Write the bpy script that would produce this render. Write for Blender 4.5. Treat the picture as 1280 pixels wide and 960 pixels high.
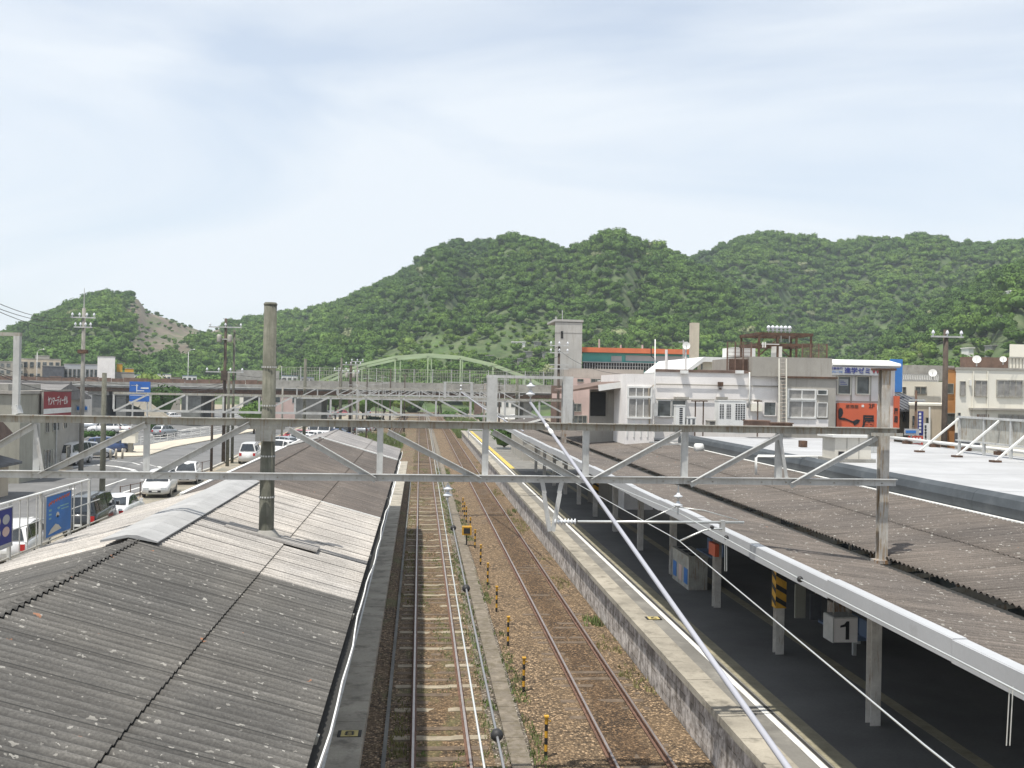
import bpy, math, random
import numpy as np
from mathutils import Vector, Matrix
from math import radians, sin, cos, pi
random.seed(7)
RNG = np.random.default_rng(11)
scene = bpy.context.scene
for o in list(bpy.data.objects): bpy.data.objects.remove(o)
COL = scene.collection

# ---------------------------------------------------------------- camera
EYE = 7.28
YAW, PITCH, ROLL = radians(5.28), radians(0.18), radians(1.05)
FPX = 1244.0                                   # focal length in photo pixels (35 mm on a 36 mm sensor)
FWD = Vector((sin(YAW)*cos(PITCH), cos(YAW)*cos(PITCH), sin(PITCH)))
R0 = Vector((cos(YAW), -sin(YAW), 0)); U0 = R0.cross(FWD)
RT = R0*cos(ROLL) + U0*sin(ROLL); UP = U0*cos(ROLL) - R0*sin(ROLL)
cd = bpy.data.cameras.new('camera'); cam = bpy.data.objects.new('camera', cd); COL.objects.link(cam)
cd.sensor_width = 36; cd.lens = FPX/1280*36; cd.clip_start = 0.1; cd.clip_end = 9000
cam.matrix_world = Matrix(((RT.x, UP.x, -FWD.x, 0), (RT.y, UP.y, -FWD.y, 0), (RT.z, UP.z, -FWD.z, EYE), (0, 0, 0, 1)))
scene.camera = cam

# ---------------------------------------------------------------- light
SUN = Vector((-0.26, -0.25, 1.0)).normalized()
world = bpy.data.worlds.new('World'); scene.world = world; world.use_nodes = True
wn = world.node_tree.nodes; wl = world.node_tree.links; wn.clear()
sky = wn.new('ShaderNodeTexSky'); sky.sky_type = 'NISHITA'; sky.sun_disc = False
sky.sun_elevation = math.asin(SUN.z); sky.sun_rotation = math.atan2(SUN.x, SUN.y)
sky.air_density = 1.0; sky.dust_density = 1.5; sky.ozone_density = 1.2
skyb = wn.new('ShaderNodeBackground'); skyb.inputs['Strength'].default_value = 0.145
wl.new(sky.outputs[0], skyb.inputs['Color'])
clb = wn.new('ShaderNodeBackground'); clb.inputs['Color'].default_value = (0.86, 0.90, 0.95, 1); clb.inputs['Strength'].default_value = 0.92
tc = wn.new('ShaderNodeTexCoord')
mp = wn.new('ShaderNodeMapping'); mp.inputs['Scale'].default_value = (0.9, 1.3, 3.8); mp.inputs['Rotation'].default_value = (0.12, 0.16, 0.4)
wl.new(tc.outputs['Generated'], mp.inputs['Vector'])
n1 = wn.new('ShaderNodeTexNoise'); n1.inputs['Scale'].default_value = 1.5; n1.inputs['Detail'].default_value = 7; n1.inputs['Roughness'].default_value = 0.48; n1.inputs['Distortion'].default_value = 0.8
wl.new(mp.outputs[0], n1.inputs['Vector'])
cr = wn.new('ShaderNodeValToRGB'); cr.color_ramp.elements[0].position = 0.40; cr.color_ramp.elements[0].color = (0.46, 0.46, 0.46, 1)
cr.color_ramp.elements[1].position = 0.60; cr.color_ramp.elements[1].color = (0.93, 0.93, 0.93, 1)
wl.new(n1.outputs['Fac'], cr.inputs['Fac'])
mx = wn.new('ShaderNodeMixShader'); wl.new(cr.outputs[0], mx.inputs[0]); wl.new(skyb.outputs[0], mx.inputs[1]); wl.new(clb.outputs[0], mx.inputs[2])
wo = wn.new('ShaderNodeOutputWorld'); wl.new(mx.outputs[0], wo.inputs['Surface'])
sd = bpy.data.lights.new('sun', 'SUN'); sd.energy = 4.8; sd.angle = radians(0.8); sd.color = (1.0, 0.95, 0.87)
so = bpy.data.objects.new('sun', sd); COL.objects.link(so); so.rotation_euler = SUN.to_track_quat('Z', 'Y').to_euler(); so.location = (0, 0, 60)
scene.view_settings.view_transform = 'Standard'; scene.view_settings.look = 'None'
scene.view_settings.exposure = 0.22; scene.view_settings.gamma = 1; scene.view_settings.use_curve_mapping = False
scene.render.engine = 'CYCLES'
scene.cycles.use_denoising = True
scene.cycles.max_bounces = 6; scene.cycles.diffuse_bounces = 3; scene.cycles.volume_bounces = 1; scene.cycles.transparent_max_bounces = 6

# ---------------------------------------------------------------- helpers
def ray(px, py):
    return FWD + RT*((px-640)/FPX) - UP*((py-480)/FPX)
def PY(px, py, Y):
    d = ray(px, py); return Vector((0, 0, EYE)) + d*(Y/d.y)
def PX(px, py, X):
    d = ray(px, py); return Vector((0, 0, EYE)) + d*(X/d.x)
def PZ(px, py, z):
    d = ray(px, py); return Vector((0, 0, EYE)) + d*((z-EYE)/d.z)
GZ = -0.2                                       # level of the ground beside the tracks

def setp(o, label=None, cat=None, group=None, kind=None):
    if label: o['label'] = label
    if cat: o['category'] = cat
    if group: o['group'] = group
    if kind: o['kind'] = kind
    return o
def thing(name, label, cat, loc=(0, 0, 0), rz=0, group=None):
    o = bpy.data.objects.new(name, None); COL.objects.link(o)
    o.location = loc; o.rotation_euler = (0, 0, rz); o.empty_display_size = 0.2
    return setp(o, label, cat, group)

class MB:
    """collects geometry for ONE mesh"""
    def __init__(s): s.v = []; s.f = []; s.sm = False
    def add(s, vs, fs):
        n = len(s.v); s.v += [tuple(v) for v in vs]; s.f += [tuple(i+n for i in f) for f in fs]; return s
    def box(s, x0, x1, y0, y1, z0, z1):
        return s.add([(x0,y0,z0),(x1,y0,z0),(x1,y1,z0),(x0,y1,z0),(x0,y0,z1),(x1,y0,z1),(x1,y1,z1),(x0,y1,z1)],
                     [(0,3,2,1),(4,5,6,7),(0,1,5,4),(1,2,6,5),(2,3,7,6),(3,0,4,7)])
    def bar(s, a, b, w, h=None, up=(0, 0, 1)):
        a = Vector(a); b = Vector(b); h = h or w
        d = (b-a).normalized(); u = Vector(up)
        if abs(d.dot(u)) > 0.98: u = Vector((0, 1, 0))
        sx = d.cross(u).normalized(); sy = sx.cross(d).normalized()
        vs = [p + sx*i*w/2 + sy*j*h/2 for p in (a, b) for i, j in ((-1,-1),(1,-1),(1,1),(-1,1))]
        return s.add(vs, [(0,1,2,3),(7,6,5,4),(0,4,5,1),(1,5,6,2),(2,6,7,3),(3,7,4,0)])
    def angle(s, a, b, w, t=0.012, up=(0, 0, 1)):
        """steel angle: two flat legs"""
        a = Vector(a); b = Vector(b); d = (b-a).normalized(); u = Vector(up)
        if abs(d.dot(u)) > 0.98: u = Vector((1, 0, 0))
        sx = d.cross(u).normalized(); sy = sx.cross(d).normalized()
        s.bar(a, b, t, w, up)
        o = sx*(w/2) + sy*(w/2 - t/2)
        return s.bar(a+o, b+o, w, t, up)
    def tube(s, pts, r, n=8, cap=True):
        pts = [Vector(p) for p in pts]; rs = r if isinstance(r, (list, tuple)) else [r]*len(pts)
        base = len(s.v); m = len(pts)
        for i, p in enumerate(pts):
            d = (pts[min(i+1, m-1)] - pts[max(i-1, 0)]).normalized()
            u = Vector((0, 0, 1)) if abs(d.z) < 0.95 else Vector((1, 0, 0))
            a = d.cross(u).normalized(); b = a.cross(d).normalized()
            for k in range(n):
                t = 2*pi*k/n; s.v.append(tuple(p + (a*cos(t) + b*sin(t))*rs[i]))
        for i in range(m-1):
            for k in range(n):
                k2 = (k+1) % n
                s.f.append((base+i*n+k, base+i*n+k2, base+(i+1)*n+k2, base+(i+1)*n+k))
        if cap:
            s.f.append(tuple(base+k for k in reversed(range(n)))); s.f.append(tuple(base+(m-1)*n+k for k in range(n)))
        return s
    def lathe(s, c, prof, n=12, axis='z'):
        base = len(s.v); c = Vector(c)
        for (r, h) in prof:
            for k in range(n):
                t = 2*pi*k/n; x, y = r*cos(t), r*sin(t)
                s.v.append(tuple(c + (Vector((x, y, h)) if axis == 'z' else Vector((h, x, y)) if axis == 'x' else Vector((x, h, y)))))
        for i in range(len(prof)-1):
            for k in range(n):
                k2 = (k+1) % n
                s.f.append((base+i*n+k, base+i*n+k2, base+(i+1)*n+k2, base+(i+1)*n+k))
        s.f.append(tuple(base+k for k in reversed(range(n)))); s.f.append(tuple(base+(len(prof)-1)*n+k for k in range(n)))
        return s
    def prism(s, poly, a, b, axis='z'):
        """polygon (2D) extruded between a and b along axis; x: poly=(y,z), y: poly=(x,z), z: poly=(x,y)"""
        mk = {'z': lambda p, h: (p[0], p[1], h), 'y': lambda p, h: (p[0], h, p[1]), 'x': lambda p, h: (h, p[0], p[1])}[axis]
        n = len(poly)
        return s.add([mk(p, a) for p in poly] + [mk(p, b) for p in poly],
                     [tuple(range(n))[::-1], tuple(range(n, 2*n))] + [(i, (i+1) % n, (i+1) % n + n, i+n) for i in range(n)])
    def sphere(s, c, r, n=10, m=6, sz=1.0):
        return s.lathe(c, [(max(1e-3, r*sin(pi*i/m)), -r*cos(pi*i/m)*sz) for i in range(m+1)], n)
    def build(s, name, mt, parent=None, smooth=None, fix=True):
        me = bpy.data.meshes.new(name)
        off = Vector((0, 0, 0))
        p = parent
        while p is not None: off += p.location; p = p.parent
        me.from_pydata([tuple(Vector(v)-off) for v in s.v] if off.length else s.v, [], s.f)
        if fix:
            import bmesh
            b = bmesh.new(); b.from_mesh(me); bmesh.ops.recalc_face_normals(b, faces=b.faces); b.to_mesh(me); b.free()
        if smooth or (smooth is None and s.sm): me.shade_smooth()
        me.materials.append(mt)
        o = bpy.data.objects.new(name, me); COL.objects.link(o); o.parent = parent
        return o
    def solo(s, name, mt, label=None, cat=None, group=None, kind=None, smooth=None):
        """a top-level single-mesh thing with its origin at its base"""
        a = np.array(s.v); lo, hi = a.min(0), a.max(0); c = Vector(((lo[0]+hi[0])/2, (lo[1]+hi[1])/2, lo[2]))
        s.v = [tuple(Vector(v)-c) for v in s.v]
        o = s.build(name, mt, None, smooth); o.location = c
        return setp(o, label, cat, group, kind)
def copy_tree(o, parent=None):
    c = o.copy(); COL.objects.link(c); c.parent = parent
    for ch in o.children: copy_tree(ch, c)
    return c

def grid_mesh(name, X, Y, Z, mt, kind=None, smooth=True):
    """numpy grid -> mesh"""
    n, m = X.shape
    co = np.stack([X, Y, Z], -1).reshape(-1, 3)
    i = np.arange(n*m).reshape(n, m)
    f = np.stack([i[:-1, :-1], i[1:, :-1], i[1:, 1:], i[:-1, 1:]], -1).reshape(-1, 4)
    me = raw_mesh(name, co, f); me.materials.append(mt)
    if smooth: me.shade_smooth()
    o = bpy.data.objects.new(name, me); COL.objects.link(o)
    if kind: o['kind'] = kind
    return o
def raw_mesh(name, co, f):
    me = bpy.data.meshes.new(name)
    k = f.shape[1]
    me.vertices.add(len(co)); me.vertices.foreach_set('co', np.asarray(co, np.float32).ravel())
    me.loops.add(f.size); me.loops.foreach_set('vertex_index', f.astype(np.int32).ravel())
    me.polygons.add(len(f)); me.polygons.foreach_set('loop_start', np.arange(0, f.size, k, dtype=np.int32))
    me.update(calc_edges=True); me.validate()
    return me

# text: lettering as flat raised geometry on a plane
FONT_CACHE = {}
def lettering(body, org, u, v, w=None, h=None, depth=0.01, bold=0.0):
    """MB of the text fitted in a w x h box whose lower-left corner is org; u right, v up (unit vectors)"""
    key = (body, bold)
    if key not in FONT_CACHE:
        c = bpy.data.curves.new('lettering', 'FONT'); c.body = body; c.extrude = 0.05; c.offset = bold; c.resolution_u = 2
        o = bpy.data.objects.new('lettering', c); COL.objects.link(o)
        dg = bpy.context.evaluated_depsgraph_get(); dg.update()
        m = bpy.data.meshes.new_from_object(o.evaluated_get(dg))
        FONT_CACHE[key] = ([tuple(x.co) for x in m.vertices], [tuple(p.vertices) for p in m.polygons])
        bpy.data.objects.remove(o); bpy.data.curves.remove(c); bpy.data.meshes.remove(m)
    vs, fs = FONT_CACHE[key]
    a = np.array(vs); lo, hi = a.min(0), a.max(0); sz = hi-lo
    sx = w/sz[0]; sy = (h/sz[1]) if h else sx
    org = Vector(org); u = Vector(u).normalized(); v = Vector(v).normalized(); n = u.cross(v)
    mb = MB(); mb.add([org + u*((x-lo[0])*sx) + v*((y-lo[1])*sy) + n*((z-lo[2])/0.1*depth) for x, y, z in vs], fs)
    return mb

# ---------------------------------------------------------------- materials
def nt(name):
    m = bpy.data.materials.new(name); m.use_nodes = True
    n = m.node_tree.nodes; l = m.node_tree.links
    return m, n, l, n['Principled BSDF']
def ramp(n, stops):
    r = n.new('ShaderNodeValToRGB'); e = r.color_ramp.elements
    while len(e) < len(stops): e.new(0.5)
    for i, (p, c) in enumerate(stops):
        e[i].position = p; e[i].color = tuple(c)+(1,) if len(c) == 3 else c
    return r
def noise(n, l, vec, scale, detail=4, rough=0.55):
    t = n.new('ShaderNodeTexNoise'); t.inputs['Scale'].default_value = scale; t.inputs['Detail'].default_value = detail; t.inputs['Roughness'].default_value = rough
    l.new(vec, t.inputs['Vector']); return t.outputs['Fac']
def mixc(n, l, fac, a, b):
    m = n.new('ShaderNodeMix'); m.data_type = 'RGBA'
    for sock, val in ((m.inputs[0], fac), (m.inputs[6], a), (m.inputs[7], b)):
        if hasattr(val, 'links'): l.new(val, sock)
        elif isinstance(val, (int, float)): sock.default_value = val
        else: sock.default_value = tuple(val)+(1,)
    return m.outputs[2]
def coords(n, l, scale=(1, 1, 1), world_space=True):
    if world_space:
        g = n.new('ShaderNodeNewGeometry'); out = g.outputs['Position']
    else:
        g = n.new('ShaderNodeTexCoord'); out = g.outputs['Object']
    if scale != (1, 1, 1):
        m = n.new('ShaderNodeMapping'); m.inputs['Scale'].default_value = scale; l.new(out, m.inputs['Vector']); out = m.outputs[0]
    return out
def bump(n, l, h, strength, dist, bs):
    b = n.new('ShaderNodeBump'); b.inputs['Strength'].default_value = strength; b.inputs['Distance'].default_value = dist
    l.new(h, b.inputs['Height']); l.new(b.outputs[0], bs.inputs['Normal']); return b
def mat(name, c, rough=0.7, var=0.25, scale=1.2, metal=0.0, c2=None, thr=(0.5, 0.7), streak=False, bmp=0.0, spec=None, ws=True, fine=18):
    """base colour c, varied by large and fine noise; c2 = stain / rust colour appearing in patches"""
    m, n, l, b = nt(name)
    v = coords(n, l, (1, 1, 1), ws)
    f1 = noise(n, l, v, scale, 5); f2 = noise(n, l, v, fine, 3)
    lo = tuple(x*(1-var) for x in c); hi = tuple(min(1, x*(1+var*0.8)) for x in c)
    r = ramp(n, [(0.3, lo), (0.7, hi)]); l.new(f1, r.inputs[0])
    r2 = ramp(n, [(0.3, (1-var*0.6,)*3), (0.7, (1.0,)*3)]); l.new(f2, r2.inputs[0])
    mm = n.new('ShaderNodeMix'); mm.data_type = 'RGBA'; mm.blend_type = 'MULTIPLY'; mm.inputs[0].default_value = 1
    l.new(r.outputs[0], mm.inputs[6]); l.new(r2.outputs[0], mm.inputs[7]); out = mm.outputs[2]
    if c2:
        vs = coords(n, l, (3.0, 3.0, 0.35) if streak else (1, 1, 1), ws)
        f3 = noise(n, l, vs, scale*2.2, 6, 0.65)
        r3 = ramp(n, [(thr[0], (0, 0, 0)), (thr[1], (1, 1, 1))]); l.new(f3, r3.inputs[0])
        out = mixc(n, l, r3.outputs[0], out, c2)
    l.new(out, b.inputs['Base Color']); b.inputs['Roughness'].default_value = rough; b.inputs['Metallic'].default_value = metal
    if spec is not None: b.inputs['Specular IOR Level'].default_value = spec
    if bmp: bump(n, l, f2, bmp, 0.02, b)
    return m

M = {}
M['steel'] = mat('galvanised_steel', (0.50, 0.505, 0.49), 0.55, 0.2, 2.0, 0.15, c2=(0.27, 0.25, 0.22), thr=(0.55, 0.8), streak=True)
M['steel_old'] = mat('weathered_steel', (0.38, 0.375, 0.335), 0.7, 0.25, 3.0, 0.0, c2=(0.20, 0.13, 0.07), thr=(0.5, 0.72), streak=True)
M['post'] = mat('rust_streaked_paint', (0.44, 0.41, 0.37), 0.75, 0.3, 3.0, c2=(0.24, 0.14, 0.07), thr=(0.48, 0.62), streak=True)
M['rust'] = mat('rusty_iron', (0.12, 0.068, 0.042), 0.9, 0.5, 4.0, c2=(0.05, 0.035, 0.03))
M['railtop'] = mat('polished_rail', (0.42, 0.38, 0.36), 0.35, 0.15, 3.0, 0.6)
M['rail'] = mat('rusty_rail', (0.17, 0.095, 0.065), 0.85, 0.35, 6.0)
M['concrete'] = mat('grey_concrete', (0.33, 0.32, 0.29), 0.9, 0.25, 0.7, c2=(0.18, 0.17, 0.15), thr=(0.5, 0.75), bmp=0.15)
M['concrete_dark'] = mat('dark_concrete', (0.20, 0.20, 0.185), 0.9, 0.3, 0.5, c2=(0.11, 0.11, 0.10), thr=(0.5, 0.7), bmp=0.15)
M['pole'] = mat('mossy_concrete_pole', (0.15, 0.148, 0.118), 0.95, 0.35, 3.5, c2=(0.085, 0.088, 0.066), thr=(0.42, 0.68), streak=True, bmp=0.3)
M['polec'] = mat('pale_concrete_pole', (0.27, 0.26, 0.23), 0.9, 0.25, 2.0)
M['wood'] = mat('creosoted_wood', (0.085, 0.065, 0.05), 0.9, 0.4, 3.0)
M['sleeper'] = mat('old_wooden_sleeper', (0.16, 0.12, 0.085), 0.95, 0.4, 5.0, c2=(0.10, 0.075, 0.05), bmp=0.3)
M['sleeper_c'] = mat('concrete_sleeper', (0.33, 0.285, 0.21), 0.9, 0.25, 4.0, c2=(0.25, 0.2, 0.14), thr=(0.55, 0.75))
M['white'] = mat('white_paint', (0.72, 0.72, 0.69), 0.6, 0.1, 1.5, c2=(0.5, 0.49, 0.45), thr=(0.6, 0.85))
M['whitewall'] = mat('stained_white_wall', (0.80, 0.77, 0.74), 0.85, 0.10, 0.8, c2=(0.44, 0.40, 0.36), thr=(0.60, 0.85), streak=True)
M['cream'] = mat('cream_wall', (0.78, 0.75, 0.65), 0.85, 0.08, 0.5, c2=(0.5, 0.45, 0.36), thr=(0.6, 0.9), streak=True)
M['beige'] = mat('beige_wall', (0.50, 0.43, 0.33), 0.85, 0.12, 0.7, c2=(0.35, 0.29, 0.22), thr=(0.55, 0.85), streak=True)
M['greywall'] = mat('grey_cement_wall', (0.36, 0.34, 0.30), 0.9, 0.15, 0.7, c2=(0.24, 0.22, 0.19), thr=(0.55, 0.8), streak=True)
M['pink'] = mat('pink_wall', (0.58, 0.44, 0.40), 0.85, 0.12, 0.5, c2=(0.36, 0.28, 0.25), thr=(0.55, 0.85), streak=True)
M['olive'] = mat('grey_green_wall', (0.36, 0.35, 0.29), 0.9, 0.15, 0.5, c2=(0.23, 0.22, 0.19), thr=(0.5, 0.85), streak=True)
M['teal'] = mat('teal_paint', (0.10, 0.42, 0.38), 0.7, 0.15, 0.5)
M['orange'] = mat('orange_roof_paint', (0.62, 0.17, 0.07), 0.7, 0.15, 0.5)
M['orange2'] = mat('ochre_wall', (0.48, 0.24, 0.09), 0.8, 0.15, 0.8)
M['brownrust'] = mat('rusty_corrugated_iron', (0.18, 0.115, 0.085), 0.9, 0.35, 1.5)
M['blue'] = mat('blue_paint', (0.03, 0.17, 0.50), 0.5, 0.15, 1.0)
M['signblue'] = mat('sign_blue', (0.025, 0.12, 0.42), 0.5, 0.08, 1.0)
M['navy'] = mat('navy_ink', (0.02, 0.03, 0.22), 0.6, 0.05, 1.0)
M['signred'] = mat('sign_red', (0.25, 0.022, 0.03), 0.6, 0.15, 1.0)
M['red'] = mat('red_paint', (0.50, 0.05, 0.03), 0.6, 0.1, 1.0)
M['signorange'] = mat('sign_orange', (0.60, 0.12, 0.05), 0.6, 0.08, 1.0)
M['yellow'] = mat('yellow_paint', (0.62, 0.34, 0.03), 0.6, 0.2, 8.0)
M['yellow2'] = mat('pale_yellow_tile', (0.52, 0.43, 0.17), 0.8, 0.2, 3.0)
M['tactile'] = mat('worn_tactile_tile', (0.29, 0.265, 0.185), 0.9, 0.2, 2.0, c2=(0.2, 0.18, 0.12))
M['black'] = mat('black_paint', (0.02, 0.02, 0.02), 0.6, 0.2, 5.0)
M['ink'] = mat('black_ink', (0.012, 0.012, 0.014), 0.6, 0.1, 5.0)
M['green_arch'] = mat('pale_green_paint', (0.40, 0.50, 0.30), 0.65, 0.12, 0.3)
M['slate'] = mat('grey_roof_tiles', (0.10, 0.105, 0.115), 0.6, 0.3, 2.0)
M['brownroof'] = mat('brown_roof_tiles', (0.17, 0.115, 0.09), 0.8, 0.3, 2.0)
M['blueroof'] = mat('blue_metal_roof', (0.12, 0.17, 0.26), 0.6, 0.2, 1.0)
M['tank'] = mat('cream_steel_box', (0.60, 0.57, 0.50), 0.7, 0.1, 1.0, c2=(0.3, 0.22, 0.15), thr=(0.62, 0.85))
M['dark'] = mat('dark_interior', (0.03, 0.03, 0.028), 0.9, 0.2, 2.0)
M['porcelain'] = mat('white_porcelain', (0.62, 0.64, 0.66), 0.2, 0.05, 1.0, spec=0.6)
M['wire'] = mat('grey_wire', (0.30, 0.30, 0.30), 0.4, 0.1, 1.0, 0.5)
M['wire_w'] = mat('silver_wire', (0.62, 0.64, 0.62), 0.35, 0.1, 1.0, 0.5)
M['wire_k'] = mat('black_cable', (0.03, 0.03, 0.03), 0.6, 0.1, 1.0)
M['feeder'] = mat('pale_insulated_cable', (0.34, 0.345, 0.38), 0.5, 0.08, 1.0)
M['fascia'] = mat('pale_grey_fascia', (0.44, 0.45, 0.46), 0.5, 0.08, 0.8, 0.1, c2=(0.33, 0.33, 0.33), thr=(0.6, 0.9))
M['gutter'] = mat('dark_blue_grey_cladding', (0.065, 0.075, 0.082), 0.5, 0.25, 0.6, 0.1, c2=(0.11, 0.12, 0.125), thr=(0.5, 0.8))
M['trunk'] = mat('tree_bark', (0.10, 0.075, 0.05), 0.95, 0.4, 4.0)
M['flatroof'] = None
M['curtain'] = mat('curtain_behind_glass', (0.30, 0.29, 0.27), 0.5, 0.25, 3.0, spec=0.6)
M['tyre'] = mat('tyre_rubber', (0.02, 0.02, 0.02), 0.85, 0.2, 5.0)
M['rim'] = mat('wheel_rim', (0.45, 0.45, 0.46), 0.35, 0.1, 5.0, 0.7)
M['lamp'] = mat('headlight_glass', (0.55, 0.58, 0.6), 0.12, 0.1, 5.0, spec=0.8)
M['tail'] = mat('tail_light_red', (0.45, 0.02, 0.02), 0.25, 0.1, 5.0)
M['trim'] = mat('dark_plastic_trim', (0.03, 0.03, 0.032), 0.6, 0.1, 5.0)

def glass_mat(name, c, rough):
    m, n, l, b = nt(name); b.inputs['Base Color'].default_value = tuple(c)+(1,); b.inputs['Roughness'].default_value = rough
    b.inputs['Specular IOR Level'].default_value = 0.9
    v = coords(n, l); f = noise(n, l, v, 1.5, 2); r = ramp(n, [(0.35, tuple(x*0.5 for x in c)), (0.65, tuple(x*1.7 for x in c))]); l.new(f, r.inputs[0]); l.new(r.outputs[0], b.inputs['Base Color'])
    return m
M['glass'] = glass_mat('window_glass', (0.07, 0.08, 0.08), 0.08)
M['carglass'] = glass_mat('car_glass', (0.02, 0.024, 0.026), 0.05)
def paint(name, c, rough=0.28, metal=0.0):
    m, n, l, b = nt(name); b.inputs['Base Color'].default_value = tuple(c)+(1,); b.inputs['Roughness'].default_value = rough; b.inputs['Metallic'].default_value = metal
    b.inputs['Coat Weight'].default_value = 0.5; b.inputs['Coat Roughness'].default_value = 0.06
    v = coords(n, l, (1, 1, 1), False); f = noise(n, l, v, 2.5, 4); r = ramp(n, [(0.3, tuple(x*0.85 for x in c)), (0.7, c)]); l.new(f, r.inputs[0]); l.new(r.outputs[0], b.inputs['Base Color'])
    return m
PAINT = dict(white=paint('white_car_paint', (0.75, 0.75, 0.74)), silver=paint('silver_car_paint', (0.42, 0.44, 0.46), 0.3, 0.5),
             black=paint('black_car_paint', (0.02, 0.022, 0.022)), blue=paint('dark_blue_car_paint', (0.03, 0.06, 0.16)),
             red=paint('red_car_paint', (0.35, 0.04, 0.05)), grey=paint('grey_car_paint', (0.16, 0.17, 0.18), 0.3, 0.4), green=paint('green_car_paint', (0.06, 0.12, 0.09)))

def ballast_mat(name, tint, green=0.0):
    m, n, l, b = nt(name)
    v = coords(n, l)
    vo = n.new('ShaderNodeTexVoronoi'); vo.inputs['Scale'].default_value = 19; vo.inputs['Randomness'].default_value = 1; l.new(v, vo.inputs['Vector'])
    sep = n.new('ShaderNodeSeparateColor'); l.new(vo.outputs['Color'], sep.inputs[0])
    r = ramp(n, [(0.0, tuple(x*0.18 for x in tint)), (0.35, tuple(x*0.6 for x in tint)), (0.75, tuple(x*1.15 for x in tint)), (1.0, tuple(min(1, x*2.6+0.02) for x in tint))]); l.new(sep.outputs[0], r.inputs[0])
    # colour darkens towards the gaps between the stones
    rg = ramp(n, [(0.25, (1, 1, 1)), (0.55, (0.45, 0.42, 0.38))]); l.new(vo.outputs['Distance'], rg.inputs[0])
    mm = n.new('ShaderNodeMix'); mm.data_type = 'RGBA'; mm.blend_type = 'MULTIPLY'; mm.inputs[0].default_value = 1
    l.new(r.outputs[0], mm.inputs[6]); l.new(rg.outputs[0], mm.inputs[7]); out = mm.outputs[2]
    big = noise(n, l, v, 0.6, 6, 0.6); rb = ramp(n, [(0.38, (0, 0, 0)), (0.68, (1, 1, 1))]); l.new(big, rb.inputs[0])
    out = mixc(n, l, rb.outputs[0], out, mixc(n, l, 0.5, out, (0.19, 0.13, 0.072)))
    if green:
        g = noise(n, l, coords(n, l, (1.0, 0.35, 1)), 1.1, 7, 0.7); rr = ramp(n, [(0.62-green*0.25, (0, 0, 0)), (0.72-green*0.18, (0.8, 0.8, 0.8))]); l.new(g, rr.inputs[0])
        out = mixc(n, l, rr.outputs[0], out, (0.13, 0.135, 0.06))
    # oily, brake-dusted band between and beside the rails
    sx = n.new('ShaderNodeSeparateXYZ'); l.new(v, sx.inputs[0])
    for cx in (0.555, 4.5):
        d = n.new('ShaderNodeMath'); d.operation = 'SUBTRACT'; d.inputs[1].default_value = cx; l.new(sx.outputs[0], d.inputs[0])
        a = n.new('ShaderNodeMath'); a.operation = 'ABSOLUTE'; l.new(d.outputs[0], a.inputs[0])
        w = n.new('ShaderNodeMath'); w.operation = 'MULTIPLY_ADD'; w.inputs[1].default_value = 0.7; l.new(big, w.inputs[0]); l.new(a.outputs[0], w.inputs[2])
        rs = ramp(n, [(0.62, (0.62, 0.56, 0.50)), (1.0, (1, 1, 1))]) if cx > 2 else ramp(n, [(0.62, (0.85, 0.80, 0.72)), (1.0, (1, 1, 1))])
        l.new(w.outputs[0], rs.inputs[0])
        m3 = n.new('ShaderNodeMix'); m3.data_type = 'RGBA'; m3.blend_type = 'MULTIPLY'; m3.inputs[0].default_value = 1
        l.new(out, m3.inputs[6]); l.new(rs.outputs[0], m3.inputs[7]); out = m3.outputs[2]
    l.new(out, b.inputs['Base Color']); b.inputs['Roughness'].default_value = 0.95
    bump(n, l, vo.outputs['Distance'], 0.9, 0.035, b).invert = True
    return m
M['ballast'] = ballast_mat('brown_ballast', (0.25, 0.18, 0.11))
M['ballast_g'] = ballast_mat('weedy_ballast', (0.23, 0.17, 0.11), 0.4)
M['ballast_grey'] = ballast_mat('grey_ballast', (0.24, 0.22, 0.19), 0.35)

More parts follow.
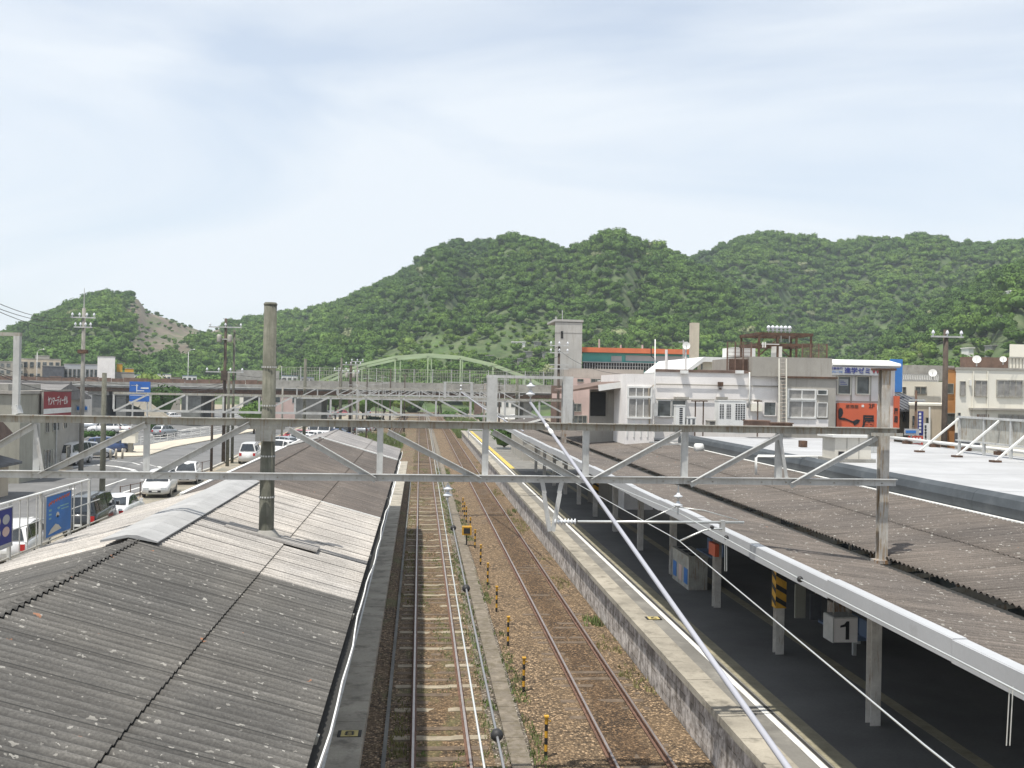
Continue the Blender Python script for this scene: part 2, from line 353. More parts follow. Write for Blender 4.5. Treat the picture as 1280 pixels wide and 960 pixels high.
def roof_mat(name, c, speck=1.0, lichen=True, lap=0.008):
    m, n, l, b = nt(name)
    v = coords(n, l); vx = coords(n, l, (0.25, 3.0, 1))
    f1 = noise(n, l, vx, 2.2, 6, 0.6); f0 = noise(n, l, v, 0.35, 4)
    r = ramp(n, [(0.28, tuple(x*0.62 for x in c)), (0.72, tuple(x*1.3 for x in c))]); l.new(f1, r.inputs[0])
    rr = ramp(n, [(0.3, (0.72, 0.72, 0.74)), (0.7, (1.05, 1.02, 1.0))]); l.new(f0, rr.inputs[0])
    mm = n.new('ShaderNodeMix'); mm.data_type = 'RGBA'; mm.blend_type = 'MULTIPLY'; mm.inputs[0].default_value = 1
    l.new(r.outputs[0], mm.inputs[6]); l.new(rr.outputs[0], mm.inputs[7]); out = mm.outputs[2]
    fg = noise(n, l, v, 45, 3, 0.7); rg = ramp(n, [(0.35, (0.7, 0.7, 0.7)), (0.65, (1.2, 1.2, 1.2))]); l.new(fg, rg.inputs[0])
    m2 = n.new('ShaderNodeMix'); m2.data_type = 'RGBA'; m2.blend_type = 'MULTIPLY'; m2.inputs[0].default_value = 1
    l.new(out, m2.inputs[6]); l.new(rg.outputs[0], m2.inputs[7]); out = m2.outputs[2]
    for sc, th, colr, dens in ((2.6, 0.045, (0.46, 0.45, 0.40), 0.5), (6.5, 0.10, (0.34, 0.33, 0.30), 0.4), (3.4, 0.06, (0.28, 0.13, 0.07), 0.35), (14.0, 0.19, (0.27, 0.26, 0.235), 0.4)):
        if not lichen and sc == 3.4: continue
        vm = n.new('ShaderNodeMapping'); vm.inputs['Scale'].default_value = (1.0, 1.7, 0.2); vm.inputs['Location'].default_value = (sc*3.1, sc, 0)
        l.new(v, vm.inputs['Vector'])
        # wobble the spots so that they are not round
        nn = n.new('ShaderNodeTexNoise'); nn.inputs['Scale'].default_value = 14; nn.inputs['Detail'].default_value = 3; l.new(v, nn.inputs['Vector'])
        va = n.new('ShaderNodeVectorMath'); va.operation = 'MULTIPLY_ADD'; va.inputs[1].default_value = (0.16, 0.16, 0); l.new(nn.outputs['Color'], va.inputs[0]); l.new(vm.outputs[0], va.inputs[2])
        vo = n.new('ShaderNodeTexVoronoi'); vo.inputs['Scale'].default_value = sc; l.new(va.outputs[0], vo.inputs['Vector'])
        sp = n.new('ShaderNodeSeparateColor'); l.new(vo.outputs['Color'], sp.inputs[0])
        size = n.new('ShaderNodeMath'); size.operation = 'MULTIPLY'; size.inputs[1].default_value = th*1.6*speck; l.new(sp.outputs[1], size.inputs[0])
        lt = n.new('ShaderNodeMath'); lt.operation = 'LESS_THAN'; l.new(vo.outputs['Distance'], lt.inputs[0]); l.new(size.outputs[0], lt.inputs[1])
        ex = n.new('ShaderNodeMath'); ex.operation = 'LESS_THAN'; ex.inputs[1].default_value = dens; l.new(sp.outputs[0], ex.inputs[0])
        an = n.new('ShaderNodeMath'); an.operation = 'MULTIPLY'; l.new(lt.outputs[0], an.inputs[0]); l.new(ex.outputs[0], an.inputs[1])
        a2 = n.new('ShaderNodeMath'); a2.operation = 'MULTIPLY'; a2.inputs[1].default_value = 0.8; l.new(an.outputs[0], a2.inputs[0])
        out = mixc(n, l, a2.outputs[0], out, colr)
    # wave shading painted into the valleys; dark gap lines along the side laps
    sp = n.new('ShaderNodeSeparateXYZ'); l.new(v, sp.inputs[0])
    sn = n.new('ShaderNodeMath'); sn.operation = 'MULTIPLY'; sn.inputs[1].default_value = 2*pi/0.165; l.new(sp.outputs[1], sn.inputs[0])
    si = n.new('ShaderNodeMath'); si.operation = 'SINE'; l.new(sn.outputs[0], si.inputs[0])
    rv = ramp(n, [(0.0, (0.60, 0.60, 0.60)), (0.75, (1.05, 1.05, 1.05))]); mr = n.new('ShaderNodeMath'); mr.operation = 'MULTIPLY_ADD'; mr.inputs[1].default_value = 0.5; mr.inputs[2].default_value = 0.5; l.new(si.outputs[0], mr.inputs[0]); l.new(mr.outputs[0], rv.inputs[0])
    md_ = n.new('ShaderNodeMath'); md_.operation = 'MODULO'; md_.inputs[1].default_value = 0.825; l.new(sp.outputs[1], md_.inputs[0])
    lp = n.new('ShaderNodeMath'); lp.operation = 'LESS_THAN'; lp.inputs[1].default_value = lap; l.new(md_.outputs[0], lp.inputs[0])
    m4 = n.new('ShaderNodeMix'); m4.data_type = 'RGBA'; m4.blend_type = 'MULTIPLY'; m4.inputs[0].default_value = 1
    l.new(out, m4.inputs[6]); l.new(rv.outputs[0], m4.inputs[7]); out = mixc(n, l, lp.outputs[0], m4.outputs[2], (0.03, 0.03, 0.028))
    l.new(out, b.inputs['Base Color']); b.inputs['Roughness'].default_value = 0.92
    bump(n, l, fg, 0.25, 0.01, b)
    return m
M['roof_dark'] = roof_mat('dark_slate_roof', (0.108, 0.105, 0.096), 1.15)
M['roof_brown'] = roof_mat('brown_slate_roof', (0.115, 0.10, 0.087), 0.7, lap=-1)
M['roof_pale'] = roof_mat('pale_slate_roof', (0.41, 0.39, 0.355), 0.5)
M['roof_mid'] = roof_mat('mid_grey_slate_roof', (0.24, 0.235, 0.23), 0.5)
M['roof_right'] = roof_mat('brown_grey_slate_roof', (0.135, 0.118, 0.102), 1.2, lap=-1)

def asphalt(name, c, patch=(0.5, 0.8)):
    return mat(name, c, 0.92, 0.2, 0.25, c2=tuple(x*1.35 for x in c), thr=patch, bmp=0.1, fine=30)
M['asphalt'] = asphalt('worn_asphalt', (0.15, 0.15, 0.148))
M['tower'] = mat('pale_board_marked_concrete', (0.43, 0.425, 0.40), 0.9, 0.15, 0.4, c2=(0.30, 0.28, 0.25), thr=(0.5, 0.75), streak=True)
M['column'] = mat('chalky_column_paint', (0.58, 0.56, 0.52), 0.75, 0.2, 3.0, c2=(0.30, 0.22, 0.15), thr=(0.56, 0.72), streak=True)
M['gantry_post'] = mat('stained_gantry_post', (0.46, 0.44, 0.40), 0.8, 0.25, 3.0, c2=(0.27, 0.19, 0.11), thr=(0.46, 0.64), streak=True)
M['trough'] = mat('dirty_trough_lid', (0.215, 0.185, 0.145), 0.95, 0.3, 2.5, c2=(0.13, 0.11, 0.075), thr=(0.45, 0.62), bmp=0.4)
M['platform'] = mat('platform_asphalt', (0.185, 0.178, 0.16), 0.92, 0.2, 0.5, c2=(0.27, 0.26, 0.23), thr=(0.5, 0.75), bmp=0.15)
M['coping'] = mat('platform_edge_concrete', (0.36, 0.33, 0.27), 0.92, 0.25, 0.9, c2=(0.17, 0.155, 0.125), thr=(0.5, 0.68), bmp=0.2)
M['dirt'] = mat('dry_dirt', (0.34, 0.29, 0.22), 0.95, 0.25, 0.3, c2=(0.15, 0.17, 0.07), thr=(0.52, 0.7), bmp=0.1)
M['marking'] = mat('road_marking_paint', (0.70, 0.70, 0.67), 0.8, 0.12, 2.0, c2=(0.35, 0.35, 0.33), thr=(0.55, 0.8))
M['kerb'] = mat('kerb_concrete', (0.45, 0.43, 0.38), 0.9, 0.15, 1.0)
M['island'] = mat('beige_pavement', (0.52, 0.47, 0.38), 0.9, 0.12, 1.0)  # beige as the paving's own tone; shared by chimney, bollards, stair walls
M['flatroof'] = mat('white_roof_sheet', (0.40, 0.405, 0.41), 0.75, 0.12, 0.5, c2=(0.32, 0.32, 0.32), thr=(0.45, 0.8))

def stone_wall():
    m, n, l, b = nt('stained_block_wall')
    g = coords(n, l); sep = n.new('ShaderNodeSeparateXYZ'); l.new(g, sep.inputs[0])
    cb = n.new('ShaderNodeCombineXYZ'); l.new(sep.outputs['Y'], cb.inputs[0]); l.new(sep.outputs['Z'], cb.inputs[1])
    br = n.new('ShaderNodeTexBrick'); br.inputs['Scale'].default_value = 1.0; br.inputs['Brick Width'].default_value = 0.62; br.inputs['Row Height'].default_value = 0.26
    br.inputs['Mortar Size'].default_value = 0.012; br.inputs['Color1'].default_value = (0.32, 0.285, 0.25, 1); br.inputs['Color2'].default_value = (0.21, 0.185, 0.165, 1); br.inputs['Mortar'].default_value = (0.07, 0.06, 0.05, 1)
    l.new(cb.outputs[0], br.inputs['Vector'])
    vs = coords(n, l, (1, 1.5, 1.3)); f = noise(n, l, vs, 2.4, 8, 0.75); r = ramp(n, [(0.43, (0, 0, 0)), (0.60, (1, 1, 1))]); l.new(f, r.inputs[0])
    out = mixc(n, l, r.outputs[0], br.outputs['Color'], (0.66, 0.62, 0.585))
    f2 = noise(n, l, coords(n, l, (1, 2.0, 0.5)), 1.7, 5, 0.6); r2 = ramp(n, [(0.5, (0, 0, 0)), (0.7, (0.8, 0.8, 0.8))]); l.new(f2, r2.inputs[0])
    out = mixc(n, l, r2.outputs[0], out, (0.10, 0.085, 0.07))
    l.new(out, b.inputs['Base Color']); b.inputs['Roughness'].default_value = 0.95; bump(n, l, br.outputs['Fac'], 0.5, -0.02, b)
    return m
M['stone'] = stone_wall()

def leaf_mat(name, stops, tone=False):
    m, n, l, b = nt(name)
    oi = n.new('ShaderNodeObjectInfo'); r = ramp(n, stops); src = oi.outputs['Random']
    if tone:
        at = n.new('ShaderNodeAttribute'); at.attribute_type = 'INSTANCER'; at.attribute_name = 'tone'; src = at.outputs['Fac']
    l.new(src, r.inputs[0])
    v = coords(n, l); f = noise(n, l, v, 0.6, 3); rr = ramp(n, [(0.3, (0.66, 0.68, 0.64)), (0.7, (1.28, 1.24, 1.1))]); l.new(f, rr.inputs[0])
    out = r.outputs[0]
    mm = n.new('ShaderNodeMix'); mm.data_type = 'RGBA'; mm.blend_type = 'MULTIPLY'; mm.inputs[0].default_value = 1
    l.new(out, mm.inputs[6]); l.new(rr.outputs[0], mm.inputs[7]); out = mm.outputs[2]
    l.new(out, b.inputs['Base Color']); b.inputs['Roughness'].default_value = 0.75; b.inputs['Specular IOR Level'].default_value = 0.2
    return m
GREENS = [(0.0, (0.045, 0.095, 0.020)), (0.3, (0.070, 0.135, 0.026)), (0.55, (0.096, 0.172, 0.033)), (0.8, (0.13, 0.21, 0.042)), (0.93, (0.16, 0.225, 0.055)), (1.0, (0.24, 0.27, 0.15))]
M['leafhill'] = leaf_mat('hillside_foliage', GREENS, True)
M['leaf'] = leaf_mat('town_tree_foliage', GREENS[:5])
M['shrub'] = leaf_mat('shrub_foliage', [(0.0, (0.05, 0.11, 0.025)), (1.0, (0.08, 0.15, 0.035))])
M['hill'] = mat('hill_undergrowth', (0.065, 0.11, 0.028), 0.95, 0.6, 0.08, c2=(0.10, 0.125, 0.055), thr=(0.45, 0.65), fine=0.5)
M['rock'] = mat('bare_brown_scarp', (0.165, 0.135, 0.10), 0.95, 0.4, 0.05, c2=(0.08, 0.10, 0.04), thr=(0.48, 0.62), fine=0.25)
M['grass'] = mat('grass_blades', (0.15, 0.20, 0.06), 0.8, 0.35, 1.0)
M['drygrass'] = mat('dry_grass_blades', (0.24, 0.23, 0.09), 0.85, 0.3, 1.0)
# ================================================================ HILLS
def hash2(ix, iy, s):
    h = (ix*374761393 + iy*668265263 + s*1442695041) & 0xffffffff
    h = ((h ^ (h >> 13))*1274126177) & 0xffffffff
    return ((h ^ (h >> 16)) & 0xffff)/65535.0
def vnoise(x, y, s=0):
    ix = np.floor(x).astype(np.int64); iy = np.floor(y).astype(np.int64); fx = x-ix; fy = y-iy
    fx = fx*fx*(3-2*fx); fy = fy*fy*(3-2*fy)
    a = hash2(ix, iy, s); b = hash2(ix+1, iy, s); c = hash2(ix, iy+1, s); d = hash2(ix+1, iy+1, s)
    return (a*(1-fx)+b*fx)*(1-fy) + (c*(1-fx)+d*fx)*fy
def fbm(x, y, s=0, o=4):
    t = 0; a = 0.5
    for k in range(o): t = t + a*vnoise(x*2**k, y*2**k, s+k); a *= 0.5
    return t
HILLS = [  # crest as seen from the station (photo px), distance of the crest, distance of the foot, how far it runs behind, drop for tree height
    ([(-120,470),(-60,440),(0,412),(30,398),(60,388),(90,373),(130,365),(158,362),(172,363),(184,380),(215,390),(250,402),(290,420),(340,450)], 640, 330, 260),
    ([(150,470),(200,440),(235,410),(262,404),(290,395),(330,389),(390,380),(420,373),(445,366),(480,350),(520,322)], 700, 380, 300),
    ([(330,455),(370,415),(400,388),(425,372),(470,346),(520,319),(545,300),(560,293),(592,292),(620,297),(650,299),(690,304),(730,330),(790,390),(850,450)], 640, 270, 300),
    ([(560,462),(600,436),(640,400),(668,365),(690,326),(706,308),(720,298),(738,290),(757,287),(775,289),(800,296),(830,303),(862,315),(890,328),(930,360),(990,410),(1050,455)], 540, 250, 300),
    ([(780,440),(820,380),(850,330),(872,318),(890,312),(905,304),(922,298),(962,294),(1000,299),(1045,305),(1075,301),(1100,298),(1160,297),(1200,301),(1245,303),(1300,298),(1360,296),(1450,310)], 760, 400, 300),
    ([(1000,462),(1040,448),(1090,428),(1120,406),(1145,384),(1170,366),(1195,350),(1220,337),(1240,329),(1262,318),(1285,311),(1330,298),(1400,290),(1500,300)], 430, 190, 260),
]
HP = []
for crest, D, foot, back in HILLS:
    az = []; zz = []
    for px, py in crest:
        d = ray(px, py); k = D/math.hypot(d.x, d.y); az.append(math.atan2(d.x, d.y)); zz.append(max(0, EYE + d.z*k - (9.0 if D == 540 else 5.5)))
    HP.append((np.array(az), np.array(zz), D, foot, back))
def height(x, y):
    r = np.hypot(x, y); a = np.arctan2(x, y)
    r2 = r + 90*(fbm(x/110, y/110, 3, 3)-0.45) * np.clip((r-200)/150, 0, 1)
    H = np.zeros_like(r) - 0.4
    for i, (az, zz, D, foot, back) in enumerate(HP):
        cz = np.interp(a, az, zz, left=0, right=0)
        wob = 1 + 0.0*r
        t = np.clip((r2-foot)/(D-foot), 0, 1); tt = (1-(1-t)**1.5)*0.35 + 0.65*(t*t*(3-2*t))
        f = np.where(r2 < D, tt, np.clip(1-((r2-D)/back)**2, 0, 1))
        # gullies and spurs running down the slope
        g = np.abs(vnoise(a*26+i*7.3, r/260, 20+i)-0.5)*2
        g2 = fbm(x/45, y/45, 40+i, 3)-0.45
        f = f*(1 - 0.36*(1-g)**2*4*t*(1-t)*np.where(r2 < D, 1, 0)) 
        h = cz*f + g2*cz*0.16*np.clip(4*t*(1-t)+0.02, 0, 1)
        H = np.maximum(H, h)
    return H
na, nr = 420, 330
AZ = np.linspace(radians(-36), radians(44), na); RR = np.concatenate([np.linspace(185, 800, 270), np.linspace(805, 1250, nr-270)])
ga, gr = np.meshgrid(AZ, RR, indexing='ij'); gx = gr*np.sin(ga); gy = gr*np.cos(ga); gz = height(gx, gy)
gz = np.where(gz < 0.5, -0.45, gz)

CLEAR = {  # bare scarps and clearings, outlined from the photograph, on the slope itself
 'rock': [[(168,368),(184,374),(215,384),(275,396),(275,424),(232,430),(204,452),(176,456),(160,440),(170,412),(156,392)], [(190,404),(220,412),(212,448),(186,462),(178,430)], [(378,384),(402,379),(420,373),(420,381),(398,391),(380,393)],
          [(215,420),(232,430),(238,452),(222,462)]],
 'grass': [[(596,432),(640,404),(690,400),(700,425),(692,462),(640,462),(590,452)], [(1040,450),(1100,442),(1180,436),(1262,440),(1290,462),(1190,466),(1100,470)], [(440,462),(500,432),(560,420),(600,418),(600,462),(520,470)]],
}
def inpoly(px, py, poly):
    c = np.zeros(px.shape, bool); n = len(poly)
    for i in range(n):
        x0, y0 = poly[i]; x1, y1 = poly[(i+1) % n]
        m = ((y0 > py) != (y1 > py)) & (px < (x1-x0)*(py-y0)/((y1-y0) or 1e-9)+x0); c ^= m
    return c
def topx(x, y, z):
    v = np.stack([x, y, z-EYE], -1); k = v @ np.array(FWD)
    return 640+FPX*(v @ np.array(RT))/k, 480-FPX*(v @ np.array(UP))/k
def region(x, y, z, kind):
    px, py = topx(x, y, z)
    px = px + 14*(fbm(x/25, y/25, 70, 3)-0.45); py = py + 10*(fbm(x/25, y/25, 75, 3)-0.45)
    r = np.zeros(px.shape, bool)
    for p in CLEAR[kind]: r |= inpoly(px, py, p)
    if kind == 'rock': r &= np.hypot(x, y) > 300
    return r
hill = grid_mesh('hills', gx, gy, gz, M['hill'], 'structure')
hill.data.materials.append(M['rock'])
cx = (gx[:-1, :-1]+gx[1:, 1:])/2; cy = (gy[:-1, :-1]+gy[1:, 1:])/2; cz_ = (gz[:-1, :-1]+gz[1:, 1:])/2
rk = region(cx, cy, cz_, 'rock').astype(np.int32).ravel()
if len(hill.data.polygons) == len(rk): hill.data.polygons.foreach_set('material_index', rk)

# ---- crown prototypes: a lumpy core and many leaf clumps standing off it
def lobes(rng, n, flat):
    L = [(0, 0, 0, 0.72)]
    for _ in range(n):
        a = rng.uniform(0, 2*pi); e = rng.uniform(-0.25, 0.9); q = rng.uniform(0.35, 0.68)
        L.append((q*cos(a)*math.cos(e), q*sin(a)*math.cos(e), q*math.sin(e)*flat, rng.uniform(0.26, 0.46)))
    return L
def crown_arrays(seed, nleaf=330, flat=0.8, nl=9, size=(0.05, 0.11)):
    rng = np.random.default_rng(seed); L = lobes(rng, nl, flat)
    co = []; fa = []
    # core: small low spheres inside each lobe (they stop one seeing straight through)
    for (x, y, z, r) in L:
        b = len(co); q = r*0.80; n, m = 7, 4
        for i in range(m+1):
            for k in range(n):
                t = 2*pi*k/n; p = pi*i/m; jj = 1+rng.uniform(-0.12, 0.12)
                co.append((x+q*jj*sin(p)*cos(t), y+q*jj*sin(p)*sin(t), z*1.0-q*jj*cos(p)*flat))
        for i in range(m):
            for k in range(n): fa.append((b+i*n+k, b+i*n+(k+1) % n, b+(i+1)*n+(k+1) % n, b+(i+1)*n+k))
    for _ in range(nleaf):
        x, y, z, r = L[rng.integers(len(L))]
        v = rng.normal(size=3); v[2] = abs(v[2])*1.1-0.35*rng.random(); v /= np.linalg.norm(v)
        c = np.array([x, y, z]) + v*np.array([1, 1, flat])*r*rng.uniform(0.86, 1.18)
        nrm = v + rng.normal(size=3)*0.55; nrm /= np.linalg.norm(nrm)
        u = np.cross(nrm, rng.normal(size=3)); u /= np.linalg.norm(u); w = np.cross(nrm, u)
        s = rng.uniform(*size); s2 = s*rng.uniform(0.55, 1.0)
        b = len(co); co += [tuple(c-u*s), tuple(c-w*s2+nrm*s*0.3), tuple(c+u*s), tuple(c+w*s2-nrm*s*0.2)]; fa.append((b, b+1, b+2, b+3))
    return np.array(co), np.array(fa)
PROTO = []
kinds = bpy.data.collections.new('crown_kinds')
for k in range(7):
    co, fa = crown_arrays(100+k, 560, flat=[0.8, 0.7, 0.95, 0.75, 1.1, 0.85, 0.65][k], nl=8+k % 4)
    me = raw_mesh('crown', co, fa); me.materials.append(M['leafhill']); PROTO.append(me)
    o = bpy.data.objects.new('tree_crown_kind', me); kinds.objects.link(o)
# ---- scatter positions on the slopes one could see
step = 5.0
xs = np.arange(-640, 900, step); ys = np.arange(180, 900, step)
fx, fy = np.meshgrid(xs, ys); fx = fx + RNG.uniform(-2.4, 2.4, fx.shape); fy = fy + RNG.uniform(-2.4, 2.4, fy.shape)
fx = fx.ravel(); fy = fy.ravel(); fr = np.hypot(fx, fy); fa_ = np.arctan2(fx, fy)
k = (fr > 190) & (fr < 860) & (fa_ > radians(-28)) & (fa_ < radians(37)); fx, fy, fr, fa_ = fx[k], fy[k], fr[k], fa_[k]
fz = height(fx, fy); k = fz > 2.0; fx, fy, fz, fr, fa_ = fx[k], fy[k], fz[k], fr[k], fa_[k]
elev = (gz+9-EYE)/gr; cm = np.maximum.accumulate(np.where(gz > 2, (gz+1-EYE)/gr, -1), axis=1)
ia = np.clip(np.searchsorted(AZ, fa_), 0, na-1); ir = np.clip(np.searchsorted(RR, fr)-2, 0, nr-1)
k = (fz+16-EYE)/fr > cm[ia, ir]; fx, fy, fz, fr = fx[k], fy[k], fz[k], fr[k]
rock = region(fx, fy, fz, 'rock'); grs = region(fx, fy, fz, 'grass')
k = (~rock | (RNG.random(len(fx)) < 0.30)) & (~grs | (RNG.random(len(fx)) < 0.97)); fx, fy, fz, fr, grs, rock = fx[k], fy[k], fz[k], fr[k], grs[k], rock[k]
scl = (2.0+2.9*RNG.random(len(fx))**1.6)*(0.8+0.5*fbm(fx/60, fy/60, 90, 2)); scl = np.where(rock, scl*0.42, np.where(grs, scl*RNG.uniform(0.3, 0.8, len(fx)), scl))
tone = 0.46 + 0.9*(fbm(fx/70, fy/70, 95, 3)-0.45) + RNG.normal(0, 0.10, len(fx)) + np.where(grs, 0.32, 0); tone = np.where(RNG.random(len(fx)) < 0.012, 1.0, np.clip(tone, 0, 0.93))
print('FOREST', len(fx))
pm = bpy.data.meshes.new('hillside_woodland'); pm.vertices.add(len(fx))
pm.vertices.foreach_set('co', np.stack([fx, fy, fz+scl*0.62], -1).astype(np.float32).ravel())
at = pm.attributes.new('scl', 'FLOAT', 'POINT'); at.data.foreach_set('value', scl.astype(np.float32))
at = pm.attributes.new('rz', 'FLOAT', 'POINT'); at.data.foreach_set('value', RNG.uniform(0, 6.28, len(fx)).astype(np.float32))
at = pm.attributes.new('tone', 'FLOAT', 'POINT'); at.data.foreach_set('value', tone.astype(np.float32))
at = pm.attributes.new('idx', 'INT', 'POINT'); at.data.foreach_set('value', RNG.integers(0, 7, len(fx)).astype(np.int32))
forest = bpy.data.objects.new('hillside_woodland', pm); COL.objects.link(forest)
setp(forest, 'dense green broadleaf woodland covering the hills behind the town', 'woodland', kind='stuff')
ng = bpy.data.node_groups.new('scatter_crowns', 'GeometryNodeTree')
ng.interface.new_socket('Geometry', in_out='INPUT', socket_type='NodeSocketGeometry'); ng.interface.new_socket('Geometry', in_out='OUTPUT', socket_type='NodeSocketGeometry')
gi = ng.nodes.new('NodeGroupInput'); go = ng.nodes.new('NodeGroupOutput')
m2p = ng.nodes.new('GeometryNodeMeshToPoints'); ip = ng.nodes.new('GeometryNodeInstanceOnPoints'); ci = ng.nodes.new('GeometryNodeCollectionInfo')
ci.inputs['Collection'].default_value = kinds; ci.inputs['Separate Children'].default_value = True; ci.inputs['Reset Children'].default_value = True
def named(nm, ty):
    a = ng.nodes.new('GeometryNodeInputNamedAttribute'); a.data_type = ty; a.inputs['Name'].default_value = nm; return a.outputs['Attribute']
rc = ng.nodes.new('ShaderNodeCombineXYZ'); ng.links.new(named('rz', 'FLOAT'), rc.inputs['Z'])
ng.links.new(gi.outputs[0], m2p.inputs[0]); ng.links.new(m2p.outputs[0], ip.inputs['Points']); ng.links.new(ci.outputs[0], ip.inputs['Instance'])
ip.inputs['Pick Instance'].default_value = True; ng.links.new(named('idx', 'INT'), ip.inputs['Instance Index'])
ng.links.new(rc.outputs[0], ip.inputs['Rotation']); ng.links.new(named('scl', 'FLOAT'), ip.inputs['Scale']); ng.links.new(ip.outputs[0], go.inputs[0])
md = forest.modifiers.new('scatter', 'NODES'); md.node_group = ng

def tree(x, y, h, r, label, group=None, z0=GZ, kind=None, name='broadleaf_tree', cat='tree', mt=None):
    """tapered trunk with limbs and a leafy crown"""
    t = thing(name, label, cat, (x, y, z0), random.uniform(0, 6), group)
    rng = random.Random(int(x*31+y*17)); hc = h-r*0.85
    mb = MB(); mb.tube([(0, 0, 0), (0.05*r, 0, hc*0.5), (0, 0.05*r, hc)], [0.10+h*0.012, 0.08+h*0.009, 0.05+h*0.005], 7)
    for q in range(4):
        a = q*1.6+rng.random(); z = hc*(0.45+0.12*q); mb.tube([(0, 0, z), (r*0.35*cos(a), r*0.35*sin(a), z+r*0.35), (r*0.6*cos(a), r*0.6*sin(a), z+r*0.6)], [0.06+h*.004, 0.04, 0.02], 5)
    tr = bpy.data.objects.new('trunk', None) if False else None
    me = bpy.data.meshes.new('trunk'); me.from_pydata(mb.v, [], mb.f); me.materials.append(M['trunk']); me.shade_smooth()
    o = bpy.data.objects.new('trunk', me); COL.objects.link(o); o.parent = t
    nleaf = 1400 if y < 160 else 800
    co, fa = crown_arrays(int(abs(x)*13+y), nleaf, flat=rng.uniform(0.7, 1.0), nl=11, size=(0.03, 0.08))
    me = raw_mesh('crown', co*r*1.05 + np.array([0, 0, h-r*0.8]), fa); me.materials.append(mt or M['leaf'])
    o = bpy.data.objects.new('crown', me); COL.objects.link(o); o.parent = t
    return t
def shrub(x, y, r, h, label, group=None, z0=GZ):
    rng = random.Random(int(x*31+y*17)); co, fa = crown_arrays(int(abs(x)*7+y*3), 420, flat=0.8, nl=8, size=(0.05, 0.12))
    co = co*np.array([r, r, h*0.75]) + np.array([0, 0, h*0.45]); co[:, 2] = np.maximum(co[:, 2], 0.0)
    me = raw_mesh('shrub', co, fa); me.materials.append(M['shrub']); o = bpy.data.objects.new('shrub', me); COL.objects.link(o); o.location = (x, y, z0); o.rotation_euler.z = rng.uniform(0, 6)
    return setp(o, label, 'shrub', group)

# ================================================================ GROUND, ROADS
g = MB(); g.add([(-2600, -60, -0.5), (2600, -60, -0.5), (2600, 3200, -0.5), (-2600, 3200, -0.5)], [(0, 1, 2, 3)])
o = g.build('ground', M['dirt'], fix=False); o['kind'] = 'structure'
# town level: packed earth left and right of the railway corridor
def sheet(name, poly, z, mt, kind='structure', drop=0.1):
    mb = MB(); mb.prism([(p[0], p[1]) for p in poly], z-drop, z, 'z'); o = mb.build(name, mt); o['kind'] = kind; return o
def pxpoly(pts, z=GZ): return [tuple(PZ(x, y, z).xy) for x, y in pts]
sheet('earth_ground', [(-90, -20), (-8, -20), (-8, 400), (-90, 400)], GZ, M['dirt'], drop=0.28)
sheet('earth_ground', [(6, 112), (95, 112), (95, 400), (6, 400)], GZ, M['dirt'], drop=0.28)
ZR = GZ+0.006
road = sheet('road', pxpoly([(-320,760),(-320,590),(20,600),(92,586),(84,560),(0,566),(-300,560),(-300,528),(100,530),(240,514),(420,500),(470,504),(455,514),(380,531),(330,551),(262,585),(175,620),(60,660)]), ZR, M['asphalt'], drop=0.03)
sheet('car_park_surface', pxpoly([(-60,720),(60,668),(175,626),(262,592),(330,559),(385,534),(460,516),(500,520),(430,560),(330,640),(200,740)]), ZR+0.004, mat('pale_packed_gravel', (0.30, 0.265, 0.205), 0.95, 0.25, 0.25, c2=(0.17, 0.165, 0.13), thr=(0.45, 0.65), bmp=0.2), drop=0.03)
sheet('station_street', [(23.2, 5), (60, 5), (60, 70), (23.2, 70)], ZR, M['asphalt'], drop=0.03)
isl = sheet('traffic_island', pxpoly([(112,566),(150,559),(182,558),(206,553),(262,546),(330,534),(330,537),(262,551),(215,560),(183,571),(150,572),(118,570)]), GZ+0.13, M['island'], drop=0.16)
ZM = ZR+0.005
def stripe(pts, w=0.15, z=ZM, label='white line painted on the road'):
    """painted line along px points on the road"""
    P = [PZ(x, y, z) for x, y in pts]; mb = MB()
    for a, b in zip(P, P[1:]):
        d = (b-a); L = d.length
        if L < 1e-3: continue
        d /= L; s = Vector((-d.y, d.x, 0))*w/2; mb.add([a-s, a+s, b+s, b-s], [(0, 1, 2, 3)])
    o = mb.build('lane_marking', M['marking'], fix=False); o['kind'] = 'structure'; return o
for pts, w in [([(0,632),(111,599)], 0.15), ([(130,608),(159,598)], 0.18), ([(139,620),(175,609)], 0.18), ([(16,653),(41,646)], 0.15), ([(87,620),(104,615)], 0.15), ([(87,612),(92,610)], 0.4),
               ([(88,584),(120,581),(145,583),(165,587),(175,592),(172,594)], 0.45), ([(90,577),(130,575),(165,578),(175,581)], 0.15), ([(198,583),(204,586)], 0.3), ([(176,578),(195,583)], 0.12),
               ([(183,544),(230,538),(262,533)], 0.18), ([(215,540),(245,534)], 0.2), ([(186,553),(250,545),(320,534),(380,523)], 0.15), ([(232,530),(262,525),(300,520)], 0.2), ([(100,556),(180,549),(262,540),(330,529)], 0.15),
               ([(175,536),(262,523),(330,513)], 0.2)]: stripe(pts, w)
for i in range(12):
    x = 186+i*13; y = 549.5-i*1.95; stripe([(x, y), (x+7, y-1.05)], 0.16)
    stripe([(x, y-5.5), (x+7, y-6.5)], 0.16)
# kerb between the road and the gravel car park
kp = [PZ(x, y, GZ) for x, y in [(60,668),(100,648),(139,629),(175,618),(210,604),(262,587),(330,556),(385,531)]]
mb = MB()
for a, b in zip(kp, kp[1:]): mb.bar(a+Vector((0, 0, 0.06)), b+Vector((0, 0, 0.06)), 0.22, 0.16)
mb.solo('kerb', M['kerb'], kind='structure')

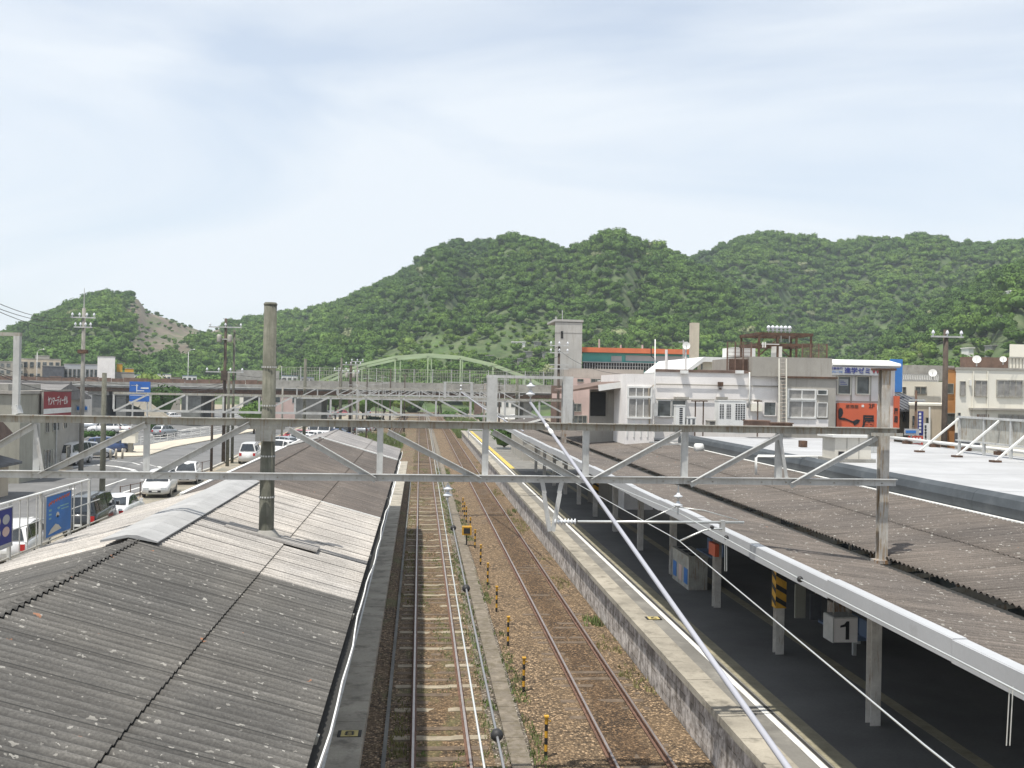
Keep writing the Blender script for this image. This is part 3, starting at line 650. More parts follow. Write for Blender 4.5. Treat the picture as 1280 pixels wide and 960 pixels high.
# ================================================================ RAILWAY
ZB = -0.17
def strip_bed(name, x0, x1, y0, y1, mt, z=ZB, amp=0.03, dx=0.35, dy=0.5, drop=None):
    nx = max(2, int((x1-x0)/dx)+1); ny = int((y1-y0)/dy)+1
    X, Y = np.meshgrid(np.linspace(x0, x1, nx), np.linspace(y0, y1, ny), indexing='ij'); Z = z + amp*(fbm(X*1.3, Y*0.9, 5, 3)-0.45)*2
    return grid_mesh(name, X, Y, Z, mt, 'structure')
strip_bed('ballast_bed', -2.2, 1.62, 0, 330, M['ballast_g'])
strip_bed('ballast_bed', 2.42, 5.95, 0, 330, M['ballast'])
strip_bed('ballast_bed', 1.62, 2.42, 0, 330, M['ballast_grey'], z=ZB-0.02)
strip_bed('ballast_bed', -8.0, -2.2, 82, 330, M['ballast_g'], z=ZB-0.04, dx=0.8, dy=1)
strip_bed('ballast_bed', 5.95, 10.5, 112, 330, M['ballast_g'], z=ZB-0.05, dx=0.8, dy=1)
def track(cx, y0, y1, label, light_every, bend=None, spac=0.6, show=1.0):
    t = thing('railway_track', label, 'railway track', (cx, y0, ZB))
    fx_ = (lambda y: 0.0) if bend is None else bend
    for s in (-1, 1):
        ys = [y0] + list(np.arange(y0+10, y1, 10)) + [y1]
        for nm, w0, w1, z0, z1, mt in (('rail', 0.0, 0.032, -0.05, -0.003, 'rail'),):
            mb = MB()
            for a, b in zip(ys, ys[1:]):
                for (w, za, zb) in ((0.065, -0.15, -0.125), (0.009, -0.125, -0.04), (0.033, -0.04, -0.004)):
                    xa = cx+s*0.56+fx_(a); xb = cx+s*0.56+fx_(b)
                    mb.add([(xa-w, a, za), (xa+w, a, za), (xa+w, a, zb), (xa-w, a, zb), (xb-w, b, za), (xb+w, b, za), (xb+w, b, zb), (xb-w, b, zb)],
                           [(0, 3, 2, 1), (4, 5, 6, 7), (0, 1, 5, 4), (1, 2, 6, 5), (2, 3, 7, 6), (3, 0, 4, 7)])
            r = mb.build('rail', M['rail'], t)
            mb = MB()
            for a, b in zip(ys, ys[1:]):
                xa = cx+s*0.56+fx_(a); xb = cx+s*0.56+fx_(b); mb.add([(xa-.024, a, -0.001), (xa+.024, a, -0.001), (xb+.024, b, -0.001), (xb-.024, b, -0.001)], [(0, 1, 2, 3)])
            mb.build('rail_head', M['railtop'], r, fix=False)
    base = {}
    n = int((y1-y0)/spac); rest = MB(); made = 0
    for i in range(n):
        y = y0+0.3+i*spac; light = light_every and i % light_every == 1
        zt = -0.145 if light else (-0.160 if light_every else -0.170)-0.012*random.random()
        if made < 98 and y > 9:
            k = 'c' if light else 'w'
            if k not in base:
                mb = MB(); L = 1.0
                if light: mb.prism([(-L, -0.12), (-L, 0.0), (-0.35, 0.0), (-0.22, -0.02), (0.22, -0.02), (0.35, 0.0), (L, 0.0), (L, -0.12)], -0.12, 0.12, 'y')
                else: mb.box(-L, L, -0.11, 0.11, -0.14, 0)
                me = bpy.data.meshes.new('sleeper'); me.from_pydata(mb.v, [], mb.f); me.materials.append(M['sleeper_c' if light else 'sleeper']); base[k] = me
            o = bpy.data.objects.new('sleeper', base[k]); COL.objects.link(o); o.parent = t
            o.location = (fx_(y)+random.uniform(-.03, .03), y-y0+random.uniform(-.02, .02), zt-ZB); o.rotation_euler.z = random.uniform(-.015, .015); made += 1
        elif y > 9: rest.box(cx+fx_(y)-1, cx+fx_(y)+1, y-.11, y+.11, zt-.1, zt)
    if rest.v: setp(rest.build('distant_sleepers', M['sleeper'], t), kind='stuff')
    return t
track(0.555, 4, 300, 'left railway track with pale concrete sleepers among weedy ballast', 3)
track(4.50, 4, 300, 'right railway track beside the stone platform, its sleepers sunk in brown ballast', 0)
# siding that curves off left beyond the roof
track(-3.6, 84, 240, 'far siding track left of the main lines beyond the platform end', 0)
# cable trough slabs
tt = MB()
for i in range(150):
    y = 6+i*1.0; tt.box(1.93, 2.33, y, y+0.985, ZB-0.08, ZB+0.035+0.008*random.random())
tt.solo('cable_trough', M['trough'], 'grey concrete cable trough lid running between the two tracks', 'cable trough')
mb = MB(); mb.box(-.62, -.54, 3, 82, ZB-.1, ZB+.07); mb.solo('drain_kerb', M['concrete_dark'], 'low concrete kerb beside the left rail below the left platform', 'kerb')
# striped marker posts
def marker_post(x, y, h, label):
    t = thing('marker_post', label, 'marker post', (x, y, ZB), 0, 'black and yellow marker posts between the tracks')
    n = 6; a = MB(); a.lathe((x, y, ZB), [(0.034, h*k/n) for k in range(n+1)], 8)
    o = a.build('banded_post', M['yellow'], t, fix=False); o.data.materials.append(M['black'])
    for q, pl in enumerate(o.data.polygons):
        if q < 48 and (q//8) % 2 == 0: pl.material_index = 1
    c = MB(); c.box(x-.045, x+.045, y-.05, y+.05, ZB+h, ZB+h+.03); c.box(x-.012, x+.09, y-.012, y+.012, ZB+h-.09, ZB+h-.07); c.build('cap', M['yellow'], t)
ordn = ['nearest','second nearest','third nearest','fourth nearest','fifth nearest','sixth nearest','seventh nearest','eighth nearest','ninth nearest','tenth nearest','eleventh nearest']
for i in range(11):
    y = 19.9+4.33*i if i < 8 else 19.9+4.33*8+(i-8)*2.2
    marker_post(2.66, y, 0.82, f'{ordn[i]} black and yellow striped marker post in the brown ballast')
# yellow equipment on a post by the trough
t = thing('point_marker', 'small yellow and black box on a post between the tracks', 'marker', (2.3, 46.5, ZB))
mb = MB(); mb.box(2.27, 2.33, 46.47, 46.53, ZB, 0.5); mb.build('post', M['black'], t); mb = MB(); mb.box(2.08, 2.52, 46.35, 46.6, 0.35, 0.75); mb.build('box', M['yellow'], t)
mb = MB(); mb.box(2.15, 2.45, 46.335, 46.35, 0.42, 0.68); mb.build('dial', M['black'], t)

# ================================================================ PLATFORMS
def platform(name, xedge, xin, y0, y1, side, label):
    lo, hi = min(xedge, xin), max(xedge, xin)
    t = thing(name, label, 'platform', (xedge, y0, ZB)); t['kind'] = 'structure'; del t['category']
    w = 0.55
    a, b = (lo, lo+w) if side < 0 else (hi-w, hi)
    mb = MB()
    mb.box(a+(0.14 if side < 0 else 0), b-(0 if side < 0 else 0.14), y0, y1, ZB-0.1, 0.90); mb.build('retaining_wall', M['stone'], t)
    mb = MB(); i = 0; y = y0
    while y < y1:
        mb.box(a-0.0, b, y, min(y1, y+1.2)-0.012, 0.90, 1.05+random.uniform(-.004, .004)); y += 1.2
    mb.build('coping', M['coping'], t)
    mb = MB(); mb.box(*((b, hi) if side < 0 else (lo, a)), y0, y1, ZB-0.1, 1.04); mb.build('paving', M['platform'], t)
    return t
PR = platform('platform_right', 5.83, 14.0, 3, 140, -1, 'right hand platform with stained block wall')
PL = platform('platform_left', -0.88, -9.0, 3, 82, 1, 'left hand platform in the shade of its canopy')
for y0, y1, ww in ((3, 140, 0),):
    mb = MB(); mb.add([(6.74, y0, 1.052), (6.87, y0, 1.052), (6.87, y1, 1.052), (6.74, y1, 1.052)], [(0, 1, 2, 3)]); mb.build('white_line', M['marking'], PR, fix=False)
mb = MB()
y = 3
while y < 140: mb.box(7.0, 7.36, y, y+0.292, 1.04, 1.048); y += 0.3
mb.build('tactile_strip', M['tactile'], PR)
mb = MB(); mb.box(6.9, 6.96, 3, 140, 1.03, 1.046); mb.build('drain_slot', M['dark'], PR)
mb = MB(); mb.box(7.38, 13.0, 3, 74, 1.03, 1.045); mb.build('shade_paving', mat('shade_darkened_paving', (0.13, 0.13, 0.125), 0.92, 0.25, 0.5, bmp=0.15), PR)  # darker copy of the paving, deepening the shade under the canopy
mb = MB(); y = 76
while y < 138: mb.box(7.0, 7.36, y, y+0.292, 1.049, 1.054); y += 0.3
mb.build('tactile_strip', mat('bright_tactile_tile', (0.60, 0.44, 0.10), 0.85, 0.15, 2.0), PR)
mb = MB(); y = 3
while y < 74: mb.box(9.45, 9.72, y, y+0.292, 1.04, 1.049); y += 0.3
mb.build('tactile_strip', M['tactile'], PR)
mb = MB(); y = 76
while y < 138: mb.box(9.45, 9.52, y, y+0.29, 1.04, 1.047); y += 0.3
mb.build('paving_joint', M['coping'], PR)
# pale, worn patch of the left platform's edge band
mb = MB(); mb.box(-1.48, -1.431, 3, 82, 1.03, 1.047); mb.build('edge_line', M['marking'], PL)
def carriage_plate(c, txt, label):
    t = thing('carriage_stop_plate', label, 'platform marking', c)
    x, y, z = c; mb = MB(); mb.box(x-.21, x+.21, y-.17, y+.17, z, z+.006); mb.build('plate', M['black'], t)
    mb = MB(); mb.box(x-.15, x+.15, y-.15, y+.15, z+.006, z+.010); mb.build('panel', M['yellow2'], t)
    lettering(txt, (x-.09, y-.11, z+.010), (1, 0, 0), (0, 1, 0), 0.18, 0.22, 0.004).build('numeral', M['ink'], t)
c = PZ(437, 917, 1.053); carriage_plate((c.x, c.y, 1.051), '8', 'small black and yellow numbered plate on the left platform')
c = PZ(808, 773, 1.051); carriage_plate((6.45, c.y, 1.056), '6', 'small yellow numbered plate on the right platform edge')

# grass and weeds: many small blades
def blades(name, n, xr, yr, h, mt, label, z=ZB, clump=6, seed=1, dens=None):
    rng = np.random.default_rng(seed); cl = max(1, n//clump)
    cx_ = rng.uniform(*xr, cl); cy_ = yr[0]+(yr[1]-yr[0])*rng.random(cl)**1.5
    if dens is not None:
        kk = fbm(cx_*0.8, cy_*0.35, seed+200, 3) > dens; cx_, cy_ = cx_[kk], cy_[kk]; cl = len(cx_)
    X = np.repeat(cx_, clump)+rng.normal(0, 0.05, cl*clump); Y = np.repeat(cy_, clump)+rng.normal(0, 0.06, cl*clump); n = len(X)
    hh = h*rng.uniform(0.4, 1.2, n); a = rng.uniform(0, 6.28, n); w = rng.uniform(0.008, 0.02, n)*(1+hh*3); lean = rng.uniform(0.1, 0.6, n)*hh; la = rng.uniform(0, 6.28, n)
    co = np.zeros((n, 3, 3)); co[:, 0] = np.stack([X-np.cos(a)*w, Y-np.sin(a)*w, np.full(n, z-.02)], -1); co[:, 1] = np.stack([X+np.cos(a)*w, Y+np.sin(a)*w, np.full(n, z-.02)], -1)
    co[:, 2] = np.stack([X+np.cos(la)*lean, Y+np.sin(la)*lean, z+hh], -1)
    me = raw_mesh(name, co.reshape(-1, 3), np.arange(3*n).reshape(-1, 3)); me.materials.append(mt); o = bpy.data.objects.new(name, me); COL.objects.link(o)
    return setp(o, label, 'grass', kind='stuff')
blades('grass', 7000, (1.42, 1.92), (10, 90), 0.08, M['grass'], 'weeds growing along the left track', seed=2, dens=0.36)
blades('grass', 6000, (2.38, 2.7), (10, 90), 0.10, M['grass'], 'weeds growing beside the cable trough', seed=3, dens=0.40)
blades('grass', 12000, (0.1, 1.0), (10, 120), 0.06, M['grass'], 'weeds between the left rails', seed=4, dens=0.50)
blades('dry_grass', 9000, (5.0, 5.85), (12, 100), 0.12, M['drygrass'], 'dry weeds at the foot of the platform wall', seed=5, dens=0.52)
blades('grass', 7000, (5.35, 5.85), (16, 60), 0.2, M['grass'], 'green tufts at the foot of the platform wall', seed=6, dens=0.60)
blades('grass', 3500, (-0.5, -0.1), (20, 120), 0.10, M['drygrass'], 'weeds beside the left platform wall', seed=8, dens=0.45)
blades('grass', 16000, (-8.5, -2), (84, 150), 0.6, M['grass'], 'long grass beyond the left platform', seed=9, clump=10, z=-0.2)
blades('grass', 9000, (-13.0, -9.5), (50, 110), 0.35, M['drygrass'], 'rough grass along the edge of the car park', seed=10, clump=10, z=-0.2)
blades('grass', 12000, (5.5, 12), (142, 230), 0.7, M['grass'], 'long grass beyond the right platform', seed=12, clump=10, z=-0.2)

# ================================================================ CANOPIES
def corrugated(mb, xa, za, xb, zb, y0, y1, pitch=0.165, amp=0.017, nx=5, per=6, sheet_w=0.825, thick=0.008):
    """wavy sheets from (xa,za) to (xb,zb), waves running along that line, side laps every sheet_w"""
    ys = np.arange(y0, y1+1e-6, pitch/per); ts = np.linspace(0, 1, nx)
    L = math.hypot(xb-xa, zb-za); nxv, nzv = -(zb-za)/L, (xb-xa)/L
    if nzv < 0: nxv, nzv = -nxv, -nzv
    off = amp*np.sin(2*pi*ys/pitch) + 0.006*(1-(ys/sheet_w) % 1.0)
    n = len(ys)
    for side, sgn in ((0, 0.0), (1, -thick)):
        for t in ts:
            sag = 0.0
            x = xa+(xb-xa)*t; z = za+(zb-za)*t+sag
            mb.v += [(x+nxv*(o+sgn), float(y), z+nzv*(o+sgn)) for y, o in zip(ys, off)]
    B = len(mb.v)-2*nx*n
    for side in (0, 1):
        for i in range(nx-1):
            b0 = B+side*nx*n+i*n
            mb.f += [(b0+j, b0+j+1, b0+n+j+1, b0+n+j) for j in range(n-1)]
    for i in (0, nx-1):
        a0 = B+i*n; b0 = B+nx*n+i*n; mb.f += [(a0+j, b0+j, b0+j+1, a0+j+1) for j in range(n-1)]
LC = thing('platform_canopy', 'long gabled left canopy with dark corrugated roof and one pale section', 'canopy', (-4.2, 6, 1.05))
XE, ZE, XRG, ZRG, XO = -0.90, 4.0, -4.2, 4.93, -6.6
ZO = 4.28
def lroof(y0, y1, mt, label, dz=0.0, left=None, XO=XO, ZO=ZO):
    s = (ZRG-ZE)/(XRG-XE)
    mid = [XRG+0.14, -2.37, XE]
    for a, b, e in ((mid[0], mid[1]-0.10, 0.035), (mid[1]+0.02, mid[2], 0.012)):
        mb = MB(); mb.sm = True
        corrugated(mb, a-0.12 if e > .03 else a, ZE+(a-(0.12 if e > .03 else 0)-XE)*s+e+dz, b if e < .03 else b+0.14, ZE+((b if e < .03 else b+0.14)-XE)*s+e+dz, y0, y1)
        o = mb.build('roof_sheet', mt, LC, fix=False); o['label'] = label
    mb = MB(); corrugated(mb, XRG+0.16, ZRG+0.022+dz, XO, ZO+dz, y0, y1)
    o = mb.build('roof_sheet', left or mt, LC, fix=False, smooth=True); o['label'] = label
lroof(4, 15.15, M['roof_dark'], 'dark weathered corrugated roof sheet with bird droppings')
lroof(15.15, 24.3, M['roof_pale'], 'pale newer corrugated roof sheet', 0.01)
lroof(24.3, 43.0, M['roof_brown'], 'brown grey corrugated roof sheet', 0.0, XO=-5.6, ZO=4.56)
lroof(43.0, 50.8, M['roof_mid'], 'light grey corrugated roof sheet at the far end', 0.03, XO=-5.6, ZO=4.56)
# metal ridge flashing on the pale section
mb = MB(); y = 15.0
while y < 24.2:
    e = min(y+0.72, 24.3); mb.prism([(XRG-0.40, ZRG-0.02), (XRG-0.40, ZRG+0.01), (XRG-0.02, ZRG+0.09), (XRG+0.12, ZRG+0.085), (XRG+0.42, ZRG-0.01), (XRG+0.42, ZRG-0.03), (XRG, ZRG+0.05)], y+0.0, e-0.012, 'y'); y += 0.72
mb.build('ridge_flashing', mat('dull_zinc_flashing', (0.35, 0.35, 0.345), 0.8, 0.15, 2.0, 0.0), LC)
mb = MB(); mb.bar((XRG-.1, 43.0, ZRG+.1), (XE, 43.0, ZE+.07), 0.14, 0.05); mb.bar((XRG+.1, 43.0, ZRG+.1), (-5.6, 43.0, 4.56+.07), 0.14, 0.05); mb.build('verge_strip', M['white'], LC)
mb = MB(); mb.bar((XRG-.1, 24.3, ZRG+.06), (XE, 24.3, ZE+.045), 0.05, 0.03); mb.build('verge_strip', M['white'], LC)
mb = MB(); mb.bar((-5.62, 24.4, 4.58), (-5.62, 50.8, 4.58), 0.10, 0.06); mb.build('eaves_strip', M['white'], LC)
# gutter along the track side eaves, slightly wavy with age
mb = MB(); y = 4.0; px_ = []
while y < 50.9:
    px_.append((XE+0.09+0.02*sin(y*0.7)+0.012*sin(y*2.1), y, ZE-0.06+0.012*sin(y*1.3))); y += 0.8
for a, b in zip(px_, px_[1:]):
    a = Vector(a); b = Vector(b)
    mb.bar(a, b, 0.016, 0.05)
mb.build('gutter', M['white'], LC)
mb = MB()
for a, b in zip(px_, px_[1:]):
    a = Vector(a); b = Vector(b); mb.bar(a+Vector((-.08, 0, -.05)), b+Vector((-.08, 0, -.05)), 0.14, 0.012)
mb.build('gutter_trough', M['dark'], LC)  # bottom coloured dark to stand for the shadow inside the gutter
mb = MB()
for y in np.arange(4.5, 50, 5): 
    mb.bar((XE, y, ZE-0.1), (XRG, y, ZRG-0.14), 0.08, 0.14); mb.bar((-5.55, y, 4.44), (XRG, y, ZRG-0.14), 0.08, 0.14)
mb.build('rafters', M['steel_old'], LC)
for y in np.arange(4.5, 50, 5):
    for x in (-2.9, -5.5):
        mb = MB(); mb.box(x-.09, x+.09, y-.09, y+.09, 1.05, 4.2); mb.build('post', M['post'], LC)
for x in (-2.2, -4.2):
    mb = MB(); mb.box(x-.04, x+.04, 4, 50.7, 4.12+(0.45 if x == -4.2 else 0), 4.2+(0.45 if x == -4.2 else 0)); mb.build('purlin', M['steel_old'], LC)
# roof collar where the concrete pole passes through
mb = MB(); c = Vector((-2.68, 18.07, 4.50)); mb.lathe(c, [(0.30, -0.03), (0.235, 0.06), (0.155, 0.16)], 14); mb.sm = True
mb.build('pole_collar', M['concrete'], LC)
mb = MB(); mb.bar((-3.35, 18.0, 4.76), (-1.75, 18.0, 4.33), 0.55, 0.03); mb.build('collar_flashing', M['roof_pale'], LC)

# ---- right canopy: butterfly roof over one row of columns
RC = thing('platform_canopy', 'long right canopy with brown corrugated roof sloping to a central valley', 'canopy', (8.62, 6, 1.05))
XF, ZF, XV, ZV, XC, ZC = 6.35, 4.36, 8.62, 4.10, 12.72, 4.56
YRE = 75.0
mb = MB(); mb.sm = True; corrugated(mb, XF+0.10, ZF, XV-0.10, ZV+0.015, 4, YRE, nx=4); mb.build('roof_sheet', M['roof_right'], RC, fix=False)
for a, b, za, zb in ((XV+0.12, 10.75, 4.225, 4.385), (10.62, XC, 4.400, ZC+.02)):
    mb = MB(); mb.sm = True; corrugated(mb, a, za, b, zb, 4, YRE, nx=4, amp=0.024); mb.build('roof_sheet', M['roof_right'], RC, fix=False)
mb = MB(); mb.box(XV-0.16, XV+0.18, 4, YRE, ZV-0.14, ZV-0.02); mb.build('valley_gutter', M['dark'], RC)
# fascia with a shallow return on top, in joined lengths
mb = MB(); y = 4.0; k = 0
while y < YRE:
    e = min(YRE, y+3.6); dz = 0.012*((k*7) % 3-1)
    mb.box(XF-0.06, XF-0.035, y, e-0.006, 4.13+dz, 4.40+dz); mb.box(XF-0.035, XF+0.13, y, e-0.006, 4.385+dz, 4.405+dz); y += 3.6; k += 1
mb.build('fascia', M['fascia'], RC)
mb = MB(); mb.box(XF-.06, XV, YRE, YRE+.03, 4.0, 4.40); mb.box(XV, XC, YRE, YRE+.03, 4.0, 4.56); mb.build('end_fascia', M['fascia'], RC)
mb = MB(); mb.box(XF-0.03, XC+0.25, 4, YRE, 3.98, 4.02); mb.build('soffit', M['dark'], RC) if False else None
mb = MB()
for y in np.arange(4.5, YRE, 1.25): mb.bar((XF, y, 4.28), (XV, y, 4.02), 0.05, 0.08); mb.bar((XV, y, 4.02), (XC, y, 4.46), 0.05, 0.08)
mb.build('rafters', M['steel_old'], RC)
mb = MB(); mb.box(XC-.02, XC+.10, 4, YRE, ZC-0.02, ZC+0.055); mb.build('coping_strip', M['white'], RC)
ys = [8.1+4.985*i for i in range(14)]
for i, y in enumerate(ys):
    c = MB(); x = XV
    c.box(x-.10, x+.10, y-.105, y-.090, 1.05, 3.97); c.box(x-.10, x+.10, y+.090, y+.105, 1.05, 3.97); c.box(x-.008, x+.008, y-.09, y+.09, 1.05, 3.97)
    col = c.build('column', M['column'], RC)
    b = MB(); b.bar((XF+.1, y, 4.20), (x, y, 3.95), 0.12, 0.16); b.bar((x, y, 3.95), (XC, y, 4.36), 0.12, 0.16); b.build('bracket', M['steel_old'], col)
    if i in (3, 8):
        w = MB(); w.box(x-.13, x+.13, y-.13, y+.13, 2.15, 3.35); wr = w.build('warning_wrap', M['yellow'], col)
        s = MB()
        for k in range(4):
            z = 2.2+k*0.3; s.prism([(x-.13, z+.12), (x-.13, z+.24), (x+.13, z+.09), (x+.13, z-.03)], y-.136, y-.131, 'y'); s.prism([(y-.13, z+.0), (y-.13, z+.12), (y+.13, z+.24), (y+.13, z+.12)], x-.136, x-.131, 'x')
        s.build('warning_stripes', M['black'], wr)
# station building under and behind the canopy, with the flat white roof
SB = thing('station_building', 'low station building with wide white flat roof and dark grey edge', 'building', (17.5, 5, GZ))
mb = MB(); mb.box(13.0, 22.0, 5, 47.0, GZ, 4.95); mb.build('wall', M['greywall'], SB)
mb = MB(); mb.box(12.98, 22.2, 4.5, 47.3, 4.95, 5.05); mb.build('roof', M['flatroof'], SB)
mb = MB()
for y in np.arange(8, 47, 4.7): mb.box(13.2, 22.0, y, y+0.025, 5.05, 5.056)
mb.build('roof_seam', M['fascia'], SB)
mb = MB(); y = 4.5
while y < 48.5:
    e = y+4.4
    mb.prism([(12.86, 4.58), (12.84, 4.84), (12.90, 5.02), (13.02, 5.12), (13.16, 5.10), (13.16, 5.0), (13.05, 4.95), (13.0, 4.58)], y, min(e, 48.6)-.01, 'y'); y = e
mb.build('edge_cladding', M['gutter'], SB)
for i, y in enumerate(np.arange(9, 46, 4.6)):
    f = MB(); f.box(12.93, 13.0, y, y+2.6, 1.9, 3.3); w = f.build('window', M['post'], SB); p = MB(); p.box(12.915, 12.93, y+.08, y+1.26, 1.98, 3.22); p.box(12.915, 12.93, y+1.34, y+2.52, 1.98, 3.22); p.build('pane', M['glass'], w)
# street side pipe on blocks
mb = MB(); mb.sm = True; mb.tube([(21.9, 30, 5.26), (21.9, 47, 5.26)], 0.07, 8); mb.solo('roof_pipe', M['white'], 'white pipe on rusty blocks along the far edge of the flat roof', 'pipe')
for i, y in enumerate(np.arange(31, 47, 2.4)):
    mb = MB(); mb.box(21.72, 22.08, y-.14, y+.14, 5.05, 5.19); mb.solo('pipe_block', M['rust'], f'small rusty block carrying the white roof pipe, {["first","second","third","fourth","fifth","sixth","seventh"][i]} from the near end', 'block', 'blocks under the roof pipe')
# ================================================================ OVERHEAD LINE
def hbeam(mb, x, y, z0, z1, w=0.26, t=0.022):
    mb.box(x-w/2, x+w/2, y-w/2, y-w/2+t, z0, z1); mb.box(x-w/2, x+w/2, y+w/2-t, y+w/2, z0, z1); mb.box(x-t/2, x+t/2, y-w/2+t, y+w/2-t, z0, z1); return mb
YP = 17.8
def insulator_discs(c, label, n=2, r=0.085, gap=0.115, group=None, up=0.16):
    """string of porcelain discs hanging below c"""
    t = thing('insulator', label, 'insulator', c, 0, group); x, y, z = c
    mb = MB(); mb.tube([(x, y, z), (x, y, z-up-gap*n-0.02)], 0.014, 6); mb.build('rod', M['steel'], t)
    for k in range(n):
        zz = z-up-gap*k; mb = MB(); mb.sm = True; mb.lathe((x, y, zz), [(0.03, 0.06), (0.035, 0.03), (r, 0.0), (r, -0.012), (0.04, -0.03), (0.025, -0.05)], 14); mb.build('disc', M['porcelain'], t)
    return z-up-gap*n-0.02
G1 = thing('overhead_gantry', 'large near steel lattice gantry spanning both tracks and both canopies', 'gantry', (0, YP, 4))
def W(px, py, Y=YP): return PY(px, py, Y)
mb = MB(); a = Vector((-11, YP, 6.62)); b = Vector((8.85, YP, 6.62))
mb.box(-11, 8.85, YP-.012, YP+.012, 6.52, 6.65); mb.box(-11, 8.85, YP-.13, YP-.012, 6.64, 6.655); mb.build('top_chord', M['steel_old'], G1)
mb = MB(); mb.box(-11, 8.85, YP-.012, YP+.006, 5.57, 5.70); mb.box(-11, 8.85, YP-.09, YP-.012, 5.688, 5.70); mb.build('bottom_chord', M['steel'], G1)
for i, px in enumerate([-70, 45, 183, 475, 607, 733, 857, 975]):
    c = W(px, 560); mb = MB(); mb.box(c.x-.055, c.x+.055, YP+.012, YP+.024, 5.6, 6.56); mb.box(c.x-.055, c.x-.043, YP+.024, YP+.12, 5.6, 6.56)
    if px in (45, 975): mb.bar((c.x-.02, YP-.03, 6.5), (c.x+.13, YP-.03, 5.66), .06, .012, up=(0, 1, 0))
    mb.build('vertical', M['steel'], G1)
for a, b in [((50,595),(183,531)), ((190,596),(312,531)), ((362,537),(470,600)), ((485,540),(602,601)), ((616,540),(726,602)), ((738,602),(850,541)), ((862,606),(972,546)), ((987,607),(1095,547)), ((-75,600),(42,533))]:
    A, B = W(*a), W(*b); mb = MB(); mb.bar(A-Vector((0, .035, 0)), B-Vector((0, .035, 0)), 0.012, 0.10, up=(0, 0, 1)); mb.bar(A-Vector((0, .08, -.055)), B-Vector((0, .08, -.055)), .09, .012); mb.build('diagonal', M['steel'], G1)
mb = MB(); hbeam(mb, 8.70, 18.0, 4.02, 7.72, 0.165); mb.build('post', M['gantry_post'], G1)
mb = MB(); mb.box(8.50, 8.86, 17.85, 18.15, 7.72, 7.76); mb.build('post_cap', M['rust'], G1)
mb = MB(); mb.box(8.54, 8.82, 17.87, 18.13, 4.1, 4.17); mb.build('base_flashing', M['post'], G1)
mb = MB(); mb.box(8.3, 8.9, YP-.16, YP-.13, 6.5, 6.56); mb.box(8.34, 8.5, YP-.02, YP+.1, 6.3, 6.52); mb.build('gusset', M['steel_old'], G1)
# rectangular frame on the beam and a single upstand at the left
FR = W(615, 500); FR2 = W(709, 500)
mb = MB(); hbeam(mb, FR.x, YP, 6.65, 7.44, 0.18, 0.015); mb.build('frame_post', M['steel'], G1)
mb = MB(); hbeam(mb, FR2.x, YP, 6.65, 7.44, 0.18, 0.015); mb.build('frame_post', M['steel'], G1)
mb = MB(); mb.box(FR.x-.1, FR2.x+.1, YP-.05, YP+.05, 7.44, 7.49); mb.build('frame_beam', M['steel'], G1)
L1 = W(21, 470); mb = MB(); mb.box(L1.x-.05, L1.x+.05, YP-.05, YP+.05, 6.65, 8.0); mb.bar((L1.x, YP, 6.8), (L1.x+.05, YP-.02, 6.66), .12, .1); mb.build('upstand', M['steel'], G1)
mb = MB(); mb.box(L1.x-1.4, L1.x+.06, YP-.05, YP+.05, 8.0, 8.06); mb.build('upstand_arm', M['steel_old'], G1)
# bolts along the chords
mb = MB()
for x in np.arange(-6.6, 8.6, 0.46): mb.lathe((x, YP-.035, 5.62), [(0.014, 0), (0.014, 0.02)], 6, 'y')
mb.build('bolts', M['steel_old'], G1)
# concrete pole with bands
P1 = thing('concrete_pole', 'tall mossy round concrete pole rising through the pale roof section', 'pole', (-2.68, 18.07, 1.05))
mb = MB(); mb.sm = True; mb.tube([(-2.68, 18.07, 1.05), (-2.68, 18.07, 4.4), (-2.68, 18.07, 8.66)], [0.145, 0.135, 0.112], 20); mb.build('shaft', M['pole'], P1)
mb = MB(); mb.lathe((-2.68, 18.07, 8.66), [(0.118, 0), (0.122, 0.02), (0.10, 0.05)], 20); mb.build('cap', M['pole'], P1)
for py in (459, 507, 570, 621):
    z = PY(338, py, 18.07).z; mb = MB(); r = 0.125 if py > 500 else 0.12
    for k in range(18):
        a0 = 2*pi*k/18; a1 = 2*pi*(k+.62)/18; mb.bar((-2.68+(r+.012)*cos(a0), 18.07+(r+.012)*sin(a0), z), (-2.68+(r+.012)*cos(a1), 18.07+(r+.012)*sin(a1), z), .008, .028)
    mb.build('steel_band', M['steel'], P1)
mb = MB(); mb.box(-3.0, -2.36, YP-.02, YP+.1, 6.46, 6.52); mb.box(-2.86, -2.52, YP-.01, YP+.06, 6.25, 6.5); mb.build('clamp', M['steel_old'], P1)

# hangers, insulators, arm
c = W(560, 604); insulator_discs((c.x, YP, 5.55), 'pale two disc insulator hanging from the gantry over the left track', up=0.10)
c2 = W(848, 609); insulator_discs((c2.x, YP, 5.55), 'two disc insulator hanging from the gantry in front of the right canopy roof', up=0.20, gap=0.16)
IT = W(662, 478); insulator_discs((IT.x+.02, YP, 7.44), 'white two disc insulator hanging inside the rectangular frame above the gantry', up=0.13, gap=0.145, r=0.085)
HG = thing('hanger_bracket', 'grey V shaped bracket hanging from the gantry beside the right platform', 'bracket', (2.4, YP, 5.6))
for px in (677, 703):
    A = W(px, 598); B = W(689 + (2 if px > 690 else -2), 664); mb = MB(); mb.bar(A, (A*0.72+B*0.28)+Vector((.01 if px < 690 else -.01, 0, 0)), 0.075, 0.05, up=(0, 1, 0)); mb.bar(A*0.72+B*0.28, B, 0.075, 0.05, up=(0, 1, 0)); mb.build('leg', M['steel'], HG)
A = W(692, 652); B = W(722, 652); C_ = W(930, 653)
AI = thing('rod_insulator', 'white ribbed rod insulator joining the V bracket to the registration arm', 'insulator', A)
mb = MB(); mb.sm = True; prof = []
L = (B-A).length
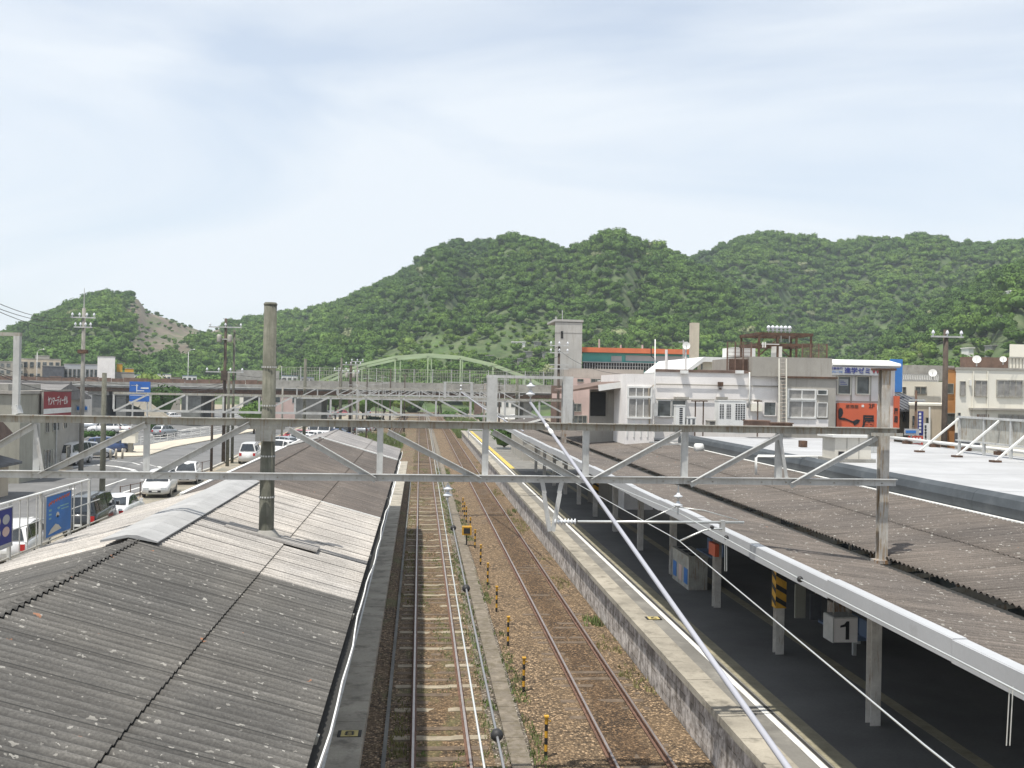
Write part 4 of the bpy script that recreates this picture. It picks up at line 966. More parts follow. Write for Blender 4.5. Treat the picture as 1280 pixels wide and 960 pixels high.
for k in range(7):
    h = L*(k+.1)/7.2; prof += [(0.025, h), (0.06, h+.018), (0.06, h+.024), (0.025, h+.036)]
mb.lathe(A, prof, 12, 'x'); mb.build('ribs', M['porcelain'], AI)
RA = thing('registration_arm', 'long horizontal steel tube arm with curved steady arm over the right platform', 'arm', B)
mb = MB(); mb.sm = True; mb.tube([B, C_], 0.024, 8); mb.build('tube', M['wire_w'], RA)
mb = MB(); mb.box(W(903,653).x-.04, W(903,653).x+.04, YP-.05, YP+.05, W(903,653).z-.16, W(903,653).z+.04); mb.build('clamp', M['steel'], RA)
st = [W(x, y, YP-.1) for x, y in ((903,661),(893,661),(880,663),(868,668),(850,676))]
mb = MB(); mb.sm = True; mb.tube(st, 0.018, 7); mb.build('steady_arm', M['wire_w'], RA)
mb = MB(); mb.sm = True; mb.tube([W(804,652), W(830,640), W(846,633)], 0.010, 6); mb.tube([W(848,634), W(880,638), W(922,650)], 0.010, 6); mb.build('stay_wire', M['wire_w'], RA)
mb = MB(); mb.sphere(W(890,659,YP-.1), .038, 8, 6); mb.build('pivot', M['black'], RA)

def wire(pts, r, mt, label, sag=0.0, name='overhead_wire', cat='wire', group=None, n=6):
    P = []
    for a, b in zip(pts, pts[1:]):
        a = Vector(a); b = Vector(b); k = 12 if sag else 1
        for i in range(k): q = a.lerp(b, i/k); q.z -= sag*4*(i/k)*(1-i/k); P.append(q)
    P.append(Vector(pts[-1])); mb = MB(); mb.tube(P, r, n); mb.sm = True
    return mb.solo(name, mt, label, cat, group)
YG2 = 56.0
# left track: contact and messenger wire
wire([(0.50, 2.5, 4.56), (0.52, YP, 4.60), (0.60, YG2, 4.66), (0.5, 95, 4.7), (0.6, 140, 4.7)], 0.009, M['wire_w'], 'thin bright contact wire above the left track')
m0 = W(560, 629); mL = [Vector((0.62, 3.0, 4.72)), Vector((0.58, 6.3, 4.84)), Vector((0.56, 11, 5.0)), m0, Vector((0.55, 27, 4.98)), Vector((0.57, 37, 4.92)), Vector((0.58, 47, 5.0)), Vector((0.6, YG2, 5.25)), Vector((0.6, 75, 5.0)), Vector((0.6, 95, 5.3))]
wire(mL, 0.010, M['wire'], 'thick grey messenger wire above the left track')
for i, (px, py) in enumerate([(565, 655), (575, 722), (609, 884)]):
    # clips sit on the wire
    yy = [15.2, 11.2, 6.9][i]; q = None
    for a, b in zip(mL, mL[1:]):
        if a.y <= yy <= b.y: q = a.lerp(b, (yy-a.y)/(b.y-a.y))
    mb = MB(); mb.sm = True; mb.sphere(q, 0.045, 10, 8); mb.solo('wire_clip', M['black'], f'round black clip on the wire over the left track, {["farthest","middle one","nearest"][i]} of three', 'wire clip', 'black clips on the left wire', smooth=True)
# right track
K = (W(848, 677).x)
cR = [Vector((3.75, 3, 4.55)), Vector((3.95, 7.4, 4.56)), W(849, 676), Vector((4.3, 35, 4.6)), Vector((4.2, YG2, 4.65)), Vector((4.6, 95, 4.7))]
wire(cR, 0.009, M['wire_w'], 'thin contact wire above the right track')
mR0 = W(848, 641); mR = [Vector((4.86, 3, 4.78)), PZ(1280, 868, 4.86), PZ(1000, 724, 4.93), mR0, Vector((4.6, 28, 4.9)), Vector((4.5, 42, 4.95)), Vector((4.4, YG2, 5.25))]
wire(mR, 0.009, M['wire_w'], 'thin messenger wire passing in front of the right canopy fascia')
for i, (px, py, yy) in enumerate([(908, 672, 14.2), (1000, 724, None)]):
    q = PZ(px, py, 4.98 if i == 0 else 4.93); mb = MB(); mb.sphere(q, 0.04, 10, 8); mb.solo('wire_clip', M['black'], ['round black clip on the right wire beside the steady arm', 'round black clip on the right wire before the fascia'][i], 'wire clip', smooth=True)
for a, b, i in (((906, 674), (906, 714), 0), ((1262, 858), (1258, 932), 1)):
    A = PZ(a[0], a[1], 4.97 if i == 0 else 4.86); B = PY(b[0], b[1], A.y); mb = MB(); mb.tube([A, B], .005, 5); mb.tube([A+Vector((.03, 0, 0)), B+Vector((.03, 0, 0))], .005, 5)
    mb.solo('dropper', M['wire_w'], ['pair of thin dropper wires by the steady arm', 'pair of thin dropper wires at the right edge of the view'][i], 'dropper wire')
# fat insulated feeder
f0 = Vector((IT.x+.02, YP, 7.01)); f1 = PY(985, 960, 7.0); f2 = f0+(f1-f0)*1.35; mid = f0.lerp(f1, 0.30); 
wire([f0, f0.lerp(f1, .25)+Vector((0, 0, -.0)), f1, f2], [0.025, 0.025, 0.026, 0.026], M['feeder'], 'thick pale insulated feeder cable slanting down across the right platform', name='feeder_cable', cat='cable', n=10)
q = PY(702, 572, 13.5); d = (f1-f0).normalized(); tq = (Vector((702, 572, 0)))
s0 = f0.lerp(f1, .165); mb = MB(); mb.tube([s0-d*.28, s0-d*.2, s0-d*.14], [.026, .034, .026], 10); mb.tube([s0+d*.02, s0+d*.08, s0+d*.2, s0+d*.28], [.026, .035, .035, .026], 10); mb.sm = True
mb.solo('cable_joint', M['white'], 'white sleeve joint on the slanting feeder cable', 'cable joint')

# further gantries
def gantry(Y, x0, x1, zt, zb, label, postx, posttop, frame=False, conc=False):
    t = thing('overhead_gantry', label, 'gantry', (0, Y, GZ))
    mb = MB(); mb.box(x0, x1, Y-.05, Y+.05, zt-.12, zt); mb.build('top_chord', M['steel_old'], t)
    mb = MB(); mb.box(x0, x1, Y-.05, Y+.05, zb-.06, zb+.06); mb.build('bottom_chord', M['steel'], t)
    n = int((x1-x0)/1.9); dx = (x1-x0)/n
    for k in range(n+1):
        x = x0+k*dx; mb = MB(); mb.box(x-.05, x+.05, Y-.03, Y+.03, zb+.06, zt-.12); mb.build('vertical', M['steel'], t)
        if k < n:
            a = (x+.1, Y-.06, zb) if k < n/2 else (x+.1, Y-.06, zt-.1); b = (x+dx-.1, Y-.06, zt-.1) if k < n/2 else (x+dx-.1, Y-.06, zb)
            mb = MB(); mb.bar(b if False else a, b, 0.03, 0.09, up=(0, 0, 1)); mb.build('diagonal', M['steel'], t)
    for x, top, base in postx:
        mb = MB(); mb.sm = conc; 
        if conc: mb.tube([(x, Y+.25, base), (x, Y+.25, top)], [.17, .13], 12)
        else: hbeam(mb, x, Y+.2, base, top, .28)
        mb.build('post', M['pole'] if conc else M['post'], t)
    if frame:
        for x in (1.4, 2.9): mb = MB(); mb.box(x-.07, x+.07, Y-.06, Y+.06, zt, zt+.85); mb.build('frame_post', M['steel'], t)
        mb = MB(); mb.box(1.3, 3.0, Y-.05, Y+.05, zt+.85, zt+.9); mb.build('frame_beam', M['steel'], t)
    return t
gantry(YG2, -16.6, 8.7, 6.62, 5.62, 'second steel lattice gantry, just before the far end of the canopies', [(8.2, 7.8, 4.05)], 7, frame=True)
gantry(95, -11.5, 9.5, 6.9, 5.9, 'third lattice gantry between the canopies and the road bridge', [(9.3, 8.2, GZ), (-10.8, 9.6, GZ)], 8, conc=True)
gantry(128, -10.5, 9.8, 6.9, 5.9, 'fourth lattice gantry in front of the road bridge', [(9.6, 8.0, GZ), (-10.0, 10.6, GZ)], 8, conc=True)
gantry(158, -9.8, 10.5, 6.6, 5.7, 'fifth lattice gantry close to the road bridge', [(10.3, 7.8, GZ), (-9.6, 7.8, GZ)], 8)
gantry(215, -9.5, 11, 6.3, 5.4, 'farthest lattice gantry beyond the road bridge', [(10.8, 7.2, GZ), (-9.3, 7.2, GZ)], 8)
insulator_discs((2.3, YG2, 7.5), 'small insulator in the frame above the second gantry', up=.2, gap=.2)
wire([(2.3, YG2, 6.95), (3.2, 50, 6.2), (4.2, 40, 5.5)], .03, M['feeder'], 'pale feeder cable dropping from the second gantry', name='feeder_cable', cat='cable')
# slender masts beside the far tracks
mi = 0
for x, y, h_ in ((-7.2,108,7.6),(-6.4,122,8.4),(-8.4,136,7.2),(-5.6,150,8.8),(9.0,112,7.0),(10.4,122,8.6),(8.8,138,7.4),(11.6,146,8.2),(13.2,132,6.6),(-7.8,190,8.5),(12.0,188,8.6),(-6.0,232,8),(13,240,8)):
    t = thing('track_mast', ['slender grey','thin pale','narrow dark'][mi % 3]+' mast '+['left of the tracks just beyond the third gantry','left of the tracks before the fourth gantry','farthest left before the viaduct','left of the tracks closest to the viaduct','on the grass right of the tracks beyond the platform','behind the fourth gantry at its right end','right of the tracks after the fourth gantry','farthest right before the viaduct','beside the low shed','seen under the viaduct left of the tracks','seen under the viaduct right of the tracks','left of the tracks beyond the farthest gantry','right of the tracks beyond the farthest gantry'][mi], 'mast', (x, y, GZ), 0, 'masts beside the far tracks'); mi += 1
    mb = MB(); mb.tube([(x, y, GZ), (x, y, h_)], [.09, .06], 7); mb.build('shaft', M[['steel', 'polec', 'wood'][mi % 3]], t)
    s = 1 if x < 0 else -1; mb = MB(); mb.bar((x, y, h_-1.2), (x+s*2.6, y, h_-.9), .05); mb.bar((x, y, h_-.2), (x+s*2.4, y, h_-.9), .03); mb.bar((x-.5, y, h_-.4), (x+.5, y, h_-.4), .06); mb.build('arm', M['steel'], t)
# signal posts and small masts near the tracks
def pole(px, base_py, top_py, label, r=0.15, mt='polec', arms=(), name='utility_pole', z=GZ, extras=None, Y=None, cat='utility pole'):
    b = PZ(px, base_py, z) if Y is None else PY(px, base_py, Y); 
    if Y is not None: b.z = z
    top = PY(px, top_py, b.y).z
    t = thing(name, label, cat, (b.x, b.y, b.z))
    mb = MB(); mb.sm = True; mb.tube([b, (b.x, b.y, top)], [r, r*.72], 10); mb.build('shaft', M[mt], t)
    for (py, half, n, ins) in arms:
        z_ = PY(px, py, b.y).z; mb = MB(); mb.box(b.x-half, b.x+half, b.y-.2, b.y-.1, z_-.05, z_+.05); arm = mb.build('crossarm', M['steel'], t)
        if ins:
            for k in range(n):
                x = b.x-half+.12+(2*half-.24)*k/max(1, n-1); q = MB(); q.lathe((x, b.y-.15, z_+.05), [(.04, 0), (.035, .1), (.10, .13), (.10, .2), (.06, .28), (.02, .34)], 8); q.build('pin_insulator', M['porcelain'], arm)
    if extras: extras(t, b, top)
    return t, b, top
def lightning(t, b, top):
    mb = MB(); mb.tube([(b.x, b.y, top), (b.x, b.y, top+1.6)], [.05, .02], 6); mb.build('lightning_rod', M['steel'], t)
    mb = MB(); mb.box(b.x-.35, b.x+.35, b.y-.3, b.y+.1, top-3.6, top-3.3); mb.build('bracket', M['rust'], t)
p99, b99, t99 = pole(101, 592, 385, 'tall pale utility pole with crossarm beside the grey office on the left', .19, 'polec', [(397, 0.95, 4, 1), (409, 0.7, 4, 1)], extras=lightning)
pole(127, 652, 466, 'shorter dark weathered pole in front of the road island', .16, 'pole')
def can(t, b, top):
    z = top-2.2
    for dx in (-.5, .45):
        mb = MB(); mb.sm = True; mb.lathe((b.x+dx, b.y-.35, z), [(.2, 0), (.22, .1), (.22, .6), (.16, .7)], 10); mb.build('transformer', M['steel_old'], t)
    mb = MB(); mb.box(b.x-.28, b.x+.25, b.y-.4, b.y+.2, z-3.5, z-2.6); mb.build('switch_box', M['wood'], t)
p278, b278, t278 = pole(279, 579, 398, 'tall wooden utility pole crowded with brackets at the car park edge', .17, 'wood', [(409, 1.5, 3, 1), (424, .6, 2, 1), (465, 1.7, 4, 1)], extras=can)
pole(290, 579, 412, 'bare tall pole close beside the crowded utility pole', .14, 'pole', [])
pole(284, 583, 466, 'short grey pole between the pair of tall poles', .16, 'pole')
pole(264, 589, 500, 'low dark post near the road railing', .12, 'wood')
pole(341, 560, 486, 'low pole behind the concrete pole', .12, 'polec', [(492, .5, 2, 0)]) if False else None
pole(352, 556, 484, 'pale post beside the parked cars', .14, 'polec')
p436, b436, _ = pole(437, 549, 452, 'dark pole carrying transformers near the road bridge', .24, 'wood', [(456, 1.4, 5, 1), (466, 1.2, 4, 1)], extras=can)
pole(424, 548, 461, 'darker pole immediately left of the transformer pole', .15, 'wood', [(463, .9, 3, 1)])
pole(487, 545, 462, 'slim pole rising before the road bridge', .13, 'wood')
pole(505, 540, 468, 'thin post before the bridge railing', .11, 'wood')
pole(445, 545, 454, 'slender pole right of the transformer pole', .13, 'polec', [(452, .9, 3, 1)])
pole(1180, 560, 412, 'dark wooden utility pole before the ochre and cream buildings', .20, 'wood', [(421, 1.0, 3, 1)], Y=57, z=GZ)
pole(1179, 560, 403, 'thin antenna mast on the wooden pole side', .03, 'steel', Y=57.4, name='antenna_mast', cat='antenna') if False else None
pole(697, 540, 433, 'grey utility pole with many wires before the pink building', .16, 'wood', [(432, .9, 3, 1), (441, .9, 3, 1), (456, .9, 0, 0), (461, .9, 0, 0)], Y=92)
pole(705, 560, 476, 'round post before the pink building', .12, 'polec', Y=80)
pole(1144, 560, 488, 'rusty thin pole with crossarm before the beige building', .09, 'rust', [(500, .5, 0, 0)], Y=58)
def lamp_extra(t, b, top):
    mb = MB(); mb.sm = True; mb.tube([(b.x, b.y, top), (b.x+.4, b.y, top+.45), (b.x+1.1, b.y, top+.6)], .05, 6); mb.build('arm', M['steel'], t)
    mb = MB(); mb.lathe((b.x+1.2, b.y, top+.52), [(.12, 0), (.2, .05), (.1, .16)], 8); mb.build('lamp_head', M['white'], t)
pole(234, 520, 440, 'street lamp with curved arm on the left of the bridge', .09, 'steel', name='street_lamp', extras=lamp_extra, cat='street lamp')
pole(45, 520, 440, 'street lamp by the distant white apartments', .08, 'steel', name='street_lamp', extras=lamp_extra, cat='street lamp')
# lines to the tall pole
def P_(x, y, Y): return PY(x, y, Y)
for i, (y0, y1, nm) in enumerate([(370, 396, 'upper'), (378, 399, 'middle'), (380, 411, 'lower')]):
    wire([P_(-30, y0-4, 42), P_(93+i*5, y1, b99.y)], .016, M['wire_k'], f'{nm} dark power line running from the left edge to the tall pale pole', sag=.5)
for i, (x0, y0, x1, y1) in enumerate([(0, 455, 100, 470), (0, 462, 100, 478), (20, 470, 100, 488)]):
    wire([P_(x0-30, y0-6, 60), P_(x1, y1, b99.y), P_(200, y1+8, 120), P_(279, 478+i*3, b278.y+.0)], .022, M['wire_k'], f'dark sagging cable from the left edge across the road, {["top","second","third"][i]} of three', sag=.5, group='cables over the left road')
for i, (yy) in enumerate((398, 409, 466)):
    wire([P_(279, yy, b278.y), P_(437, 456+i*4, b436.y)], .016, M['wire_k'], f'{["upper","middle","lower"][i]} dark cable between the crowded pole and the transformer pole', sag=.8)
for i in range(3):
    wire([P_(437+i*4, 455+i*3, b436.y), P_(560, 462+i*5, 150), P_(697, 434+i*6, 92)], .02, M['wire_k'], f'{["upper","middle","lower"][i]} dark cable over the tracks towards the grey utility pole', sag=.7)
wire([P_(697, 436, 92), P_(790, 468, 60)], .015, M['wire_k'], 'dark cable from the grey pole to the white building', sag=.6)
for i in range(2):
    wire([P_(1160, 422+i*2, 57), P_(1290, 408+i*14, 60)], .013, M['wire_k'], ['upper', 'lower'][i]+' dark line from the wooden pole to the right edge', sag=.3)

# ================================================================ ROAD BRIDGE WITH ARCHES
YB = 172.0
RB = thing('road_viaduct', 'long grey concrete road viaduct crossing the railway', 'bridge', (-20, YB, GZ))
def zB(py, px=525): return PY(px, py, YB).z
xs0, xs1 = PY(-160, 480, YB).x, PY(560, 490, YB).x; xe = PY(845, 490, YB).x
mb = MB(); mb.box(xs0, xe, YB, YB+13, 6.0, 6.9); mb.build('deck', M['concrete_dark'], RB)
xq = PY(345, 480, YB).x; mb = MB(); mb.box(xs0, xq, YB-.25, YB, 6.0, 6.95); mb.box(xq, xe, YB-.25, YB, 6.35, 7.75); mb.build('parapet', M['concrete'], RB)
mb = MB(); mb.box(xs0, xe, YB-.1, YB+.3, 5.35, 6.0); mb.box(xs0, xe, YB+6, YB+6.5, 5.35, 6.0); mb.box(xs0, xe, YB+12.4, YB+12.8, 5.35, 6.0); mb.build('girders', M['rust'], RB)
mb = MB(); mb.box(xs0, xe, YB-.33, YB-.25, 6.3, 6.42); mb.build('edge_pipe', M['steel'], RB)
for px, w in ((122, 2.2), (150, 1.6), (238, 3.2), (308, 1.2), (385, 4.4), (660, 1.4), (730, 2.0)):
    x = PY(px, 500, YB).x; mb = MB(); mb.box(x-w/2, x+w/2, YB+.6, YB+12, GZ-.2, 5.35); mb.build('pier', M['concrete_dark'], RB)
    mb = MB(); mb.box(x-w/2-.6, x+w/2+.6, YB+.3, YB+12.2, 4.7, 5.35); mb.build('pier_cap', M['concrete'], RB) if w < 3 else None
# rusty noise barrier on the left half, mesh fence over the tracks
mb = MB(); x = xs0
while x < PY(335, 470, YB).x: mb.box(x, x+1.93, YB-.12, YB-.04, 6.95, 7.6+0.1*sin(x)); x += 2.0
mb.build('barrier_panel', M['brownrust'], RB)
fx0, fx1 = PY(352, 470, YB).x, xe
mb = MB(); x = fx0
while x < fx1: mb.box(x-.02, x+.02, YB-.15, YB-.11, 7.75, 10.0); x += 0.42
mb.box(fx0, fx1, YB-.16, YB-.10, 9.94, 10.0); mb.box(fx0, fx1, YB-.16, YB-.10, 8.8, 8.85); mb.build('picket_fence', M['steel_old'], RB)
mb = MB(); x = fx0
while x < fx1: mb.box(x-.06, x+.06, YB-.2, YB-.1, 7.0, 10.1); x += 3.2
mb.build('fence_posts', M['steel'], RB)
mb = MB(); x = fx0
while x < fx1: mb.box(x-.02, x+.02, YB+12.9, YB+12.94, 7.0, 9.7); x += 0.42
mb.box(fx0, fx1, YB+12.88, YB+12.96, 9.64, 9.7); mb.build('far_picket_fence', M['steel_old'], RB)
mb = MB(); mb.box(PY(290, 460, YB).x, PY(345, 460, YB).x, YB+4, YB+4.3, 7.6, 9.4); mb.build('rear_panel', M['concrete'], RB)
AB = thing('arch_bridge', 'pale green steel arch rising above the road bridge over the tracks', 'arch bridge', (8, YB, 7))
ARCU = [0, .065, .20, .34, .48, .62, .76, .90, 1]
def rib(Y, x0, xa, x1, zb, za, lab):
    pts = []
    n = 24
    for i in range(n+1):
        u = i/n; x = x0+(x1-x0)*u; pts.append((x, Y, zb+(za-zb)*(1-(2*u-1)**2)**1.0))
    # flat-topped polygonal arch: straight segments between the hangers
    key = [(x0+(x1-x0)*u, Y, zb+(za-zb)*(1-(2*u-1)**2)) for u in ARCU]
    mb = MB()
    for a, b in zip(key, key[1:]): mb.bar(a, b, .38, .42)
    mb.build('rib', M['green_arch'], AB)
    for (x, y, z) in key[1:-1] + [tuple((Vector(key[i])+Vector(key[i+1]))/2) for i in range(1, 5)][:0]:
        mb = MB(); mb.box(x-.11, x+.11, Y-.11, Y+.11, 6.9, z); mb.build('hanger', M['green_arch'], AB)
A0 = PY(393, 480, YB+1).x; A1 = PY(684, 487, YB+1).x
rib(YB+0.7, A0, 0, A1, 7.2, PY(533, 443, YB+.7).z, 'near'); rib(YB+11.8, A0+.5, 0, A1+1, 7.2, PY(533, 443, YB+.7).z, 'far')
key = ARCU[2:-1]
for u in key:
    x = A0+(A1-A0)*u; z = 7.2+(PY(533, 443, YB+.7).z-7.2)*(1-(2*u-1)**2); mb = MB(); mb.box(x-.12, x+.12, YB+.9, YB+11.6, z-.2, z+.1); mb.build('cross_brace', M['green_arch'], AB)
# stair of the footbridge
FS = thing('footbridge_stair', 'straight grey stairway descending from the viaduct beside the blue road sign', 'stairway', PZ(200, 530, GZ))
YS = 130.0
for dy in (0, 2.0):
    a = PY(176, 505, YS); b = PY(208, 528, YS); c = PY(162, 500, YS); mb = MB(); mb.bar(a+Vector((0, dy, 0)), b+Vector((0, dy, 0)), .12, .95); mb.bar(c+Vector((0, dy, 0)), a+Vector((0, dy, 0)), .12, .95); mb.build('side_wall', M['island'], FS)
mb = MB(); a = PY(176, 508, YS); b = PY(207, 530, YS)
for k in range(16): q = a.lerp(b, k/15); mb.box(q.x-.25, q.x+.15, YS+.1, YS+1.9, q.z-.2, q.z)
mb.build('steps', M['concrete'], FS)
# ================================================================ SIGNS
def px_quad_box(mb, px0, py0, px1, py1, Y, t):
    """upright panel facing the station whose corners fall at those photo pixels when seen at distance Y"""
    a = PY(px0, (py0+py1)/2, Y).x; b = PY(px1, (py0+py1)/2, Y).x; z1 = PY((px0+px1)/2, py0, Y).z; z0 = PY((px0+px1)/2, py1, Y).z
    mb.box(min(a, b), max(a, b), Y-t, Y, z0, z1); return min(a, b), max(a, b), z0, z1
BS = thing('road_sign', 'large blue direction sign on two grey posts over the road', 'road sign', PZ(178, 540, GZ))
YSg = 108.0
mb = MB(); X0, X1, Z0, Z1 = px_quad_box(mb, 162, 477, 188, 502, YSg, .08); mb.build('panel', M['signblue'], BS)
mb = MB(); mb.box(X0+.06, X1-.06, YSg-.095, YSg-.082, Z0+.62, Z0+.66); cx_ = (X0+X1)/2
mb.box(cx_-.35, cx_-.27, YSg-.095, YSg-.082, Z0+.9, Z1-.45); mb.add([(cx_-.46, YSg-.09, Z1-.46), (cx_-.16, YSg-.09, Z1-.46), (cx_-.31, YSg-.09, Z1-.26)], [(0, 1, 2)]); mb.box(cx_-.27, cx_+.45, YSg-.095, YSg-.082, Z0+1.1, Z0+1.18); mb.build('arrows', M['white'], BS, fix=False)
mb = MB(); mb.box(cx_-.9, cx_-.35, YSg-.095, YSg-.082, Z1-.42, Z1-.36); mb.box(cx_+.1, cx_+.9, YSg-.095, YSg-.082, Z0+1.35, Z0+1.5); mb.box(cx_+.15, cx_+.8, YSg-.095, YSg-.082, Z0+.8, Z0+.95); mb.build('place_name_bars', M['white'], BS)
for dx in (-.75, .75): mb = MB(); mb.tube([(cx_+dx, YSg+.1, GZ), (cx_+dx, YSg+.1, Z1)], .09, 8); mb.build('post', M['steel'], BS)
# ================================================================ BUILDINGS
def win(parent, px0, py0, px1, py1, Y, panes=2, frame='steel', pane='glass', t=0.07, split=None):
    """window on a wall facing the station: frame bars standing proud of the wall, panes just off it"""
    a = PY(px0, (py0+py1)/2, Y).x; b = PY(px1, (py0+py1)/2, Y).x; z1 = PY((px0+px1)/2, py0, Y).z; z0 = PY((px0+px1)/2, py1, Y).z
    f = MB(); fw = min(0.09, (b-a)*.08)
    f.box(a-fw, a, Y-t, Y-.001, z0-fw, z1+fw); f.box(b, b+fw, Y-t, Y-.001, z0-fw, z1+fw); f.box(a, b, Y-t, Y-.001, z1, z1+fw); f.box(a, b, Y-t-.04, Y-.001, z0-fw, z0)
    w = (b-a)/panes
    for k in range(1, panes): f.box(a+k*w-.025, a+k*w+.025, Y-t+.01, Y-.001, z0, z1)
    if split: zs = z0+(z1-z0)*split; f.box(a, b, Y-t+.012, Y-.001, zs-.05, zs+.05)
    fr = f.build('window', M[frame], parent)
    p = MB(); p.add([(a, Y-.02, z0), (b, Y-.02, z0), (b, Y-.02, z1), (a, Y-.02, z1)], [(0, 1, 2, 3)]); p.build('pane', M[pane], fr, fix=False)
    return fr
def bx(px0, px1, py0, Y): return PY(px0, py0, Y).x, PY(px1, py0, Y).x
def building(name, label, px0, px1, pytop, Y, depth, wall, z0=GZ, cat='building', parapet=None, roofm='concrete', ov=0.0):
    a, b = bx(px0, px1, pytop, Y); zt = PY((px0+px1)/2, pytop, Y).z
    t = thing(name, label, cat, ((a+b)/2, Y, z0))
    q = (Y+depth)/Y; mb = MB(); mb.prism([(a, Y), (b, Y), (b*q, Y+depth), (a*q, Y+depth)], z0, zt, 'z'); mb.build('wall', M[wall], t)
    if parapet:
        mb = MB(); mb.prism([(a-.06-ov, Y-.06-ov), (b+.06+ov, Y-.06-ov), (b*q+.06, Y+depth+.06), (a*q-.06, Y+depth+.06)], zt, zt+.14, 'z'); mb.build('roof_edge', M[parapet], t)
    return t, a, b, zt

# white railway office on the roof line
YW = 52.0
WB, a, b, zt = building('white_building', 'stained white two storey building with air conditioners and thin pipes', 819, 975, 466, YW, 9, 'whitewall', parapet='brownroof')
a2, b2 = bx(783, 819, 466, YW-1.2); mb = MB(); mb.box(a2, b2, YW-1.2, YW+6, GZ, PY(800, 468, YW).z); mb.build('stair_bay', M['whitewall'], WB)
win(WB, 786, 485, 813, 495, YW-1.2, 3, 'white', 'curtain'); win(WB, 786, 499, 813, 521, YW-1.2, 3, 'white', 'curtain')
mb = MB(); x0, x1 = bx(784, 818, 530, YW-1.22)
for k in range(5): x = x0+(x1-x0)*k/4; mb.box(x-.03, x+.03, YW-1.24, YW-1.201, GZ+5, PY(800, 524, YW).z)
mb.build('wall_ribs', M['white'], WB)
win(WB, 822, 501, 838, 520, YW, 1, 'white', 'glass'); win(WB, 840, 501, 856, 520, YW, 1, 'white', 'glass')
win(WB, 928, 503, 931, 521, YW, 1, 'greywall', 'dark')
fr = win(WB, 955, 503, 969, 519, YW, 1, 'whitewall', 'glass')
def wallpipe(parent, pts, Y, r=.035, mt='steel', name='pipe'):
    mb = MB(); mb.sm = True; mb.tube([PY(x, y, Y) for x, y in pts], r, 7); return mb.build(name, M[mt], parent)
wallpipe(WB, [(809,532),(809,486),(812,481),(830,480),(975,483)], YW-.08-0.0, .03, 'greywall') if False else wallpipe(WB, [(820,480),(975,483)], YW-.08, .03, 'greywall')
wallpipe(WB, [(812,532),(811,486),(818,481)], YW-1.27, .03, 'beige')
wallpipe(WB, [(937,465),(937,500),(935,510)], YW-.1, .05, 'steel', 'downpipe')
wallpipe(WB, [(820,499),(950,500)], YW-.07, .025, 'greywall')
mb = MB(); px_quad_box(mb, 897, 477.5, 902, 483, YW-.01, .3); px_quad_box(mb, 899, 485, 901, 487, YW-.01, .15); mb.build('wall_lamp', M['rust'], WB)
mb = MB(); px_quad_box(mb, 895, 496, 908, 499, YW-.005, .25); px_quad_box(mb, 842, 496, 858, 499, YW-.005, .5); mb.build('small_canopy', M['greywall'], WB)
mb = MB(); px_quad_box(mb, 938, 505, 951, 514, YW-.005, .22); mb.build('meter_box', M['cream'], WB)
mb = MB(); px_quad_box(mb, 850, 463, 859, 467, YW-.07, .25); px_quad_box(mb, 919, 463, 928, 467, YW-.07, .25); mb.build('gutter_heads', M['white'], WB)
for i, px in enumerate((869, 879, 947)):
    mb = MB(); x = PY(px, 520, YW-.9).x; zt_ = PY(px, 502, YW-.9).z; mb.tube([(x, YW-.9, 4.9), (x, YW-.9, zt_)], .035, 6); mb.box(x-.2, x+.2, YW-1.0, YW-.8, zt_, zt_+.06); mb.solo('vent_post', M['rust'], ['rusty vent post left of its neighbour before the white building', 'rusty vent post right of its neighbour before the white building', 'rusty vent post beside the small grey door window'][i], 'vent post')
# mast pole with bracket at the corner
mst = thing('roof_mast', 'slender white mast with cables at the corner of the white building', 'mast', PY(818, 545, YW-1.4))
mb = MB(); mb.sm = True; mb.tube([PY(818, 540, YW-1.4), PY(819, 424, YW-1.4)], .03, 8); mb.build('shaft', M['white'], mst)
mb = MB(); px_quad_box(mb, 817, 504, 821, 520, YW-1.45, .2); mb.build('switch_box', M['steel'], mst)
mb = MB(); mb.tube([PY(814, 430, YW-1.45), PY(814, 445, YW-1.45), PY(818, 448, YW-1.45)], .03, 6); mb.build('bracket', M['wire_k'], mst)
# annex shed left of it
SH, a, b, zt = building('lean_to_shed', 'weathered brown shed with sloping white edged roof beside the white building', 737, 783, 487, YW+2, 6, 'greywall')
mb = MB(); A = PY(716, 488, YW+.5); B = PY(784, 478, YW+.5); mb.prism([(A.x, A.z-.05), (B.x, B.z-.05), (B.x, B.z+.12), (A.x, A.z+.05)], YW+.3, YW+8, 'y'); mb.build('roof', M['brownroof'], SH)
mb = MB(); A = PY(748, 485, YW+.2); B = PY(783, 480, YW+.2); mb.bar(A, B, .05, .32); mb.build('fascia', M['white'], SH)
mb = MB(); px_quad_box(mb, 738, 490, 757, 520, YW+1.99, .04); mb.build('opening', M['dark'], SH)
mb = MB(); px_quad_box(mb, 760, 491, 781, 533, YW+1.995, .06); mb.build('shutter', M['greywall'], SH)
